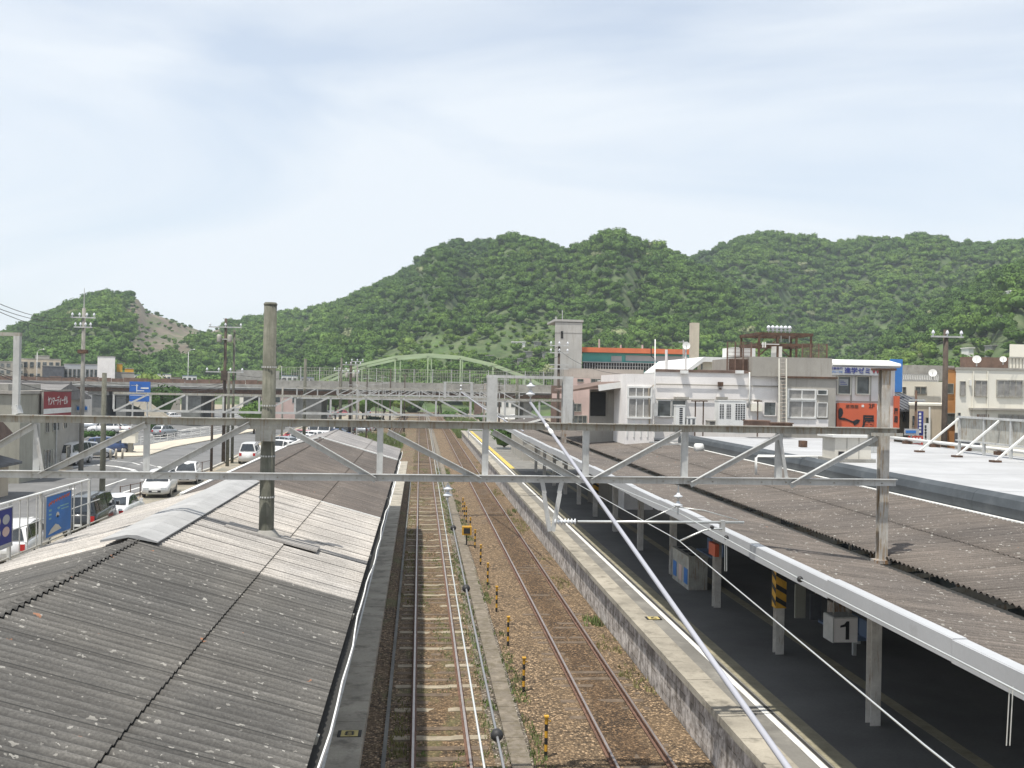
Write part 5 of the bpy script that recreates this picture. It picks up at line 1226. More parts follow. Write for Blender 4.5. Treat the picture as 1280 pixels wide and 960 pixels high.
# air conditioning units on the roof in front of the white building
def louvre_unit(px0, py0, px1, py1, Y, label, grills, mt='white', depth=.7, name='air_conditioner'):
    t = thing(name, label, 'air conditioner', PY((px0+px1)/2, py1, Y)); mb = MB(); X0, X1, Z0, Z1 = px_quad_box(mb, px0, py0, px1, py1, Y+depth, depth); mb.build('casing', M[mt], t)
    mb = MB(); mb.box(X0-.02, X1+.02, Y-.02, Y+depth+.02, Z1, Z1+.04); mb.build('lid', M[mt], t)
    for (u0, v0, u1, v1, nx, nz) in grills:
        mb = MB(); gx0 = X0+(X1-X0)*u0; gx1 = X0+(X1-X0)*u1; gz0 = Z0+(Z1-Z0)*v0; gz1 = Z0+(Z1-Z0)*v1
        for i in range(nx):
            for k in range(nz):
                w = (gx1-gx0)/nx; h = (gz1-gz0)/nz; mb.box(gx0+i*w+w*.15, gx0+i*w+w*.85, Y-.012, Y-.002, gz0+k*h+h*.2, gz0+k*h+h*.8)
        mb.build('grille', M['ink'], t)
    return t
louvre_unit(893, 501, 927, 541, 49.0, 'wide white air conditioning unit with three grilles before the white building', [(.03, .45, .2, .9, 2, 9), (.28, .45, .45, .9, 3, 9), (.6, .42, .97, .92, 4, 9), (.6, .02, .97, .2, 4, 3)])
louvre_unit(842, 507, 853, 533, 49.5, 'tall narrow white framed unit with dark grille beneath the window', [(.3, .08, .8, .92, 1, 9)], depth=.5)
louvre_unit(856, 522, 867, 534, 49.5, 'small brown and white outdoor fan unit', [(.08, .1, .42, .9, 1, 6), (.55, .1, .95, .9, 1, 6)], depth=.4)
louvre_unit(882, 526, 893, 535, 49.5, 'low grey box left of the wide air conditioning unit', [(.1, .1, .9, .9, 1, 4)], 'greywall', .4)
# rusty planters
for i, (x0, y0, x1, y1, m_) in enumerate(((929, 526, 955, 535, 'brownrust'), (955, 529, 983, 535, 'rust'))):
    mb = MB(); X0, X1, Z0, Z1 = px_quad_box(mb, x0, y0, x1, y1, 47.0, .8); mb.box(X0-.04, X1+.04, 46.16, 47.04, Z1, Z1+.05); mb.solo('rusty_trough', M[m_], ['dark rusty trough before the grey door of the white building', 'bright rusty trough at the foot of the ladder'][i], 'trough')
# grey stair block and its box on top
GB, a, b, zt = building('grey_block', 'grey cement stairwell block with curtained windows and rusty railings on its roof', 975, 1045, 470, YW-.3, 9.6, 'greywall')
a3, b3 = bx(938, 1037, 446, YW-.0); zt3 = PY(990, 447, YW).z; zb3 = PY(990, 470, YW).z
mb = MB(); mb.box(a3, b3, YW-.15-.2, YW+7, zb3-.05, zt3); mb.build('upper_box', M['greywall'], GB)
mb = MB(); mb.box(PY(973,470,YW).x, b3+.3, YW-.42, YW-.3, zb3-.12, zb3-.02); mb.build('string_course', M['rust'], GB)
win(GB, 986, 488, 1018, 498, YW-.3, 2, 'white', 'curtain'); win(GB, 986, 502, 1018, 521, YW-.3, 2, 'white', 'curtain'); win(GB, 1022, 504, 1033, 521, YW-.3, 1, 'white', 'curtain'); win(GB, 1022, 488, 1033, 493, YW-.3, 1, 'white', 'glass')
mb = MB(); px_quad_box(mb, 984, 524, 1035, 540, YW-.301, .03); mb.build('dado_panel', M['whitewall'], GB)
# ladder
LD = thing('wall_ladder', 'cream steel ladder running up between the white wall and the grey block', 'ladder', PY(978, 535, YW-.7))
for px in (974, 983): mb = MB(); mb.tube([PY(px, 532, YW-.7), PY(px, 448, YW-.7)], .04, 6); mb.build('rail', M['cream'], LD)
A, B = PY(974, 531, YW-.7), PY(983, 449, YW-.7)
for k in range(19): z = A.z+(B.z-A.z)*k/18; mb = MB(); mb.tube([(A.x, YW-.7, z), (B.x, YW-.7, z)], .02, 5); mb.build('rung', M['post'], LD)
# rusty tank stand on the box
TS = thing('tank_stand', 'rusty open steel frame with insulators standing on the grey box', 'frame', PY(970, 447, YW+3))
X0, X1 = bx(941, 1005, 430, YW+2); zb_ = zt3; zt_ = PY(970, 419, YW+2).z
mb = MB()
for x in (X0, X0+(X1-X0)*.36, X0+(X1-X0)*.72, X1):
    for y in (YW+1, YW+4): mb = MB(); mb.box(x-.05, x+.05, y-.05, y+.05, zb_, zt_-.08); mb.build('leg', M['rust'], TS)
mb = MB()
for z in (zt_, zb_+(zt_-zb_)*.55):
    for y in (YW+1, YW+4): mb.box(X0-.1, X1+.1, y-.06, y+.06, z-.08, z+.08)
    for x in (X0, X1): mb.box(x-.06, x+.06, YW+1, YW+4, z-.08, z+.08)
for x in np.linspace(X0+.3, X1-.3, 5): mb.box(x-.04, x+.04, YW+1, YW+4, zt_-.02, zt_+.09)
mb.bar((X0, YW+1, zb_+.1), (X0+.9, YW+1, zt_-.4), .06); mb.bar((X1, YW+4, zb_+.1), (X1-.9, YW+4, zt_-.4), .06); mb.build('beams', M['rust'], TS)
for i in range(6): q = MB(); q.sm = True; x = X0+.75+.24*i; q.lathe((x, YW+1.6, zt_+.1), [(.03, -.5 if i in (3, 5) else 0), (.03, .08), (.13, .12), (.05, .2), (.13, .26), (.10, .36), (.02, .42)], 8); q.build('insulator', M['porcelain'], TS)
q = MB(); x = PY(953, 430, YW+1).x; q.box(x-.05, x+.0, YW+.8, YW+.9, zb_+.55, zb_+.85); q.box(x+.08, x+.13, YW+.8, YW+.9, zb_+.55, zb_+.85); q.box(x-.1, x+.9, YW+.85, YW+.9, zb_+.72, zb_+.76); q.build('fuse_bracket', M['white'], TS)
mb = MB(); mb.box(PY(964,430,YW+4).x, PY(970,430,YW+4).x, YW+3, YW+4, zb_, zb_+.75); mb.build('tank', M['white'], TS)
RL = thing('roof_railing', 'rusty wire mesh railing around the roof of the grey box', 'railing', PY(970, 447, YW))
mb = MB(); zr = PY(1000, 429, YW).z
for (x0, x1, z0_) in ((bx(911, 941, 430, YW)[0], bx(911, 941, 430, YW)[1], PY(925, 463, YW).z), (bx(1005, 1036, 430, YW)[0], bx(1005, 1036, 430, YW)[1], zt3)):
    for x in np.linspace(x0, x1, 4): mb.box(x-.03, x+.03, YW+.2, YW+.26, z0_, zr)
    for z in np.linspace(z0_+.05, zr, 9): mb.box(x0, x1, YW+.225, YW+.235, z-.008, z+.008)
    for x in np.linspace(x0, x1, 26): mb.box(x-.006, x+.006, YW+.225, YW+.235, z0_, zr)
mb.build('mesh', M['brownrust'], RL)
mb = MB(); px_quad_box(mb, 911, 449, 938, 463, YW+.5, .1); mb.build('panel', M['brownrust'], RL)
# hall with white roof behind
HB, a, b, zt = building('hall', 'pale hall with bright white hipped roof behind the white building', 872, 940, 451, 78, 12, 'cream')
mb = MB(); A = PY(858, 463, 77); B = PY(880, 446, 77); C_ = PY(942, 448, 77); z2 = PY(900, 451, 77).z
mb.add([(A.x, 77, A.z), (B.x, 77, B.z), (C_.x, 77, C_.z), (C_.x, 77, z2-.1), (B.x, 77, z2-.1), (A.x, 77, A.z-.3)] + [(A.x, 92, A.z), (B.x, 92, B.z), (C_.x, 92, C_.z), (C_.x, 92, z2-.1), (B.x, 92, z2-.1), (A.x, 92, A.z-.3)],
       [(0,1,2,3,4,5), (11,10,9,8,7,6)] + [(i, (i+1) % 6, (i+1) % 6+6, i+6) for i in range(6)]); mb.build('roof', M['white'], HB)
mb = MB(); px_quad_box(mb, 903, 436, 929, 447, 80, 3); mb.build('roof_box', M['white'], HB)
for k in range(5): win(HB, 876+k*0, 455, 878, 462, 78, 1, 'white', 'glass') if k == 0 else None

# shop with sign board
YSI = 60.0
SG, a, b, zt = building('shop_building', 'white shop building with blue lettered sign board and orange sign', 1030, 1119, 458, YSI, 9, 'whitewall')
mb = MB(); x0, x1 = bx(1037, 1122, 448, YSI); zt1 = PY(1075, 449, YSI).z; zt2 = PY(1075, 458, YSI).z; mb.prism([(YSI-.5, zt2+.05), (YSI-.45, zt2+.2), (YSI+1.2, zt1), (YSI+9, zt1), (YSI+9, zt2), (YSI-.3, zt2-.05)], x0, x1, 'x'); mb.build('roof', M['white'], SG)
mb = MB(); SX0, SX1, SZ0, SZ1 = px_quad_box(mb, 1037, 459, 1112, 469, YSI-.35, .12); sp = mb.build('sign_board', M['fascia'], SG)
def letters(txt, px0, py0, px1, py1, Y, mt, parent, bold=0.0, depth=.015):
    """lettering on a board facing the station"""
    x0 = PY(px0, (py0+py1)/2, Y).x; x1 = PY(px1, (py0+py1)/2, Y).x; z1 = PY((px0+px1)/2, py0, Y).z; z0 = PY((px0+px1)/2, py1, Y).z
    return lettering(txt, (x0, Y, z0), (1, 0, 0), (0, 0, 1), x1-x0, z1-z0, depth, bold).build('lettering', mt if not isinstance(mt, str) else M[mt], parent)
YL = YSI-.475
letters('進学ゼミ', 1055.5, 459.3, 1087.5, 466.8, YL, 'navy', sp, .02); letters('WI', 1089, 460.3, 1102, 466.8, YL, 'signred', sp, .03)
letters('受験専門', 1038, 458.8, 1053, 462.0, YL, 'navy', sp); letters('グループの', 1040, 463.4, 1053, 466.0, YL, 'blue', sp)
win(SG, 1047, 471, 1062, 492, YSI, 1, 'cream', 'glass', .12); win(SG, 1070.5, 471, 1085.5, 492, YSI, 1, 'cream', 'glass', .12)
mb = MB(); NX0, NX1, NZ0, NZ1 = px_quad_box(mb, 1049, 474, 1060, 482, YSI-.025, .01); nb = mb.build('window_notice', M['fascia'], SG)
mb = MB()
for k, z in enumerate((.2, .45, .7)): mb.box(NX0+.06, NX1-.06-(.1*k), YSI-.04, YSI-.036, NZ0+(NZ1-NZ0)*z-.02, NZ0+(NZ1-NZ0)*z+.02)
mb.build('notice_lines', M['navy'], nb)
mb = MB()
for px in (1064, 1088, 1100): x = PY(px, 490, YSI).x; mb.box(x-.04, x+.04, YSI-.03, YSI, 3, PY(px, 470, YSI).z)
x0, x1 = bx(1045, 1112, 500, YSI); mb.box(x0, x1, YSI-.04, YSI-.0, PY(1080, 503, YSI).z, PY(1080, 502, YSI).z+.03); mb.build('wall_joints', M['greywall'], SG)
mb = MB(); OX0, OX1, OZ0, OZ1 = px_quad_box(mb, 1045, 504, 1095, 538, YSI-.05, .12); osn = mb.build('sign_board', M['signorange'], SG)
YO = YSI-.175
letters('屋', 1077, 519, 1093, 537, YO, 'ink', osn, .03); letters('2F', 1086, 505, 1093, 510, YO, 'ink', osn, .01); letters('居酒屋', 1057, 506, 1073, 510, YO, 'rust', osn)
mb = MB(); mb.prism([(PY(x, y, YO).x, PY(x, y, YO).z) for x, y in ((1048,512),(1050.5,509.5),(1053,511),(1054,516),(1052.5,520),(1050,523),(1048,523))], YO-.015, YO, 'y'); mb.prism([(PY(x, y, YO).x, PY(x, y, YO).z) for x, y in ((1049,522.5),(1055,522),(1061,524.5),(1066,526.5),(1071,524),(1075,525),(1073,529),(1068,532),(1066,528.5),(1058,525.5),(1049,524.5))], YO-.016, YO, 'y'); mb.build('brush_strokes', M['ink'], osn)
mb = MB(); px_quad_box(mb, 1077, 506, 1080, 509, YO, .01); mb.build('red_mark', M['white'], osn)
mb = MB(); px_quad_box(mb, 1116.5, 495, 1123, 536, YSI-.2, .15); s2 = mb.build('side_sign', M['signorange'], SG); letters('屋', 1117.3, 510, 1122.3, 518, YSI-.355, 'ink', s2, .03); letters('居', 1117.3, 520, 1122.3, 528, YSI-.355, 'ink', s2, .03)
# tank box on the station roof
TK = thing('rooftop_unit', 'large cream rooftop box with lid standing on the flat white roof', 'rooftop unit', PZ(1054, 572, 5.06))
YT = 31.0
mb = MB(); TX0, TX1, TZ0, TZ1 = px_quad_box(mb, 1028, 545, 1072, 571, YT+1.0, 1.0); mb.build('casing', M['tank'], TK)
mb = MB(); mb.box(TX0-.12, TX1+.02, YT-.1, YT+1.15, TZ1, TZ1+.08); mb.box(TX0-.0, TX1-.05, YT-.05, YT+1.1, TZ1+.08, TZ1+.22); mb.box(TX0+.08, TX1-.15, YT, YT+1, TZ1+.22, TZ1+.30); mb.build('lid', M['white'], TK)
mb = MB(); mb.box(TX0-.1, TX1+.12, YT-.1, YT+1.1, 5.055, TZ0); mb.build('plinth', M['concrete'], TK)
mb = MB(); mb.box(TX0+.12, TX0+.32, YT-.02, YT-.002, TZ0+.08, TZ0+.24); mb.build('hatch', M['ink'], TK)
mb = MB()
for k in (.33, .66): x = TX0+(TX1-TX0)*k; mb.box(x-.012, x+.012, YT-.012, YT-.002, TZ0, TZ1)
mb.build('seams', M['steel_old'], TK)
A = PZ(1005, 559, 5.06); mb = MB(); mb.box(A.x-.12, A.x+.14, A.y, A.y+.3, 5.06, 5.32); mb.solo('vent_box', M['rust'], 'small dark vent on the roof left of the cream rooftop box', 'vent')
mb = MB(); A = PZ(1090, 566, 5.06); mb.box(A.x-.2, A.x+.2, A.y, A.y+.4, 5.06, 5.42); mb.solo('grey_box', M['steel'], 'small grey box on the flat roof right of the cream unit', 'box')
# white vent pipes on the canopy roof
mb = MB(); mb.sm = True; A = PZ(945, 592, 4.52); B = PY(945, 570, A.y); C_ = PY(1028, 571, A.y); mb.tube([A-Vector((0, 0, .1)), B-Vector((0, 0, .06)), B+Vector((.07, 0, 0)), C_], .045, 8); mb.solo('vent_pipe', M['white'], 'bent white pipe crossing the canopy edge below the gantry', 'pipe')
mb = MB(); mb.sm = True; A = PZ(872, 566, 4.5); mb.tube([(A.x-.1, A.y, A.z+.22), (A.x+.22, A.y+.05, A.z+.22)], .2, 14); mb.solo('fan_housing', M['white'], 'round white fan housing on the canopy roof near the grey cladding', 'vent')
for k in range(6):
    A = PZ(800+k*9, 541+k*3.2, 4.6); mb = MB(); mb.bar((A.x-1.0, A.y, A.z+.02), (A.x+.8, A.y+.3, A.z+.1), .05, .08)
    mb.solo('grey_pipe', M['steel'], f'grey pipe lying at the upper edge of the canopy roof, {["first","second","third","fourth","fifth","sixth"][k]} from the left', 'pipe', 'pipes lying on the canopy roof')
for i, (px, py, dx) in enumerate(((905, 574, 1.0), (790, 545, .7), (728, 545, .35), (1035, 598, .9), (880, 571, .0))[:4]):
    A = PZ(px, py, 4.50 if i != 2 else 4.3); mb = MB(); mb.bar((A.x-dx*.6, A.y, A.z+.0), (A.x+dx*.6, A.y+.4, A.z+.05), .12, .04); mb.solo('loose_board', M['white'], ['white board lying by the fan housing', 'white board near the far end of the pipes', 'small white plate near the valley at the second gantry', 'white strip near the bent pipe'][i], 'board')
# frame of a sign seen from behind, on the roof edge
BF = thing('sign_frame', 'grey sign panel seen from behind, propped by white struts on the roof edge', 'sign frame', PZ(1240, 572, 5.06))
mb = MB(); mb.box(21.0, 21.12, 30.0, 37.2, 5.55, 6.42); 
mb.build('panel', M['steel_old'], BF)
mb = MB()
for y in (30.2, 31.9, 33.6, 35.3, 37.0): mb.box(20.92, 21.0, y-.05, y+.05, 5.06, 6.45)
mb.box(20.9, 21.0, 30, 37.2, 6.40, 6.48); mb.box(20.9, 21.0, 30, 37.2, 5.5, 5.56); mb.build('frame', M['steel'], BF)
for y in (31.9, 34.3, 37.0): mb = MB(); mb.bar((20.95, y, 6.4), (19.3, y-.1, 5.1), .065, .065); mb.build('strut', M['white'], BF)
mb = MB()
for y in (31.9, 34.3, 37.0): mb.box(19.15, 19.45, y-.22, y+.06, 5.055, 5.12)
mb.build('footings', M['rust'], BF)

# blue panel, small white house, tiled house, beige shops
mb = MB(); px_quad_box(mb, 1112, 449, 1127, 490, 70, .12); mb.solo('blue_panel', M['blue'], 'tall bright blue panel behind the shop building', 'panel')
SW, a, b, zt = building('white_house', 'small white building with balcony railing behind the wooden pole', 1127, 1178, 477, 78, 8, 'cream')
mb = MB(); zq = PY(1150, 468, 78).z; x0, x1 = bx(1127, 1172, 470, 77.6); mb.box(x0, x1, 77.5, 77.56, zq-.08, zq)
for x in np.linspace(x0, x1, 22): mb.box(x-.03, x+.03, 77.5, 77.56, zt, zq)
mb.box(x0, x1, 77.5, 77.56, zt, zt+.15); mb.build('balcony_railing', M['white'], SW)
win(SW, 1144, 484, 1157, 492, 78, 2, 'steel_old', 'glass'); win(SW, 1128, 484, 1132, 492, 78, 1, 'steel_old', 'glass')
def dish(c, r, label, face=(-.5, -1, .4)):
    t = thing('satellite_dish', label, 'satellite dish', c); c = Vector(c); d = Vector(face).normalized(); u = d.cross(Vector((0, 0, 1))).normalized(); v = u.cross(d)
    mb = MB(); n = 16; mb.sm = True; mb.v.append(tuple(c-d*r*.28))
    for ring, q in ((.5, .18), (1, 0)):
        for k in range(n): a_ = 2*pi*k/n; mb.v.append(tuple(c + (u*cos(a_)+v*sin(a_))*r*ring - d*r*q*.9))
    mb.f += [(0, 1+(k+1) % n, 1+k) for k in range(n)] + [(1+k, 1+(k+1) % n, 1+n+(k+1) % n, 1+n+k) for k in range(n)]; mb.build('dish', M['white'], t)
    mb = MB(); mb.tube([c-d*r*.25, c-Vector((0, 0, r*1.6))-d*r*.3], .04, 5); mb.tube([c+v*-r*.8, c+d*r*.7], .02, 5); mb.build('mount', M['steel'], t)
dish(PY(1166, 466, 76), .32, 'white satellite dish on the small white building'); dish(PY(1221, 449, 64), .28, 'larger white satellite dish on the roof of the cream building'); dish(PY(1254, 449, 64), .22, 'smaller white satellite dish near the cream stair tower')
dish(PY(858, 432, 70), .28, 'round white dish on a post before the industrial chimney', (-.2, -1, .2))
mb = MB(); mb.tube([PY(857, 436, 70.2), PY(857, 466, 70.2)], .08, 8); mb.solo('dish_post', M['whitewall'], 'white post carrying the round dish', 'post')
mb = MB(); mb.tube([PY(833, 437, 70.2), PY(833, 466, 70.2)], .1, 8); mb.solo('vent_stack', M['whitewall'], 'white vent stack left of the round dish', 'post')
TH, a, b, zt = building('tiled_house', 'house with grey tiled roof between the shop and the wooden pole', 1112, 1160, 512, 68, 8, 'olive')
mb = MB(); x0, x1 = bx(1108, 1182, 512, 67.5); xm = PY(1165, 492, 70).x; z0_ = PY(1140, 512, 67).z; z1_ = PY(1140, 491, 70).z; mb.add([(x0-2, 67, z0_), (x1, 67, z0_), (x1-1.2, 72, z1_), (x0-2, 72, z1_), (x0-2, 77, z0_), (x1, 77, z0_), (x0-2, 67, z0_-.15), (x1, 67, z0_-.15), (x1, 77, z0_-.15), (x0-2, 77, z0_-.15)], [(0,1,2,3), (3,2,5,4), (1,5,2), (0,3,4), (0,6,7,1), (1,7,8,5), (5,8,9,4), (4,9,6,0), (6,9,8,7)]); mb.build('roof', M['slate'], TH)
mb = MB()
for k in range(14): x = x0-2+(x1-x0+1)*k/13.5; mb.bar((x, 66.98, z0_+.03), (x, 72, z1_+.03), .08, .05)
mb.bar((x0-2, 72, z1_+.06), (x1-1.2, 72, z1_+.06), .3, .25); mb.build('tile_rolls', M['slate'], TH)
win(TH, 1128, 514, 1132, 527, 68, 1, 'steel_old', 'glass'); win(TH, 1122, 513, 1125, 522, 68, 1, 'steel_old', 'glass')
BG, a, b, zt = building('beige_shop', 'beige shop with vertical blue and white sign strips', 1137, 1181, 507, 62, 7, 'beige', parapet='cream')
win(BG, 1157, 522, 1161, 530, 62, 1, 'steel_old', 'glass'); win(BG, 1140, 520, 1144, 532, 62, 1, 'steel_old', 'glass')
mb = MB(); px_quad_box(mb, 1147, 514, 1153, 544, 61.6, .12); q = mb.build('blue_sign_strip', M['navy'], BG)
mb = MB(); [px_quad_box(mb, 1148.6, 516+k*4.4, 1151.4, 519+k*4.4, 61.47, .01) for k in range(6)]; mb.build('sign_marks', M['white'], q)
mb = MB(); px_quad_box(mb, 1154, 529, 1160, 556, 61.3, .12); q = mb.build('white_sign_strip', M['white'], BG)
mb = MB(); [(px_quad_box(mb, 1155.6, 532+k*4.2, 1158.4, 532.8+k*4.2, 61.17, .01), px_quad_box(mb, 1155.9, 533.6+k*4.2, 1158.1, 534.6+k*4.2, 61.17, .01), px_quad_box(mb, 1156.6, 531.4+k*4.2, 1157.4, 535+k*4.2, 61.165, .01)) for k in range(5)]; mb.build('sign_marks', M['ink'], q)
mb = MB(); mb.tube([PY(1162, 509, 61.8), PY(1162, 550, 61.8)], .06, 6); mb.build('downpipe', M['white'], BG)
t = thing('road_sign', 'low blue and red sign boards by the street below the beige shop', 'sign', PY(1140, 560, 56)); mb = MB(); px_quad_box(mb, 1130, 536, 1148, 544, 56, .08); mb.build('panel', M['fascia'], t); mb = MB(); px_quad_box(mb, 1135, 545, 1153, 556, 56.3, .08); mb.build('red_panel', M['red'], t)
mb = MB(); [px_quad_box(mb, 1137+k*4, 547, 1139.5+k*4, 550, 56.21, .01) for k in range(4)]; px_quad_box(mb, 1137, 552, 1151, 554, 56.21, .01); mb.build('marks', M['white'], t)
mb = MB(); px_quad_box(mb, 1132, 538, 1145, 541.5, 55.91, .01); mb.build('marks', M['blue'], t)
mb = MB(); mb.tube([PY(1139, 544, 56.1), Vector((PY(1139, 544, 56.1).x, 56.1, GZ))], .05, 6); mb.build('post', M['steel'], t)
mb = MB(); A = PY(1130, 549, 55); mb.sm = True; co, fa = crown_arrays(55, 300); shrub(A.x, 55, 1.6, 2.6, 'clipped green bush beside the red sign board', z0=GZ+0.0)
OB, a, b, zt = building('ochre_building', 'narrow ochre building with dark windows beside the cream building', 1180, 1200, 462, 66, 8, 'orange2', parapet='brownroof')
win(OB, 1183, 480, 1191, 492, 66, 1, 'steel_old', 'glass'); win(OB, 1182, 517, 1193, 530, 66, 1, 'steel_old', 'glass')
CB, a, b, zt = building('cream_building', 'cream two storey building with three curtained upstairs windows', 1195, 1330, 463, 60, 12, 'cream', parapet='greywall')
win(CB, 1200, 477, 1206, 494, 60, 1, 'steel_old', 'curtain'); win(CB, 1219, 476.5, 1233, 494.5, 60, 2, 'steel_old', 'curtain'); win(CB, 1247, 476.5, 1277, 495, 60, 4, 'steel_old', 'curtain')
win(CB, 1197, 516, 1200, 532, 60, 1, 'steel_old', 'glass'); win(CB, 1249.5, 520, 1281, 540, 60, 4, 'steel_old', 'curtain'); 
mb = MB(); px_quad_box(mb, 1221, 518, 1236, 540, 59.99, .02); px_quad_box(mb, 1221, 518, 1231, 540, 59.96, .02) if False else None; mb.build('porch', M['post'], CB)
mb = MB(); px_quad_box(mb, 1211, 510.5, 1300, 512.6, 59.99, .5); mb.build('canopy_slab', M['greywall'], CB)
mb = MB(); px_quad_box(mb, 1211, 526, 1216, 538, 59.98, .12); mb.build('red_sign', M['red'], CB)
mb = MB(); px_quad_box(mb, 1193, 541, 1222, 556, 59.98, .3); mb.build('dark_base', M['slate'], CB)
mb = MB(); px_quad_box(mb, 1211, 475, 1213, 482, 59.98, .15); mb.build('wall_fitting', M['white'], CB)
mb = MB()
for px in (1216, 1234): x = PY(px, 490, 60).x; mb.tube([(x, 59.95, 3), (x, 59.95, PY(px, 464, 60).z)], .04, 5)
mb.build('downpipes', M['cream'], CB)
ST, a, b, zt = building('stair_tower', 'cream ribbed stair tower rising behind the cream building at the right edge', 1262, 1330, 431, 66, 8, 'cream', z0=GZ)
mb = MB(); x0, x1 = bx(1262, 1330, 445, 65.9)
for k in range(12): x = x0+.25*k; mb.box(x-.02, x+.02, 65.94, 66.0, PY(1270, 462, 66).z, PY(1270, 447, 66).z)
mb.box(x0, x1, 65.9, 65.98, PY(1270, 448, 66).z, PY(1270, 447, 66).z+.05); mb.build('railing', M['steel_old'], ST)
mb = MB(); px_quad_box(mb, 1200, 447, 1263, 466, 90, 1); mb.solo('rear_shed', M['brownrust'], 'rusty brown fence wall behind the cream building roof', 'wall')
mb = MB(); px_quad_box(mb, 1127, 457, 1185, 476, 98, 1.2); mb.solo('stone_embankment', M['concrete'], 'grey stone retaining wall on the slope behind the small white building', 'wall')

# industrial complex
CT, a, b, zt = building('concrete_tower', 'tall bare concrete tower left of the orange roofed factory', 694, 728, 403, 122, 7, 'tower')
mb = MB(); px_quad_box(mb, 701, 414, 704, 423, 121.99, .03); mb.build('slot_window', M['dark'], CT)
mb = MB(); z = PY(711, 416, 122).z; mb.box(a-.03, b+.03, 121.96, 122.0, z, z+.08); z = PY(711, 402, 122).z; mb.box(a-.12, b+.12, 121.9, 129.1, z-.02, z+.25); mb.build('cap', M['tower'], CT)
mb = MB(); mb.tube([PY(703, 403, 123), PY(703, 388, 123)], .05, 5); mb.tube([PY(695, 400, 123), PY(695, 396, 123)], .08, 5); mb.build('rod', M['steel'], CT)
IB, a, b, zt = building('factory', 'long factory with orange roof edge, teal band and rows of windows', 728, 862, 442, 126, 6, 'teal')
mb = MB(); x0, x1 = bx(727, 862, 438, 125.4); mb.box(x0, x1, 125.2, 132, PY(795, 441.5, 125.4).z, PY(795, 435.5, 125.4).z); mb.build('roof', M['orange'], IB)
mb = MB(); px_quad_box(mb, 728, 453.5, 842, 463, 125.99, .25); mb.build('window_band', M['dark'], IB)
mb = MB()
for k in range(34):
    px = 730+k*3.35; 
    if random.random() < .9: px_quad_box(mb, px, 454, px+.7, 463, 125.7, .06)
px_quad_box(mb, 728, 453, 842, 454, 125.7, .08); px_quad_box(mb, 745, 458, 842, 458.6, 125.7, .05); mb.build('window_mullions', M['steel'], IB)
mb = MB(); px_quad_box(mb, 764, 445, 777, 452, 125.98, .05); px_quad_box(mb, 782, 445, 860, 452, 125.98, .05); mb.build('wall_panels', M['fascia'], IB)
mb = MB(); px_quad_box(mb, 702, 461.5, 800, 473, 121.6, 2); mb.build('concrete_band', M['greywall'], IB)
for px in (749, 776, 803): mb = MB(); mb.tube([PY(px, 436, 127), PY(px, 424 if px == 749 else 431, 127)], .12, 6); mb.build('roof_vent', M['steel'], IB)
mb = MB(); px_quad_box(mb, 861.5, 404, 871, 456, 118, 1.0); mb.solo('chimney', M['island'], 'square cream concrete chimney at the right end of the factory', 'chimney')
mb = MB(); mb.tube([PY(854, 425, 112), PY(854, 462, 112)], .07, 5); mb.box(PY(848,428,112).x, PY(859,428,112).x, 111.9, 112, PY(854,428,112).z, PY(854,428,112).z+.08); mb.solo('antenna_mast', M['steel'], 'thin antenna mast left of the cream chimney', 'antenna')
PB, a, b, zt = building('pink_building', 'faded pink three storey building below the concrete tower', 708, 800, 473, 116, 8, 'pink')
for (x0, y0, x1, y1, n) in ((722,474,729,477,1), (739,474,750,484,2), (716,505,726,514,2), (762,474,776,480,2), (712,520,733,530,4)): win(PB, x0, y0, x1, y1, 116, n, 'steel_old', 'glass')
mb = MB(); px_quad_box(mb, 746, 475, 752, 484, 115.9, .3)
mb.build('rooftop_pipe', M['steel_old'], PB)
mb = MB(); [px_quad_box(mb, 748, 475.5+k*3, 750.5, 477+k*3, 115.55, .05) for k in range(3)]; mb.build('white_vents', M['white'], PB)
RS, a, b, zt = building('brick_store', 'reddish brown store at the left foot of the pink building', 689, 708, 482, 112, 6, 'brownroof')
mb = MB(); px_quad_box(mb, 690, 492, 707, 498, 111.98, .05); mb.build('pale_band', M['pink'], RS)
# little building whose roof shows behind the second gantry
LB = thing('low_shed', 'low shed with brown ridged roof beyond the end of the right canopy', 'shed', (15, 90, GZ)); A = PY(650, 533, 84); B = PY(700, 533, 84); C_ = PY(671, 521, 90)
mb = MB(); mb.box(A.x+.3, B.x-.3, 84.3, 95, GZ, A.z); mb.build('wall', M['greywall'], LB); mb = MB(); mb.prism([(A.x, A.z), (B.x, A.z), (C_.x, C_.z)], 84, 96, 'y'); mb.build('roof', M['roof_brown'], LB)
mb = MB(); mb.bar((A.x-.1, 83.95, A.z+.06), (C_.x, 83.95, C_.z+.06), .1, .16); mb.build('white_verge', M['white'], LB)

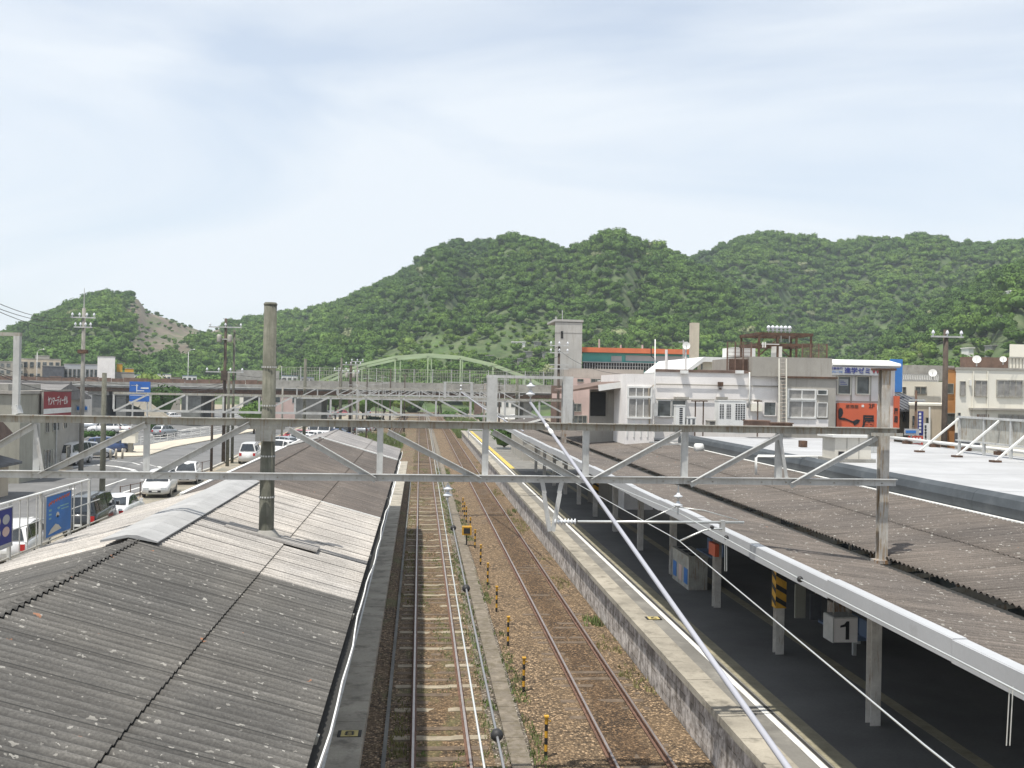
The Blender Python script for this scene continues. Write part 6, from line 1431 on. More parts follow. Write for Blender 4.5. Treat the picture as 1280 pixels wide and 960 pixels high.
# ---- left side
OF = thing('grey_office', 'grey green two storey office with red sign on its long wall', 'building', (-34, 74, GZ))
xr = -28.2
mb = MB(); mb.box(-44, xr, 73.5, 80.8, GZ, PX(70, 492, xr).z); mb.build('wall', M['olive'], OF)
mb = MB(); zt = PX(70, 490, xr).z; mb.box(-44, xr+.12, 73.3, 81, zt-.1, zt+.12); mb.build('roof_edge', M['greywall'], OF)
mb = MB(); mb.box(-44, xr-1, 73.9, 80, zt+.12, zt+.6); mb.build('roof_box', M['concrete'], OF)
def sidewin(y0, y1, z0, z1, n=2):
    f = MB(); f.box(xr, xr+.07, y0-.07, y1+.07, z1, z1+.07); f.box(xr, xr+.1, y0-.07, y1+.07, z0-.07, z0); f.box(xr, xr+.07, y0-.07, y0, z0, z1); f.box(xr, xr+.07, y1, y1+.07, z0, z1)
    for k in range(1, n): y = y0+(y1-y0)*k/n; f.box(xr, xr+.06, y-.03, y+.03, z0, z1)
    fr = f.build('window', M['steel_old'], OF); p = MB(); p.add([(xr+.02, y0, z0), (xr+.02, y1, z0), (xr+.02, y1, z1), (xr+.02, y0, z1)], [(0,1,2,3)]); p.build('pane', M['glass'], fr, fix=False)
for px0, px1, py0, py1 in ((56.5, 60.5, 528, 540), (65.5, 73, 528, 538), (79, 83, 528, 535), (55, 62.5, 562, 587), (83, 86.5, 558, 572)):
    A = PX(px0, py1, xr); B = PX(px1, py0, xr); sidewin(A.y, B.y, A.z, B.z)
mb = MB(); A = PX(65, 585, xr); B = PX(74, 560, xr); mb.box(xr, xr+.05, A.y, B.y, A.z, B.z); mb.build('shutter', M['steel_old'], OF)
mb = MB(); mb.tube([(xr+.1, 80.4, GZ), (xr+.1, 80.4, zt-.1)], .06, 6); mb.build('downpipe', M['steel'], OF)
A = PX(54.5, 519, xr+.35); B = PX(89.5, 489, xr+.35); 
RSN = thing('shop_sign', 'dark red sign board with white katakana and a white stripe on the grey office', 'sign', (xr+.35, (A.y+B.y)/2, A.z))
zt_, zb_ = PX(54.5, 489.5, xr+.35).z, PX(54.5, 522, xr+.35).z
mb = MB(); mb.box(xr+.2, xr+.34, A.y, B.y, zb_, zt_); mb.build('board', M['signred'], RSN)
mb = MB(); mb.box(xr+.19, xr+.335, A.y-.06, A.y, zb_-.04, zt_+.04); mb.box(xr+.19, xr+.36, A.y-.06, B.y+.06, zt_, zt_+.12); mb.build('frame', M['greywall'], RSN)
mb = MB(); h = zt_-zb_; mb.box(xr+.34, xr+.355, A.y, B.y, zb_+h*.13, zb_+h*.33); mb.build('white_stripe', M['white'], RSN)
lettering('ヤンマーディーゼル', (xr+.34, A.y+(B.y-A.y)*.14, zb_+h*.46), (0, 1, 0), (0, 0, 1), (B.y-A.y)*.72, h*.36, .02, .01).build('lettering', M['white'], RSN)
# second blue-white banner behind the pole
t = thing('banner_sign', 'pale blue and white banner board beyond the grey office', 'sign', PY(100, 540, 92)); mb = MB(); px_quad_box(mb, 89, 506, 112, 515, 92, .1); mb.build('board', M['fascia'], t)
mb = MB(); [px_quad_box(mb, 91+k*5, 508, 94+k*5, 512.5, 91.89, .01) for k in range(4)]; mb.build('marks', M['blue'], t); mb = MB(); A = PY(100, 516, 92.1); mb.box(A.x-.1, A.x+.1, 92.1, 92.3, GZ, A.z); mb.build('post', M['steel'], t)
def house(name, label, x0, x1, y0, y1, ze, zr, wall, roof, axis='x', ov=.5, cat='house', group=None, nwin=2):
    t = thing(name, label, cat, ((x0+x1)/2, y0, GZ), 0, group); mb = MB(); mb.box(x0, x1, y0, y1, GZ, ze); mb.build('wall', M[wall], t)
    mb = MB()
    if axis == 'x': mb.prism([(y0-ov, ze-.12), (y0-ov, ze+.05), ((y0+y1)/2, zr), (y1+ov, ze+.05), (y1+ov, ze-.12)], x0-ov, x1+ov, 'x'); mb.box(x0-ov-.03, x1+ov+.03, (y0+y1)/2-.18, (y0+y1)/2+.18, zr-.06, zr+.16)
    else: mb.prism([(x0-ov, ze-.12), (x0-ov, ze+.05), ((x0+x1)/2, zr), (x1+ov, ze+.05), (x1+ov, ze-.12)], y0-ov, y1+ov, 'y'); mb.box((x0+x1)/2-.18, (x0+x1)/2+.18, y0-ov-.03, y1+ov+.03, zr-.06, zr+.16)
    mb.build('roof', M[roof], t)
    for k in range(nwin):
        w = (x1-x0)/nwin; a = x0+w*(k+.25); b = x0+w*(k+.75); z1 = ze-.7; z0 = z1-1.0
        f = MB(); f.box(a-.06, b+.06, y0-.06, y0-.001, z0-.06, z0); f.box(a-.06, b+.06, y0-.06, y0-.001, z1, z1+.06); f.box(a-.06, a, y0-.06, y0-.001, z0, z1); f.box(b, b+.06, y0-.06, y0-.001, z0, z1); f.box((a+b)/2-.02, (a+b)/2+.02, y0-.05, y0-.001, z0, z1); fr = f.build('window', M['steel'], t)
        p = MB(); p.add([(a, y0-.02, z0), (b, y0-.02, z0), (b, y0-.02, z1), (a, y0-.02, z1)], [(0,1,2,3)]); p.build('pane', M['glass'], fr, fix=False)
    return t
A = PX(12, 548, -24.5)
house('tiled_house', 'old house with brown tiled roof at the left edge', -40, -26.8, 60, 66.5, 3.4, 5.4, 'beige', 'brownroof', 'x', .8)
h2 = house('tiled_house', 'low annex with dark tiled eave and grey door in front of the office', -30.5, -26.0, 60.4, 66.1, 1.9, 2.7, 'beige', 'slate', 'y', .6, nwin=1)
mb = MB(); mb.box(-26.0, -25.94, 62.2, 64.2, GZ, 1.6); mb.build('door', M['white'], h2)
house('long_shed', 'wide shed with pale sheet roof behind the tiled house', -62, -30.5, 84, 94, 5.6, 6.9, 'greywall', 'roof_mid', 'x', .5, 'shed')
# distant left buildings
def block(name, label, px0, px1, py0, pyb, Y, depth, wall, rows=0, cols=0, cat='building', group=None, roof='concrete'):
    t, a, b, zt = building(name, label, px0, px1, py0, Y, depth, wall, parapet=roof)
    if group: t['group'] = group
    if rows:
        zb = PY((px0+px1)/2, pyb, Y).z; 
        for r in range(rows):
            for c in range(cols):
                w = (b-a)/cols; h = (zt-zb)/rows; x0 = a+w*(c+.22); x1 = a+w*(c+.78); z0 = zb+h*(r+.3); z1 = zb+h*(r+.75)
                f = MB(); f.box(x0-.08, x1+.08, Y-.05, Y-.001, z0-.08, z1+.08); fr = f.build('window', M['steel_old'], t); p = MB(); p.box(x0, x1, Y-.08, Y-.051, z0, z1); p.build('pane', M['glass'], fr)
    return t, a, b, zt
block('apartment_block', 'pale apartment block at the far left', -40, 30, 452, 478, 210, 20, 'greywall', 3, 9)
block('apartment_block', 'broad beige block with stepped roof behind the dark cube', 20, 76, 449, 478, 225, 20, 'beige', 2, 7)
block('rooftop_box', 'small grey box on top of the beige block', 44, 62, 445, 452, 226, 8, 'greywall')[0]
block('dark_cube', 'dark grey cube shaped building in the far left town', 53, 80, 458, 482, 190, 10, 'slate')
block('warehouse', 'long off white warehouse behind the tall pale pole', 80, 144, 456, 480, 200, 30, 'fascia', 1, 12)
block('white_tower', 'stained white twin stair tower above the warehouse', 122, 144, 446, 462, 199, 6, 'whitewall')
block('yellow_box', 'bright yellow rooftop box, taller of two', 146, 153, 455, 472, 205, 5, 'yellow')
block('yellow_box', 'bright yellow rooftop box, lower of two', 156, 167, 461, 472, 205, 5, 'yellow')
block('grey_roofed_hall', 'grey hall below the yellow boxes', 144, 168, 466, 482, 203, 12, 'greywall')
rr = random.Random(5)
names = ['pale', 'grey', 'cream', 'brownish', 'white', 'slate roofed', 'blue roofed']
spots = [(168,180,469,240,'white'),(182,196,471,250,'fascia'),(197,214,468,246,'cream'),(214,226,472,238,'greywall'),(228,246,470,255,'white'),(300,318,474,250,'cream'),(352,372,470,262,'white'),(376,392,472,240,'fascia'),(350,356,474,235,'beige')]
for i, (x0, x1, y0, Y, wl_) in enumerate(spots):
    block('town_house', f'small {["white","light grey","cream","dull grey","white","cream","white","pale","beige"][i]} house in the far town, {["first","second","third","fourth","fifth","sixth","seventh","eighth","ninth"][i]} from the left beyond the viaduct', x0, x1, y0, 480, Y, 9, wl_, 1, 3, 'house', roof=rr.choice(['slate', 'brownroof', 'blueroof']))
# houses under the viaduct and to the right of the far tracks
house('pale_store', 'pale pink store seen beneath the viaduct', -30.5, -21, 196, 206, 5.2, 5.6, 'pink', 'brownroof', 'x', .2, 'store')
block('white_store', 'long white store beneath the viaduct right of the tracks', 602, 655, 500, 512, 232, 12, 'white', 1, 6)
block('brick_store', 'dark red brick store beneath the viaduct right of the tracks', 593, 603, 498, 512, 225, 6, 'brownroof')
# houses and slabs on the hillside clearing
for i, (px, py, w) in enumerate(((648,431,16), (672,431,8), (660,443,10), (682,444,7), (612,448,9), (650,452,6), (1210,440,6), (1240,437,7), (1268,368,9))):
    d = ray(px, py); best = None
    for rr_ in np.linspace(200, 620, 300):
        k = rr_/math.hypot(d.x, d.y); x, y, z = d.x*k, d.y*k, EYE+d.z*k
        if z < float(height(np.array([x]), np.array([y]))[0])+1.0: best = (x, y, z); break
    if best:
        x, y, z = best; m = w*math.hypot(x, y)/FPX/2; mb = MB(); mb.box(x-m, x+m, y-1.5, y+2, z-2.5, z+.9); mb.box(x-m-.2, x+m+.2, y-1.8, y+2.2, z+.9, z+1.15)
        mb.solo('hillside_terrace', M['whitewall'] if i in (0, 6, 8) else M['concrete'], ['white roofed hut on the hill clearing above the arch', 'small grey hut right of the white roofed hut', 'pale terrace wall on the clearing', 'short terrace wall beside the concrete tower', 'pale wall at the left end of the clearing', 'lowest terrace wall of the clearing', 'pale terrace behind the cream building', 'grey terrace left of the stair tower', 'small roof high on the right hill'][i], 'terrace')

# ================================================================ POSTERS AND FENCE ON THE LEFT
XFn = -13.2
FN = thing('billboard_fence', 'grey tube fence with upright bars beside the left car park', 'fence', (XFn, 36, GZ))
def FX(px, py): return PX(px, py, XFn)
ytop = FX(110, 601); y_a = FX(-20, 640).y; zt = 3.25
yb_ = ytop.y
mb = MB(); mb.tube([(XFn, y_a, zt), (XFn, yb_, zt)], .045, 8); mb.build('top_rail', M['white'], FN)
mb = MB(); mb.tube([(XFn, y_a, zt-.95), (XFn, yb_+1.5, zt-.95)], .02, 6); mb.build('mid_rail', M['steel'], FN)
zb = FX(60, 668).z-.25
mb = MB(); mb.tube([(XFn, y_a, zb), (XFn, yb_+2.6, zb)], .03, 6); mb.build('bottom_rail', M['steel_old'], FN)
for px in (12, 51, 87, 111):
    y = FX(px, 640).y; mb = MB(); mb.box(XFn-.045, XFn+.045, y-.06, y+.06, GZ, zt); mb.build('post', M['steel'], FN)
for px in (25, 35, 46, 92.5, 101.5):
    y = FX(px, 640).y; mb = MB(); mb.tube([(XFn, y, zb), (XFn, y, zt)], .022, 6); mb.build('bar', M['steel'], FN)
mb = MB(); mb.box(XFn-.12, XFn+.12, y_a, yb_+8, GZ, GZ+.7); mb.solo('low_wall', M['concrete_dark'], 'low dark wall at the foot of the poster fence', 'wall')
def poster(px0, px1, ztop, zbot, label, fill):
    t = thing('poster_board', label, 'poster', (XFn+.1, FX(px0, 640).y, zbot)); y0 = FX(px0, 640).y; y1 = FX(px1, 640).y
    mb = MB(); mb.box(XFn+.06, XFn+.10, y0, y1, zbot, ztop); mb.build('board', M['blue'], t)
    mb = MB()
    for a in ((y0-.04, y0, zbot-.04, ztop+.04), (y1, y1+.04, zbot-.04, ztop+.04)): mb.box(XFn+.05, XFn+.12, *a)
    mb.box(XFn+.05, XFn+.12, y0, y1, ztop, ztop+.04); mb.box(XFn+.05, XFn+.12, y0, y1, zbot-.04, zbot); mb.build('frame', M['fascia'], t)
    fill(t, y0, y1, zbot, ztop); return t
def fill_a(t, y0, y1, z0, z1):
    w = y1-y0; h = z1-z0; X = XFn+.10
    def blob(v, u, ru, rv, mt, nm):
        mb = MB(); n = 18; cy_, cz2 = y0+w*u, z0+h*v; mb.add([(X+.006, cy_+ru*w*cos(2*pi*k/n), cz2+rv*h*sin(2*pi*k/n)) for k in range(n)] + [(X+.0005, cy_+ru*w*cos(2*pi*k/n), cz2+rv*h*sin(2*pi*k/n)) for k in range(n)], [tuple(range(n))] + [(k, (k+1) % n, (k+1) % n+n, k+n) for k in range(n)]); mb.build(nm, M[mt], t)
    mb = MB()
    for i, (u, v) in enumerate([(.14, .80), (.22, .83), (.32, .84), (.42, .86), (.52, .87), (.62, .88), (.72, .89), (.82, .90), (.90, .91)]): 
        q = .04; mb.bar((X+.004, y0+w*(u-q*.8), z0+h*(v-.035)), (X+.004, y0+w*(u+q*.8), z0+h*(v+.035)), .008, h*.03); mb.box(X, X+.008, y0+w*(u-q), y0+w*(u+q), z0+h*(v-.004), z0+h*(v+.012)); mb.box(X, X+.0085, y0+w*(u-.008), y0+w*(u+.008), z0+h*(v-.04), z0+h*(v+.04))
    mb.build('headline_strokes', M['signorange'], t)
    mb = MB()
    for (u, v, du, dv) in ((.12, .62, .10, .05), (.12, .52, .10, .04), (.12, .42, .09, .04), (.45, .62, .09, .05), (.55, .66, .35, .03), (.6, .58, .3, .03)): mb.box(X, X+.007, y0+w*u, y0+w*(u+du), z0+h*v, z0+h*(v+dv))
    mb.build('pale_marks', mat('poster_mid_tone', (0.22, 0.42, 0.46), 0.6, .2, 4), t)
    blob(.48, .46, .06, .07, 'tank', 'portrait'); blob(.42, .46, .045, .05, 'blue', 'portrait_hole')
    mb = MB(); mb.add([(X+.006, y0+w*.1, z0+h*.05), (X+.006, y0+w*.62, z0+h*.10), (X+.006, y0+w*.5, z0+h*.22), (X+.006, y0+w*.38, z0+h*.27), (X+.006, y0+w*.2, z0+h*.17)], [(0,1,2,3,4)]); mb.build('pale_shape', M['tank'], t, fix=False)
def fill_b(t, y0, y1, z0, z1):
    w = y1-y0; h = z1-z0; X = XFn+.10; t.children[0].data.materials[0] = M['navy']
    for i in range(2):
        for k in range(3):
            mb = MB(); n = 18; cy_, cz2 = y0+w*(.2+.3*k), z0+h*(.72-.32*i); mb.add([(X+.006, cy_+.12*w*cos(2*pi*q/n), cz2+.13*h*sin(2*pi*q/n)) for q in range(n)], [tuple(range(n))]); mb.build('round_photo', [M['pink'], M['beige'], M['fascia']][(i+k) % 3], t, fix=False)
    mb = MB(); mb.box(X, X+.007, y0, y1, z0, z0+h*.08); mb.build('base_band', M['fascia'], t)
zA1, zA0 = FX(53, 620).z+.06, FX(53, 673).z
poster(53.5, 85, zA1-.12, zA0+.0, 'blue poster with an orange headline on the left fence', fill_a)
poster(-28, 11, zA1-.10, zA0+.25, 'dark blue poster with round pictures at the left edge', fill_b)
# rusty road railing
RRl = thing('road_railing', 'low rusty railing between the road and the gravel car park', 'railing', PZ(200, 605, GZ))
pts = [PZ(x, y, GZ) for x, y in ((150,627),(175,621),(200,611),(232,598),(262,589))]
for a, b in zip(pts, pts[1:]):
    n = max(2, int((b-a).length/2.0))
    for k in range(n): q = a.lerp(b, k/n); mb = MB(); mb.tube([q, q+Vector((0, 0, .95))], .035, 5); mb.build('post', M['rust'], RRl)
mb = MB(); 
for a, b in zip(pts, pts[1:]): mb.tube([a+Vector((0, 0, .9)), b+Vector((0, 0, .9))], .02, 5)
mb.build('rail', M['rust'], RRl)
GRl = thing('guard_rail', 'white pedestrian guard rail on the far side of the traffic island', 'railing', PZ(230, 552, GZ))
pts = [PZ(x, y, GZ) for x, y in ((176,556),(200,554),(226,549),(262,543),(330,531))]
for a, b in zip(pts, pts[1:]):
    for z in (.35, .65, .95): mb = MB(); mb.tube([a+Vector((0, 0, z)), b+Vector((0, 0, z))], .025, 5); mb.build('rail', M['white'], GRl)
    for k in range(3): q = a.lerp(b, k/3); mb = MB(); mb.tube([q, q+Vector((0, 0, 1.0))], .04, 5); mb.build('post', M['white'], GRl)
for i, px in enumerate((131, 138, 145, 153)):
    A = PZ(px, 575-(i*.5), GZ); mb = MB(); mb.sm = True; mb.lathe(A, [(.11, 0), (.10, .9), (.05, .98)], 8); mb.solo('bollard', M['island'], f'pale bollard at the front of the traffic island, {["first","second","third","fourth"][i]} from the left', 'bollard', 'bollards on the traffic island')
A = PZ(152, 566, GZ); mb = MB(); mb.box(A.x-.45, A.x+.45, A.y-.3, A.y+.3, GZ+.1, GZ+2.0); mb.solo('dark_cabinet', M['slate'], 'dark roadside cabinet on the traffic island', 'cabinet')
t = thing('kiosk', 'pale round kiosk box on a thick pillar on the traffic island', 'kiosk', PZ(163, 567, GZ)); A = t.location.copy(); mb = MB(); mb.lathe(A, [(.28, 0), (.26, 1.1)], 10); mb.build('pillar', M['concrete'], t); mb = MB(); mb.box(A.x-.75, A.x+.6, A.y-.5, A.y+.5, A.z+1.1, A.z+2.2); mb.box(A.x-1.0, A.x+.7, A.y-.6, A.y+.6, A.z+2.2, A.z+2.34); mb.build('box', M['cream'], t)

# ================================================================ CARS
def car_proto(kind, colour):
    """side profile sections (x along the car, nose at -x) -> smooth body; glass, lights and wheels as parts"""
    P = {'sedan': dict(L=4.5, w=.86, H=1.42, prof=[(-2.25,.32,.62),(-2.1,.24,.72),(-1.35,.22,.86),(-.85,.22,.93),(-.1,.22,.95),(.7,.22,.96),(1.35,.22,.97),(2.0,.24,.95),(2.25,.34,.80)], cab=[(-.95,.0),(-.25,.46),(.15,.47),(.8,.43),(1.55,.0)]),
         'minivan': dict(L=4.6, w=.87, H=1.62, prof=[(-2.3,.32,.66),(-2.15,.22,.80),(-1.7,.22,.92),(-1.2,.22,.99),(-.3,.22,1.0),(.7,.22,1.0),(1.5,.22,1.0),(2.2,.22,1.0),(2.3,.34,.92)], cab=[(-1.45,.0),(-.55,.56),(.3,.62),(1.4,.58),(1.9,.5),(2.22,.02)]),
         'van': dict(L=4.6, w=.85, H=1.95, prof=[(-2.3,.34,.85),(-2.25,.24,1.02),(-2.0,.22,1.1),(-1.2,.22,1.12),(-.3,.22,1.12),(.7,.22,1.12),(1.5,.22,1.12),(2.2,.22,1.12),(2.3,.34,1.05)], cab=[(-2.2,.0),(-1.65,.68),(-.3,.78),(1.4,.78),(2.05,.74),(2.26,.02)]),
         'kei': dict(L=3.4, w=.74, H=1.62, prof=[(-1.7,.32,.68),(-1.62,.22,.86),(-1.3,.22,.94),(-.9,.22,.97),(-.2,.22,.98),(.5,.22,.98),(1.1,.22,.98),(1.62,.22,.98),(1.7,.34,.92)], cab=[(-1.15,.0),(-.6,.58),(.2,.63),(1.0,.61),(1.4,.56),(1.65,.02)]),
         'hatch': dict(L=3.9, w=.84, H=1.5, prof=[(-1.95,.32,.62),(-1.85,.22,.74),(-1.4,.22,.88),(-.9,.22,.94),(-.2,.22,.96),(.5,.22,.97),(1.2,.22,.98),(1.85,.22,.98),(1.95,.34,.9)], cab=[(-1.15,.0),(-.4,.50),(.2,.54),(1.0,.50),(1.45,.42),(1.88,.02)])}[kind]
    w = P['w']; t = thing('parked_car', 'car', 'car'); mb = MB(); n = len(P['prof']); mb.sm = True
    belt = lambda x: float(np.interp(x, [p[0] for p in P['prof']], [p[2] for p in P['prof']]))
    X = np.linspace(P['prof'][0][0], P['prof'][-1][0], 25); half = P['L']/2
    rows = []
    for x in X:
        z0 = float(np.interp(x, [p[0] for p in P['prof']], [p[1] for p in P['prof']])); zb = belt(x); e = abs(x)/half; ww = w*(1-.13*max(0, (e-.72)/.28)**2)
        rows.append([(x, -ww*.55, z0), (x, -ww*.97, z0+.06), (x, -ww, z0+(zb-z0)*.5), (x, -ww*.955, zb-.05), (x, -ww*.88, zb), (x, 0, zb+.03), (x, ww*.88, zb), (x, ww*.955, zb-.05), (x, ww, z0+(zb-z0)*.5), (x, ww*.97, z0+.06), (x, ww*.55, z0)])
    m = len(rows[0]); mb.v = [p for r in rows for p in r]
    for i in range(len(rows)-1): mb.f += [(i*m+k, i*m+k+1, (i+1)*m+k+1, (i+1)*m+k) for k in range(m-1)] + [(i*m+m-1, i*m, (i+1)*m, (i+1)*m+m-1)]
    mb.f += [tuple(range(m)), tuple((len(rows)-1)*m+k for k in reversed(range(m)))]
    mb.build('body', PAINT[colour], t)
    # cabin: lower edge follows the belt line, narrows to the roof
    cab = P['cab']; top = P['H']
    cx0, cx1 = cab[0][0], cab[-1][0]; mids = cab[1:-1]; rb = []; rt = []
    mb = MB(); mb.sm = False
    def sect(x, hgt): zb = belt(x)-.02; f_ = 1-.20*hgt/.6; return [(x, -w*.90, zb), (x, -w*.90*f_, zb+hgt), (x, -w*.62*f_, zb+hgt+.045), (x, 0, zb+hgt+.06), (x, w*.62*f_, zb+hgt+.045), (x, w*.90*f_, zb+hgt), (x, w*.90, zb)]
    S = [sect(x, h if 0 < i < len(cab)-1 else 0.0) for i, (x, h) in enumerate(cab)]
    S[0] = [(cx0, y*1.0, belt(cx0)-.02) for (_, y, _) in S[0]]; S[-1] = [(cx1, y, belt(cx1)-.02+(.0)) for (_, y, _) in S[-1]]
    vs = [p for s in S for p in s]; mb.v = vs; q = 7
    for i in range(len(S)-1): mb.f += [(i*q+k, i*q+k+1, (i+1)*q+k+1, (i+1)*q+k) for k in range(q-1)]
    mb.build('roof', PAINT[colour], t)
    gl = MB()
    def inset(a, b, c, d, m1=.06, out=.012):
        a, b, c, d = map(Vector, (a, b, c, d)); cen = (a+b+c+d)/4; nrm = (b-a).cross(d-a); 
        if nrm.length < 1e-6: nrm = (c-b).cross(a-b)
        nrm.normalize()
        if nrm.dot(cen-Vector((cen.x*.6, 0, .9))) < 0: nrm = -nrm
        P4 = [p+(cen-p).normalized()*min(m1, (cen-p).length*.5)+nrm*out for p in (a, b, c, d)]; gl.add(P4, [(0, 1, 2, 3)])
    def low(x, s): return (x, s*w*.90, belt(x)+.01)
    def up_(i, s): x, h = cab[i]; f_ = 1-.20*h/.6; return (x, s*w*.90*f_, belt(x)-.02+h)
    for s in (-1, 1):
        N = len(cab)
        for i in range(1, N-2): inset(low(cab[i][0], s), low(cab[i+1][0], s), up_(i+1, s), up_(i, s), .07)
        a, b, c = Vector(low(cab[0][0]+.18, s)), Vector(low(cab[1][0], s)), Vector(up_(1, s)); cen = (a+b+c)/3; nr = Vector((0, s, .2)).normalized(); gl.add([p.lerp(cen, .18)+nr*.014 for p in (a, b, c)], [(0, 1, 2)])
        a, b, c = Vector(low(cab[-1][0]-.1, s)), Vector(low(cab[-2][0], s)), Vector(up_(len(cab)-2, s)); cen = (a+b+c)/3
        if cab[-1][0]-cab[-2][0] > .3: gl.add([p.lerp(cen, .18)+nr*.014 for p in (a, b, c)], [(0, 1, 2)])
    x, h = cab[1]; f_ = 1-.2*h/.6; a0, b0 = Vector((cx0+.06, -w*.80, belt(cx0)+.03)), Vector((cx0+.06, w*.80, belt(cx0)+.03)); c0, d0 = Vector((x-.02, w*.72*f_, belt(x)+h-.03)), Vector((x-.02, -w*.72*f_, belt(x)+h-.03)); off = Vector((-.02, 0, .03)); gl.add([p+off for p in (a0, b0, c0, d0)], [(0, 1, 2, 3)])
    x, h = cab[-2]; f_ = 1-.2*h/.6; zl = belt(cx1)+(.05 if cx1-x > .3 else .12); a0, b0 = Vector((cx1-.03, -w*.76, zl)), Vector((cx1-.03, w*.76, zl)); c0, d0 = Vector((x+.03, w*.70*f_, belt(x)+h-.04)), Vector((x+.03, -w*.70*f_, belt(x)+h-.04)); off = Vector((.03, 0, .02)); gl.add([p+off for p in (b0, a0, d0, c0)], [(0, 1, 2, 3)])
    gl.build('windows', M['carglass'], t, fix=False)
    for s in (-1, 1):
        mb = MB(); zf = belt(-half)-.04; mb.box(-half-.01, -half+.25, s*w*.62-.17, s*w*.62+.17, zf-.10, zf+.06); mb.build('headlight', M['lamp'], t)
        mb = MB(); zf = belt(half); mb.box(half-.14, half+.012, s*w*.72-.12, s*w*.72+.10, zf-.28, zf-.02); mb.build('tail_light', M['tail'], t)
        mb = MB(); xm = cab[0][0]+.45; mb.box(xm-.06, xm+.08, s*(w+.02), s*(w+.18), belt(xm)+.02, belt(xm)+.18); mb.build('mirror', PAINT[colour], t)
    mb = MB(); mb.box(-half-.015, -half+.1, -w*.42, w*.42, .36, .50); mb.build('grille', M['trim'], t)
    mb = MB(); mb.box(-half-.03, -half-.016, -.17, .17, .40, .48); mb.box(half+.012, half+.03, -.17, .17, .55, .66); mb.build('number_plate', M['white'], t)
    r = .31
    for sx in (-half*.62, half*.60):
        for s in (-1, 1):
            mb = MB(); mb.sm = True; mb.lathe((sx, s*(w-.1), r), [(r*.7, -.11), (r, -.09), (r, .09), (r*.7, .11)], 16, 'y'); wh = mb.build('tyre', M['tyre'], t); mb = MB(); mb.lathe((sx, s*(w-.1), r), [(r*.62, -.105-.012), (r*.62, .105+.012)], 14, 'y'); mb.build('rim', M['rim'], wh)
            mb = MB(); mb.lathe((sx, s*(w-.02), r+.02), [(r*1.18, -.0), (r*1.18, .035)], 16, 'y') if False else None
    return t
CARP = {}
def car(kind, colour, pos, heading, label, cat='car', group=None, cs=1.0):
    """heading: direction of the nose in degrees, -90 = towards the station"""
    k = (kind, colour)
    t = CARP.get(k)
    if t is None: t = CARP[k] = car_proto(kind, colour)
    else:
        t = copy_tree(t)
    t.location = pos; t.rotation_euler = (0, 0, radians(heading)+pi); setp(t, label, cat)
    if group: t['group'] = group
    elif 'group' in t: del t['group']
    t.name = {'van': 'parked_van', 'kei': 'small_car', 'minivan': 'family_car'}.get(kind, 'parked_car')
    return t
# parked along the fence, in view order
def CP(px, py): v = PZ(px, py, GZ+.012); return (v.x, v.y, GZ+.012)
car('minivan', 'white', CP(200, 618), -84, 'nearer of two white cars parked nose to the station beside the road kerb')
car('hatch', 'white', CP(234, 603), -84, 'farther of two white cars parked by the road kerb')
car('sedan', 'white', CP(150, 650), 92, 'white saloon seen from behind beyond the poster fence')
car('van', 'black', CP(112, 664), 95, 'black car standing behind the poster fence')
car('minivan', 'white', CP(24, 697), 98, 'white car with red tail light at the left edge behind the fence')
car('van', 'white', CP(312, 578), 94, 'white minibus seen from behind near the ridge of the canopy')
row = [('minivan','white',345,567),('hatch','silver',352,560),('minivan','white',372,557),('kei','white',386,553),('sedan','white',398,551),('minivan','red',371,551),('van','white',403,546),('sedan','blue',420,547),('van','black',424,542),('minivan','silver',443,541),('kei','white',453,538),('hatch','silver',462,536)]
rl = ['white car half hidden behind the concrete pole','silver hatchback just right of the concrete pole','white car in the parking row behind the canopy ridge','small white box car in the parking row','white saloon in the middle of the parking row','dark red car behind the white saloon','white van next to the dark blue saloon','dark blue saloon in the parking row','black van at the far side of the blue saloon','silver family car near the end of the parking row','small white car near the end of the parking row','last silver hatchback of the parking row']
for (k, c, px, py), lb in zip(row, rl): car(k, c, CP(px, py+2), 155+random.uniform(-8, 8), lb, group='cars parked along the canopy')
car('hatch', 'silver', CP(206, 545), 70, 'silver hatchback driving away on the far road')
car('sedan', 'white', CP(216, 525), 50, 'white saloon under the viaduct near the stairs')
car('van', 'green', CP(318, 530), 95, 'dark green van just left of the concrete pole')
far = [('sedan','white',145,541,170,'white saloon in the yard left of the road'),('minivan','white',132,541,175,'white car beside the saloon in the left yard'),('van','white',92,580,-95,'white van by the grey office'),('hatch','silver',115,572,20,'silver car at the junction behind the tall pole'),('minivan','blue',137,566,15,'dark blue car waiting at the junction'),('sedan','silver',102,537,180,'silver car at the back of the left yard'),
       ('hatch','red',424,520,180,'dark red car under the viaduct'),('van','white',410,525,90,'white van under the viaduct pier'),('van','silver',458,520,100,'pale silver van beyond the viaduct'),('kei','white',372,521,90,'small white car left of the viaduct pier'),
       ('minivan','white',608,517,120,'white car at the left of the far right car park'),('sedan','white',622,513,110,'white saloon at the back of the far right car park'),('hatch','silver',632,519,100,'silver hatchback in the far right car park'),('minivan','white',643,513,95,'white family car at the back right of the far car park'),('sedan','white',652,527,200,'white saloon nearest the low shed in the far right car park'),('kei','white',617,522,100,'small white car in the front row of the far right car park'),('minivan','silver',600,522,100,'silver family car beside the far track bushes'),('hatch','white',640,527,170,'white hatchback beside the saloon near the low shed')]
for k, c, px, py, hd, lb in far: car(k, c, CP(px, py), hd, lb)

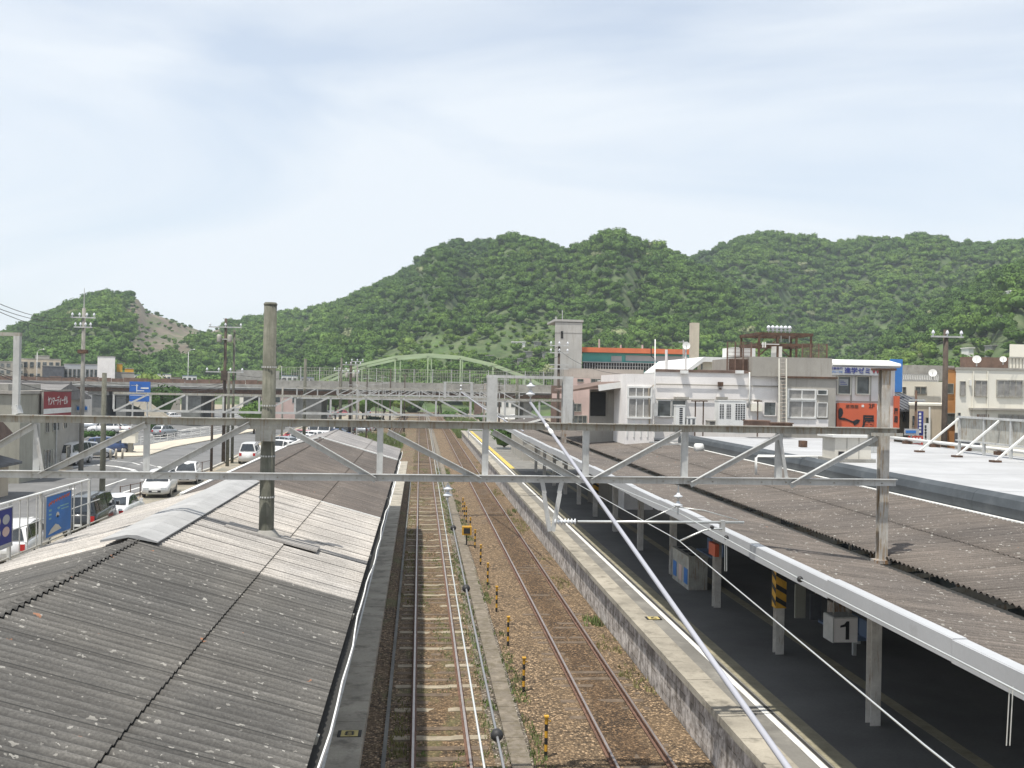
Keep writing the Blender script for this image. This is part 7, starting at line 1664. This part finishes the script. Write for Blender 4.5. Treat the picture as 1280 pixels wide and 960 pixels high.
# ================================================================ UNDER THE RIGHT CANOPY
NS = thing('platform_number_sign', 'white hanging box sign with a black figure 1 under the right canopy', 'sign', PY(1052, 803, 21))
YN = 20.5
A = PY(1042, 788, YN); B = PY(1072, 788, YN); z1 = PY(1057, 773, YN).z; z0 = PY(1057, 803, YN).z
mb = MB(); mb.box(A.x, B.x, YN, YN+.5, z0, z1); mb.build('box', M['whitewall'], NS)
mb = MB(); mb.box(A.x-.02, A.x+.004, YN-.01, YN+.5, z0-.01, z1+.01); mb.box(A.x, B.x, YN-.01, YN+.5, z1, z1+.025); mb.build('frame', M['steel'], NS)
mb = MB(); 
for x in (A.x+.1, B.x-.1): mb.tube([(x, YN+.25, z1), (x, YN+.25, 4.15)], .015, 5)
mb.build('hanger', M['steel_old'], NS)
cx_ = (A.x+B.x)/2; hh = z1-z0
mb = MB(); mb.prism([(cx_-.03+.03, z0+hh*.12), (cx_+.075, z0+hh*.12), (cx_+.075, z0+hh*.88), (cx_+.02, z0+hh*.88), (cx_-.03, z0+hh*.76), (cx_-.12, z0+hh*.70), (cx_-.12, z0+hh*.62), (cx_+.0, z0+hh*.66)], YN-.012, YN-.002, 'y'); mb.build('figure_one', M['ink'], NS)
mb = MB(); px_quad_box(mb, 1034, 750, 1058, 768, 23.0, .3); mb.solo('speaker_box', M['post'], 'plain grey box hanging behind the number sign', 'box')
for i, (px0, px1, py0, py1, mt, lb) in enumerate(((993, 1006, 730, 772, 'olive', 'greenish timetable panel under the canopy'), (1012, 1026, 742, 774, 'slate', 'dim blue poster panel under the canopy'))):
    mb = MB(); px_quad_box(mb, px0, py0, px1, py1, 25.0, .06); mb.solo('notice_panel', M[mt], lb, 'notice panel')
    A = PY((px0+px1)/2, py0, 25.0); mb = MB(); mb.tube([(A.x, 24.97, A.z), (A.x, 24.97, 4.15)], .02, 5); mb.solo('panel_hanger', M['steel_old'], 'thin rod holding the '+lb, 'rod')
# litter bins with coloured labels
BN = thing('litter_bin', 'grey triple litter bin with blue and white labels between two platform columns', 'litter bin', (8.7, 30.6, 1.05))
mb = MB(); mb.box(8.45, 9.05, 30.4, 32.4, 1.05, 2.05); mb.build('body', M['steel_old'], BN)
mb = MB(); mb.box(8.42, 9.08, 30.37, 32.43, 2.05, 2.10); mb.build('lid', M['steel_old'], BN)
mb = MB(); [mb.box(8.55, 8.85, y, y+.42, 2.10, 2.108) for y in (30.5, 31.15, 31.85)]; mb.build('openings', M['ink'], BN)
for i, y in enumerate((30.52, 31.18, 31.86)): mb = MB(); mb.box(8.435, 8.449, y, y+.40, 1.2, 1.68); mb.build('label_panel', M['blue'] if i != 1 else M['pink'], BN)
# benches deep under the roof
mb = MB(); mb.box(8.36, 8.48, 27.4, 28.0, 2.6, 2.95); mb.solo('orange_box', M['signorange'], 'small orange red emergency box fixed near a platform column', 'box')
for i, y in enumerate((33.8, 22.6)):
    t = thing('platform_bench', ['row of seats beyond the litter bin in the shade', 'row of seats behind the striped column in the shade'][i], 'bench', (10.4, y, 1.05))
    for k in range(4):
        mb = MB(); mb.box(10.2, 10.6, y+k*.5, y+k*.5+.42, 1.45, 1.5); mb.box(10.6, 10.65, y+k*.5, y+k*.5+.42, 1.5, 1.9); mb.build('seat', M['blueroof'], t)
    mb = MB(); mb.box(10.35, 10.45, y, y+2, 1.38, 1.44); mb.box(10.36, 10.44, y+.2, y+.28, 1.05, 1.4); mb.box(10.36, 10.44, y+1.7, y+1.78, 1.05, 1.4); mb.build('frame', M['steel'], t)
# far platform furniture
A = PZ(630, 561, 1.05)
t = tree(A.x, A.y, 2.3, 1.5, 'small bushy tree in a planter on the far sunlit platform', z0=1.05, mt=M['shrub'])
mb = MB(); mb.box(A.x-.9, A.x+.9, A.y-.15, A.y+.15, 1.05, 1.2); mb.solo('planter', M['white'], 'low white planter under the bushy platform tree', 'planter')
t = thing('platform_name_board', 'small white name board on posts on the far platform', 'sign', PZ(597, 548, 1.05)); A = t.location; mb = MB(); mb.box(A.x-1.2, A.x+1.2, A.y-.05, A.y+.05, A.z+1.0, A.z+1.7); mb.build('board', M['fascia'], t); mb = MB(); mb.box(A.x-1.15, A.x-1.05, A.y-.04, A.y+.04, A.z, A.z+1.0); mb.box(A.x+1.05, A.x+1.15, A.y-.04, A.y+.04, A.z, A.z+1.0); mb.build('posts', M['steel'], t)
for i, (x, y) in enumerate(((9.7, 92), (9.9, 84))):
    mb = MB(); mb.sm = True; mb.tube([(x, y, 1.05), (x, y, 4.4)], .07, 8); mb.solo('platform_lamp_post', M['steel'], ['slim grey post on the sunlit platform, the farther one', 'slim grey post on the sunlit platform, the nearer one'][i], 'post')

# ================================================================ TREES AND SHRUBS IN THE TOWN
tl = [(-38,150,7,3.4,'round green tree left of the stairs'),(-24,148,5,2.6,'small tree behind the blue sign'),(-17,205,8,4.2,'tree showing above the viaduct near the tall poles'),(-12,214,7,4,'dark tree beneath the viaduct left of the tracks'),(-7.5,208,7.5,4,'bushy tree close left of the far tracks'),(-4,232,7,4,'tree at the curve of the far tracks'),
      (14,236,6,3.6,'green tree right of the far tracks'),(26,238,8,4.5,'tree behind the white store'),(40,196,11,5,'large tree left of the concrete tower'),(31,205,9,4.4,'tree under the right foot of the arch'),(47,180,9,4,'tree hidden partly by the grey utility pole'),(-45,215,8,4,'tree before the warehouse'),(-60,230,9,4.5,'tree at the far left of the town'),(-30,255,9,5,'tree before the small cream houses'),(5,262,8,4.5,'tree at the end of the far tracks')]
for x, y, h_, r_, lb in tl: tree(x, y, h_, r_, lb)
for i in range(26):
    x = -58+i*7.2+random.uniform(-2, 2); y = 266+random.uniform(-14, 16)
    tree(x, y, random.uniform(6, 10), random.uniform(3.6, 5.2), f'roadside tree at the foot of the hills, number {i} from the left' if False else ['pale','dark','bushy','broad','slim'][i % 5]+' tree in the belt at the foot of the hills, '+['first','second','third','fourth','fifth','sixth','seventh','eighth','ninth','tenth','eleventh','twelfth','thirteenth','fourteenth','fifteenth','sixteenth','seventeenth','eighteenth','nineteenth','twentieth','twenty first','twenty second','twenty third','twenty fourth','twenty fifth','twenty sixth'][i]+' from the left', 'trees at the foot of the hills')
sl = [(105,549,1.0,1.2,'low hedge bush at the left of the yard'),(116,548,1.0,1.1,'second low hedge bush in the left yard'),(127,548,1.0,1.1,'third low hedge bush in the left yard'),(138,547,1.0,1.0,'fourth low hedge bush in the left yard'),(186,540,1.6,1.8,'rounded shrub left of the silver car on the road'),(200,532,1.6,1.4,'shrub at the foot of the stairs'),(240,532,1.8,1.2,'shrub on the bank below the viaduct'),
      (455,540,1.2,1.4,'small shrub right of the parked cars'),(604,530,2.0,2.6,'dark shrub by the far right car park'),(560,524,2.5,2.0,'shrub between the far tracks and car park'),(580,520,2.5,2.2,'broad shrub at the end of the right platform'),(470,532,2.2,1.8,'broad shrub left of the far left track')]
for px, py, r_, h_, lb in sl: v = PZ(px, py, GZ); shrub(v.x, v.y, r_, h_, lb)

# ================================================================ AIR
hz = MB(); hz.box(-1600, 1600, -40, 1500, -1.6, 420); hzo = hz.build('haze', bpy.data.materials.new('haze_air')); hzo['kind'] = 'stuff'
hm = hzo.data.materials[0]; hm.use_nodes = True; hn = hm.node_tree.nodes; hn.clear(); pv = hn.new('ShaderNodeVolumePrincipled'); pv.inputs['Color'].default_value = (0.78, 0.88, 1.0, 1); pv.inputs['Density'].default_value = 0.00022; ho = hn.new('ShaderNodeOutputMaterial'); hm.node_tree.links.new(pv.outputs[0], ho.inputs['Volume'])
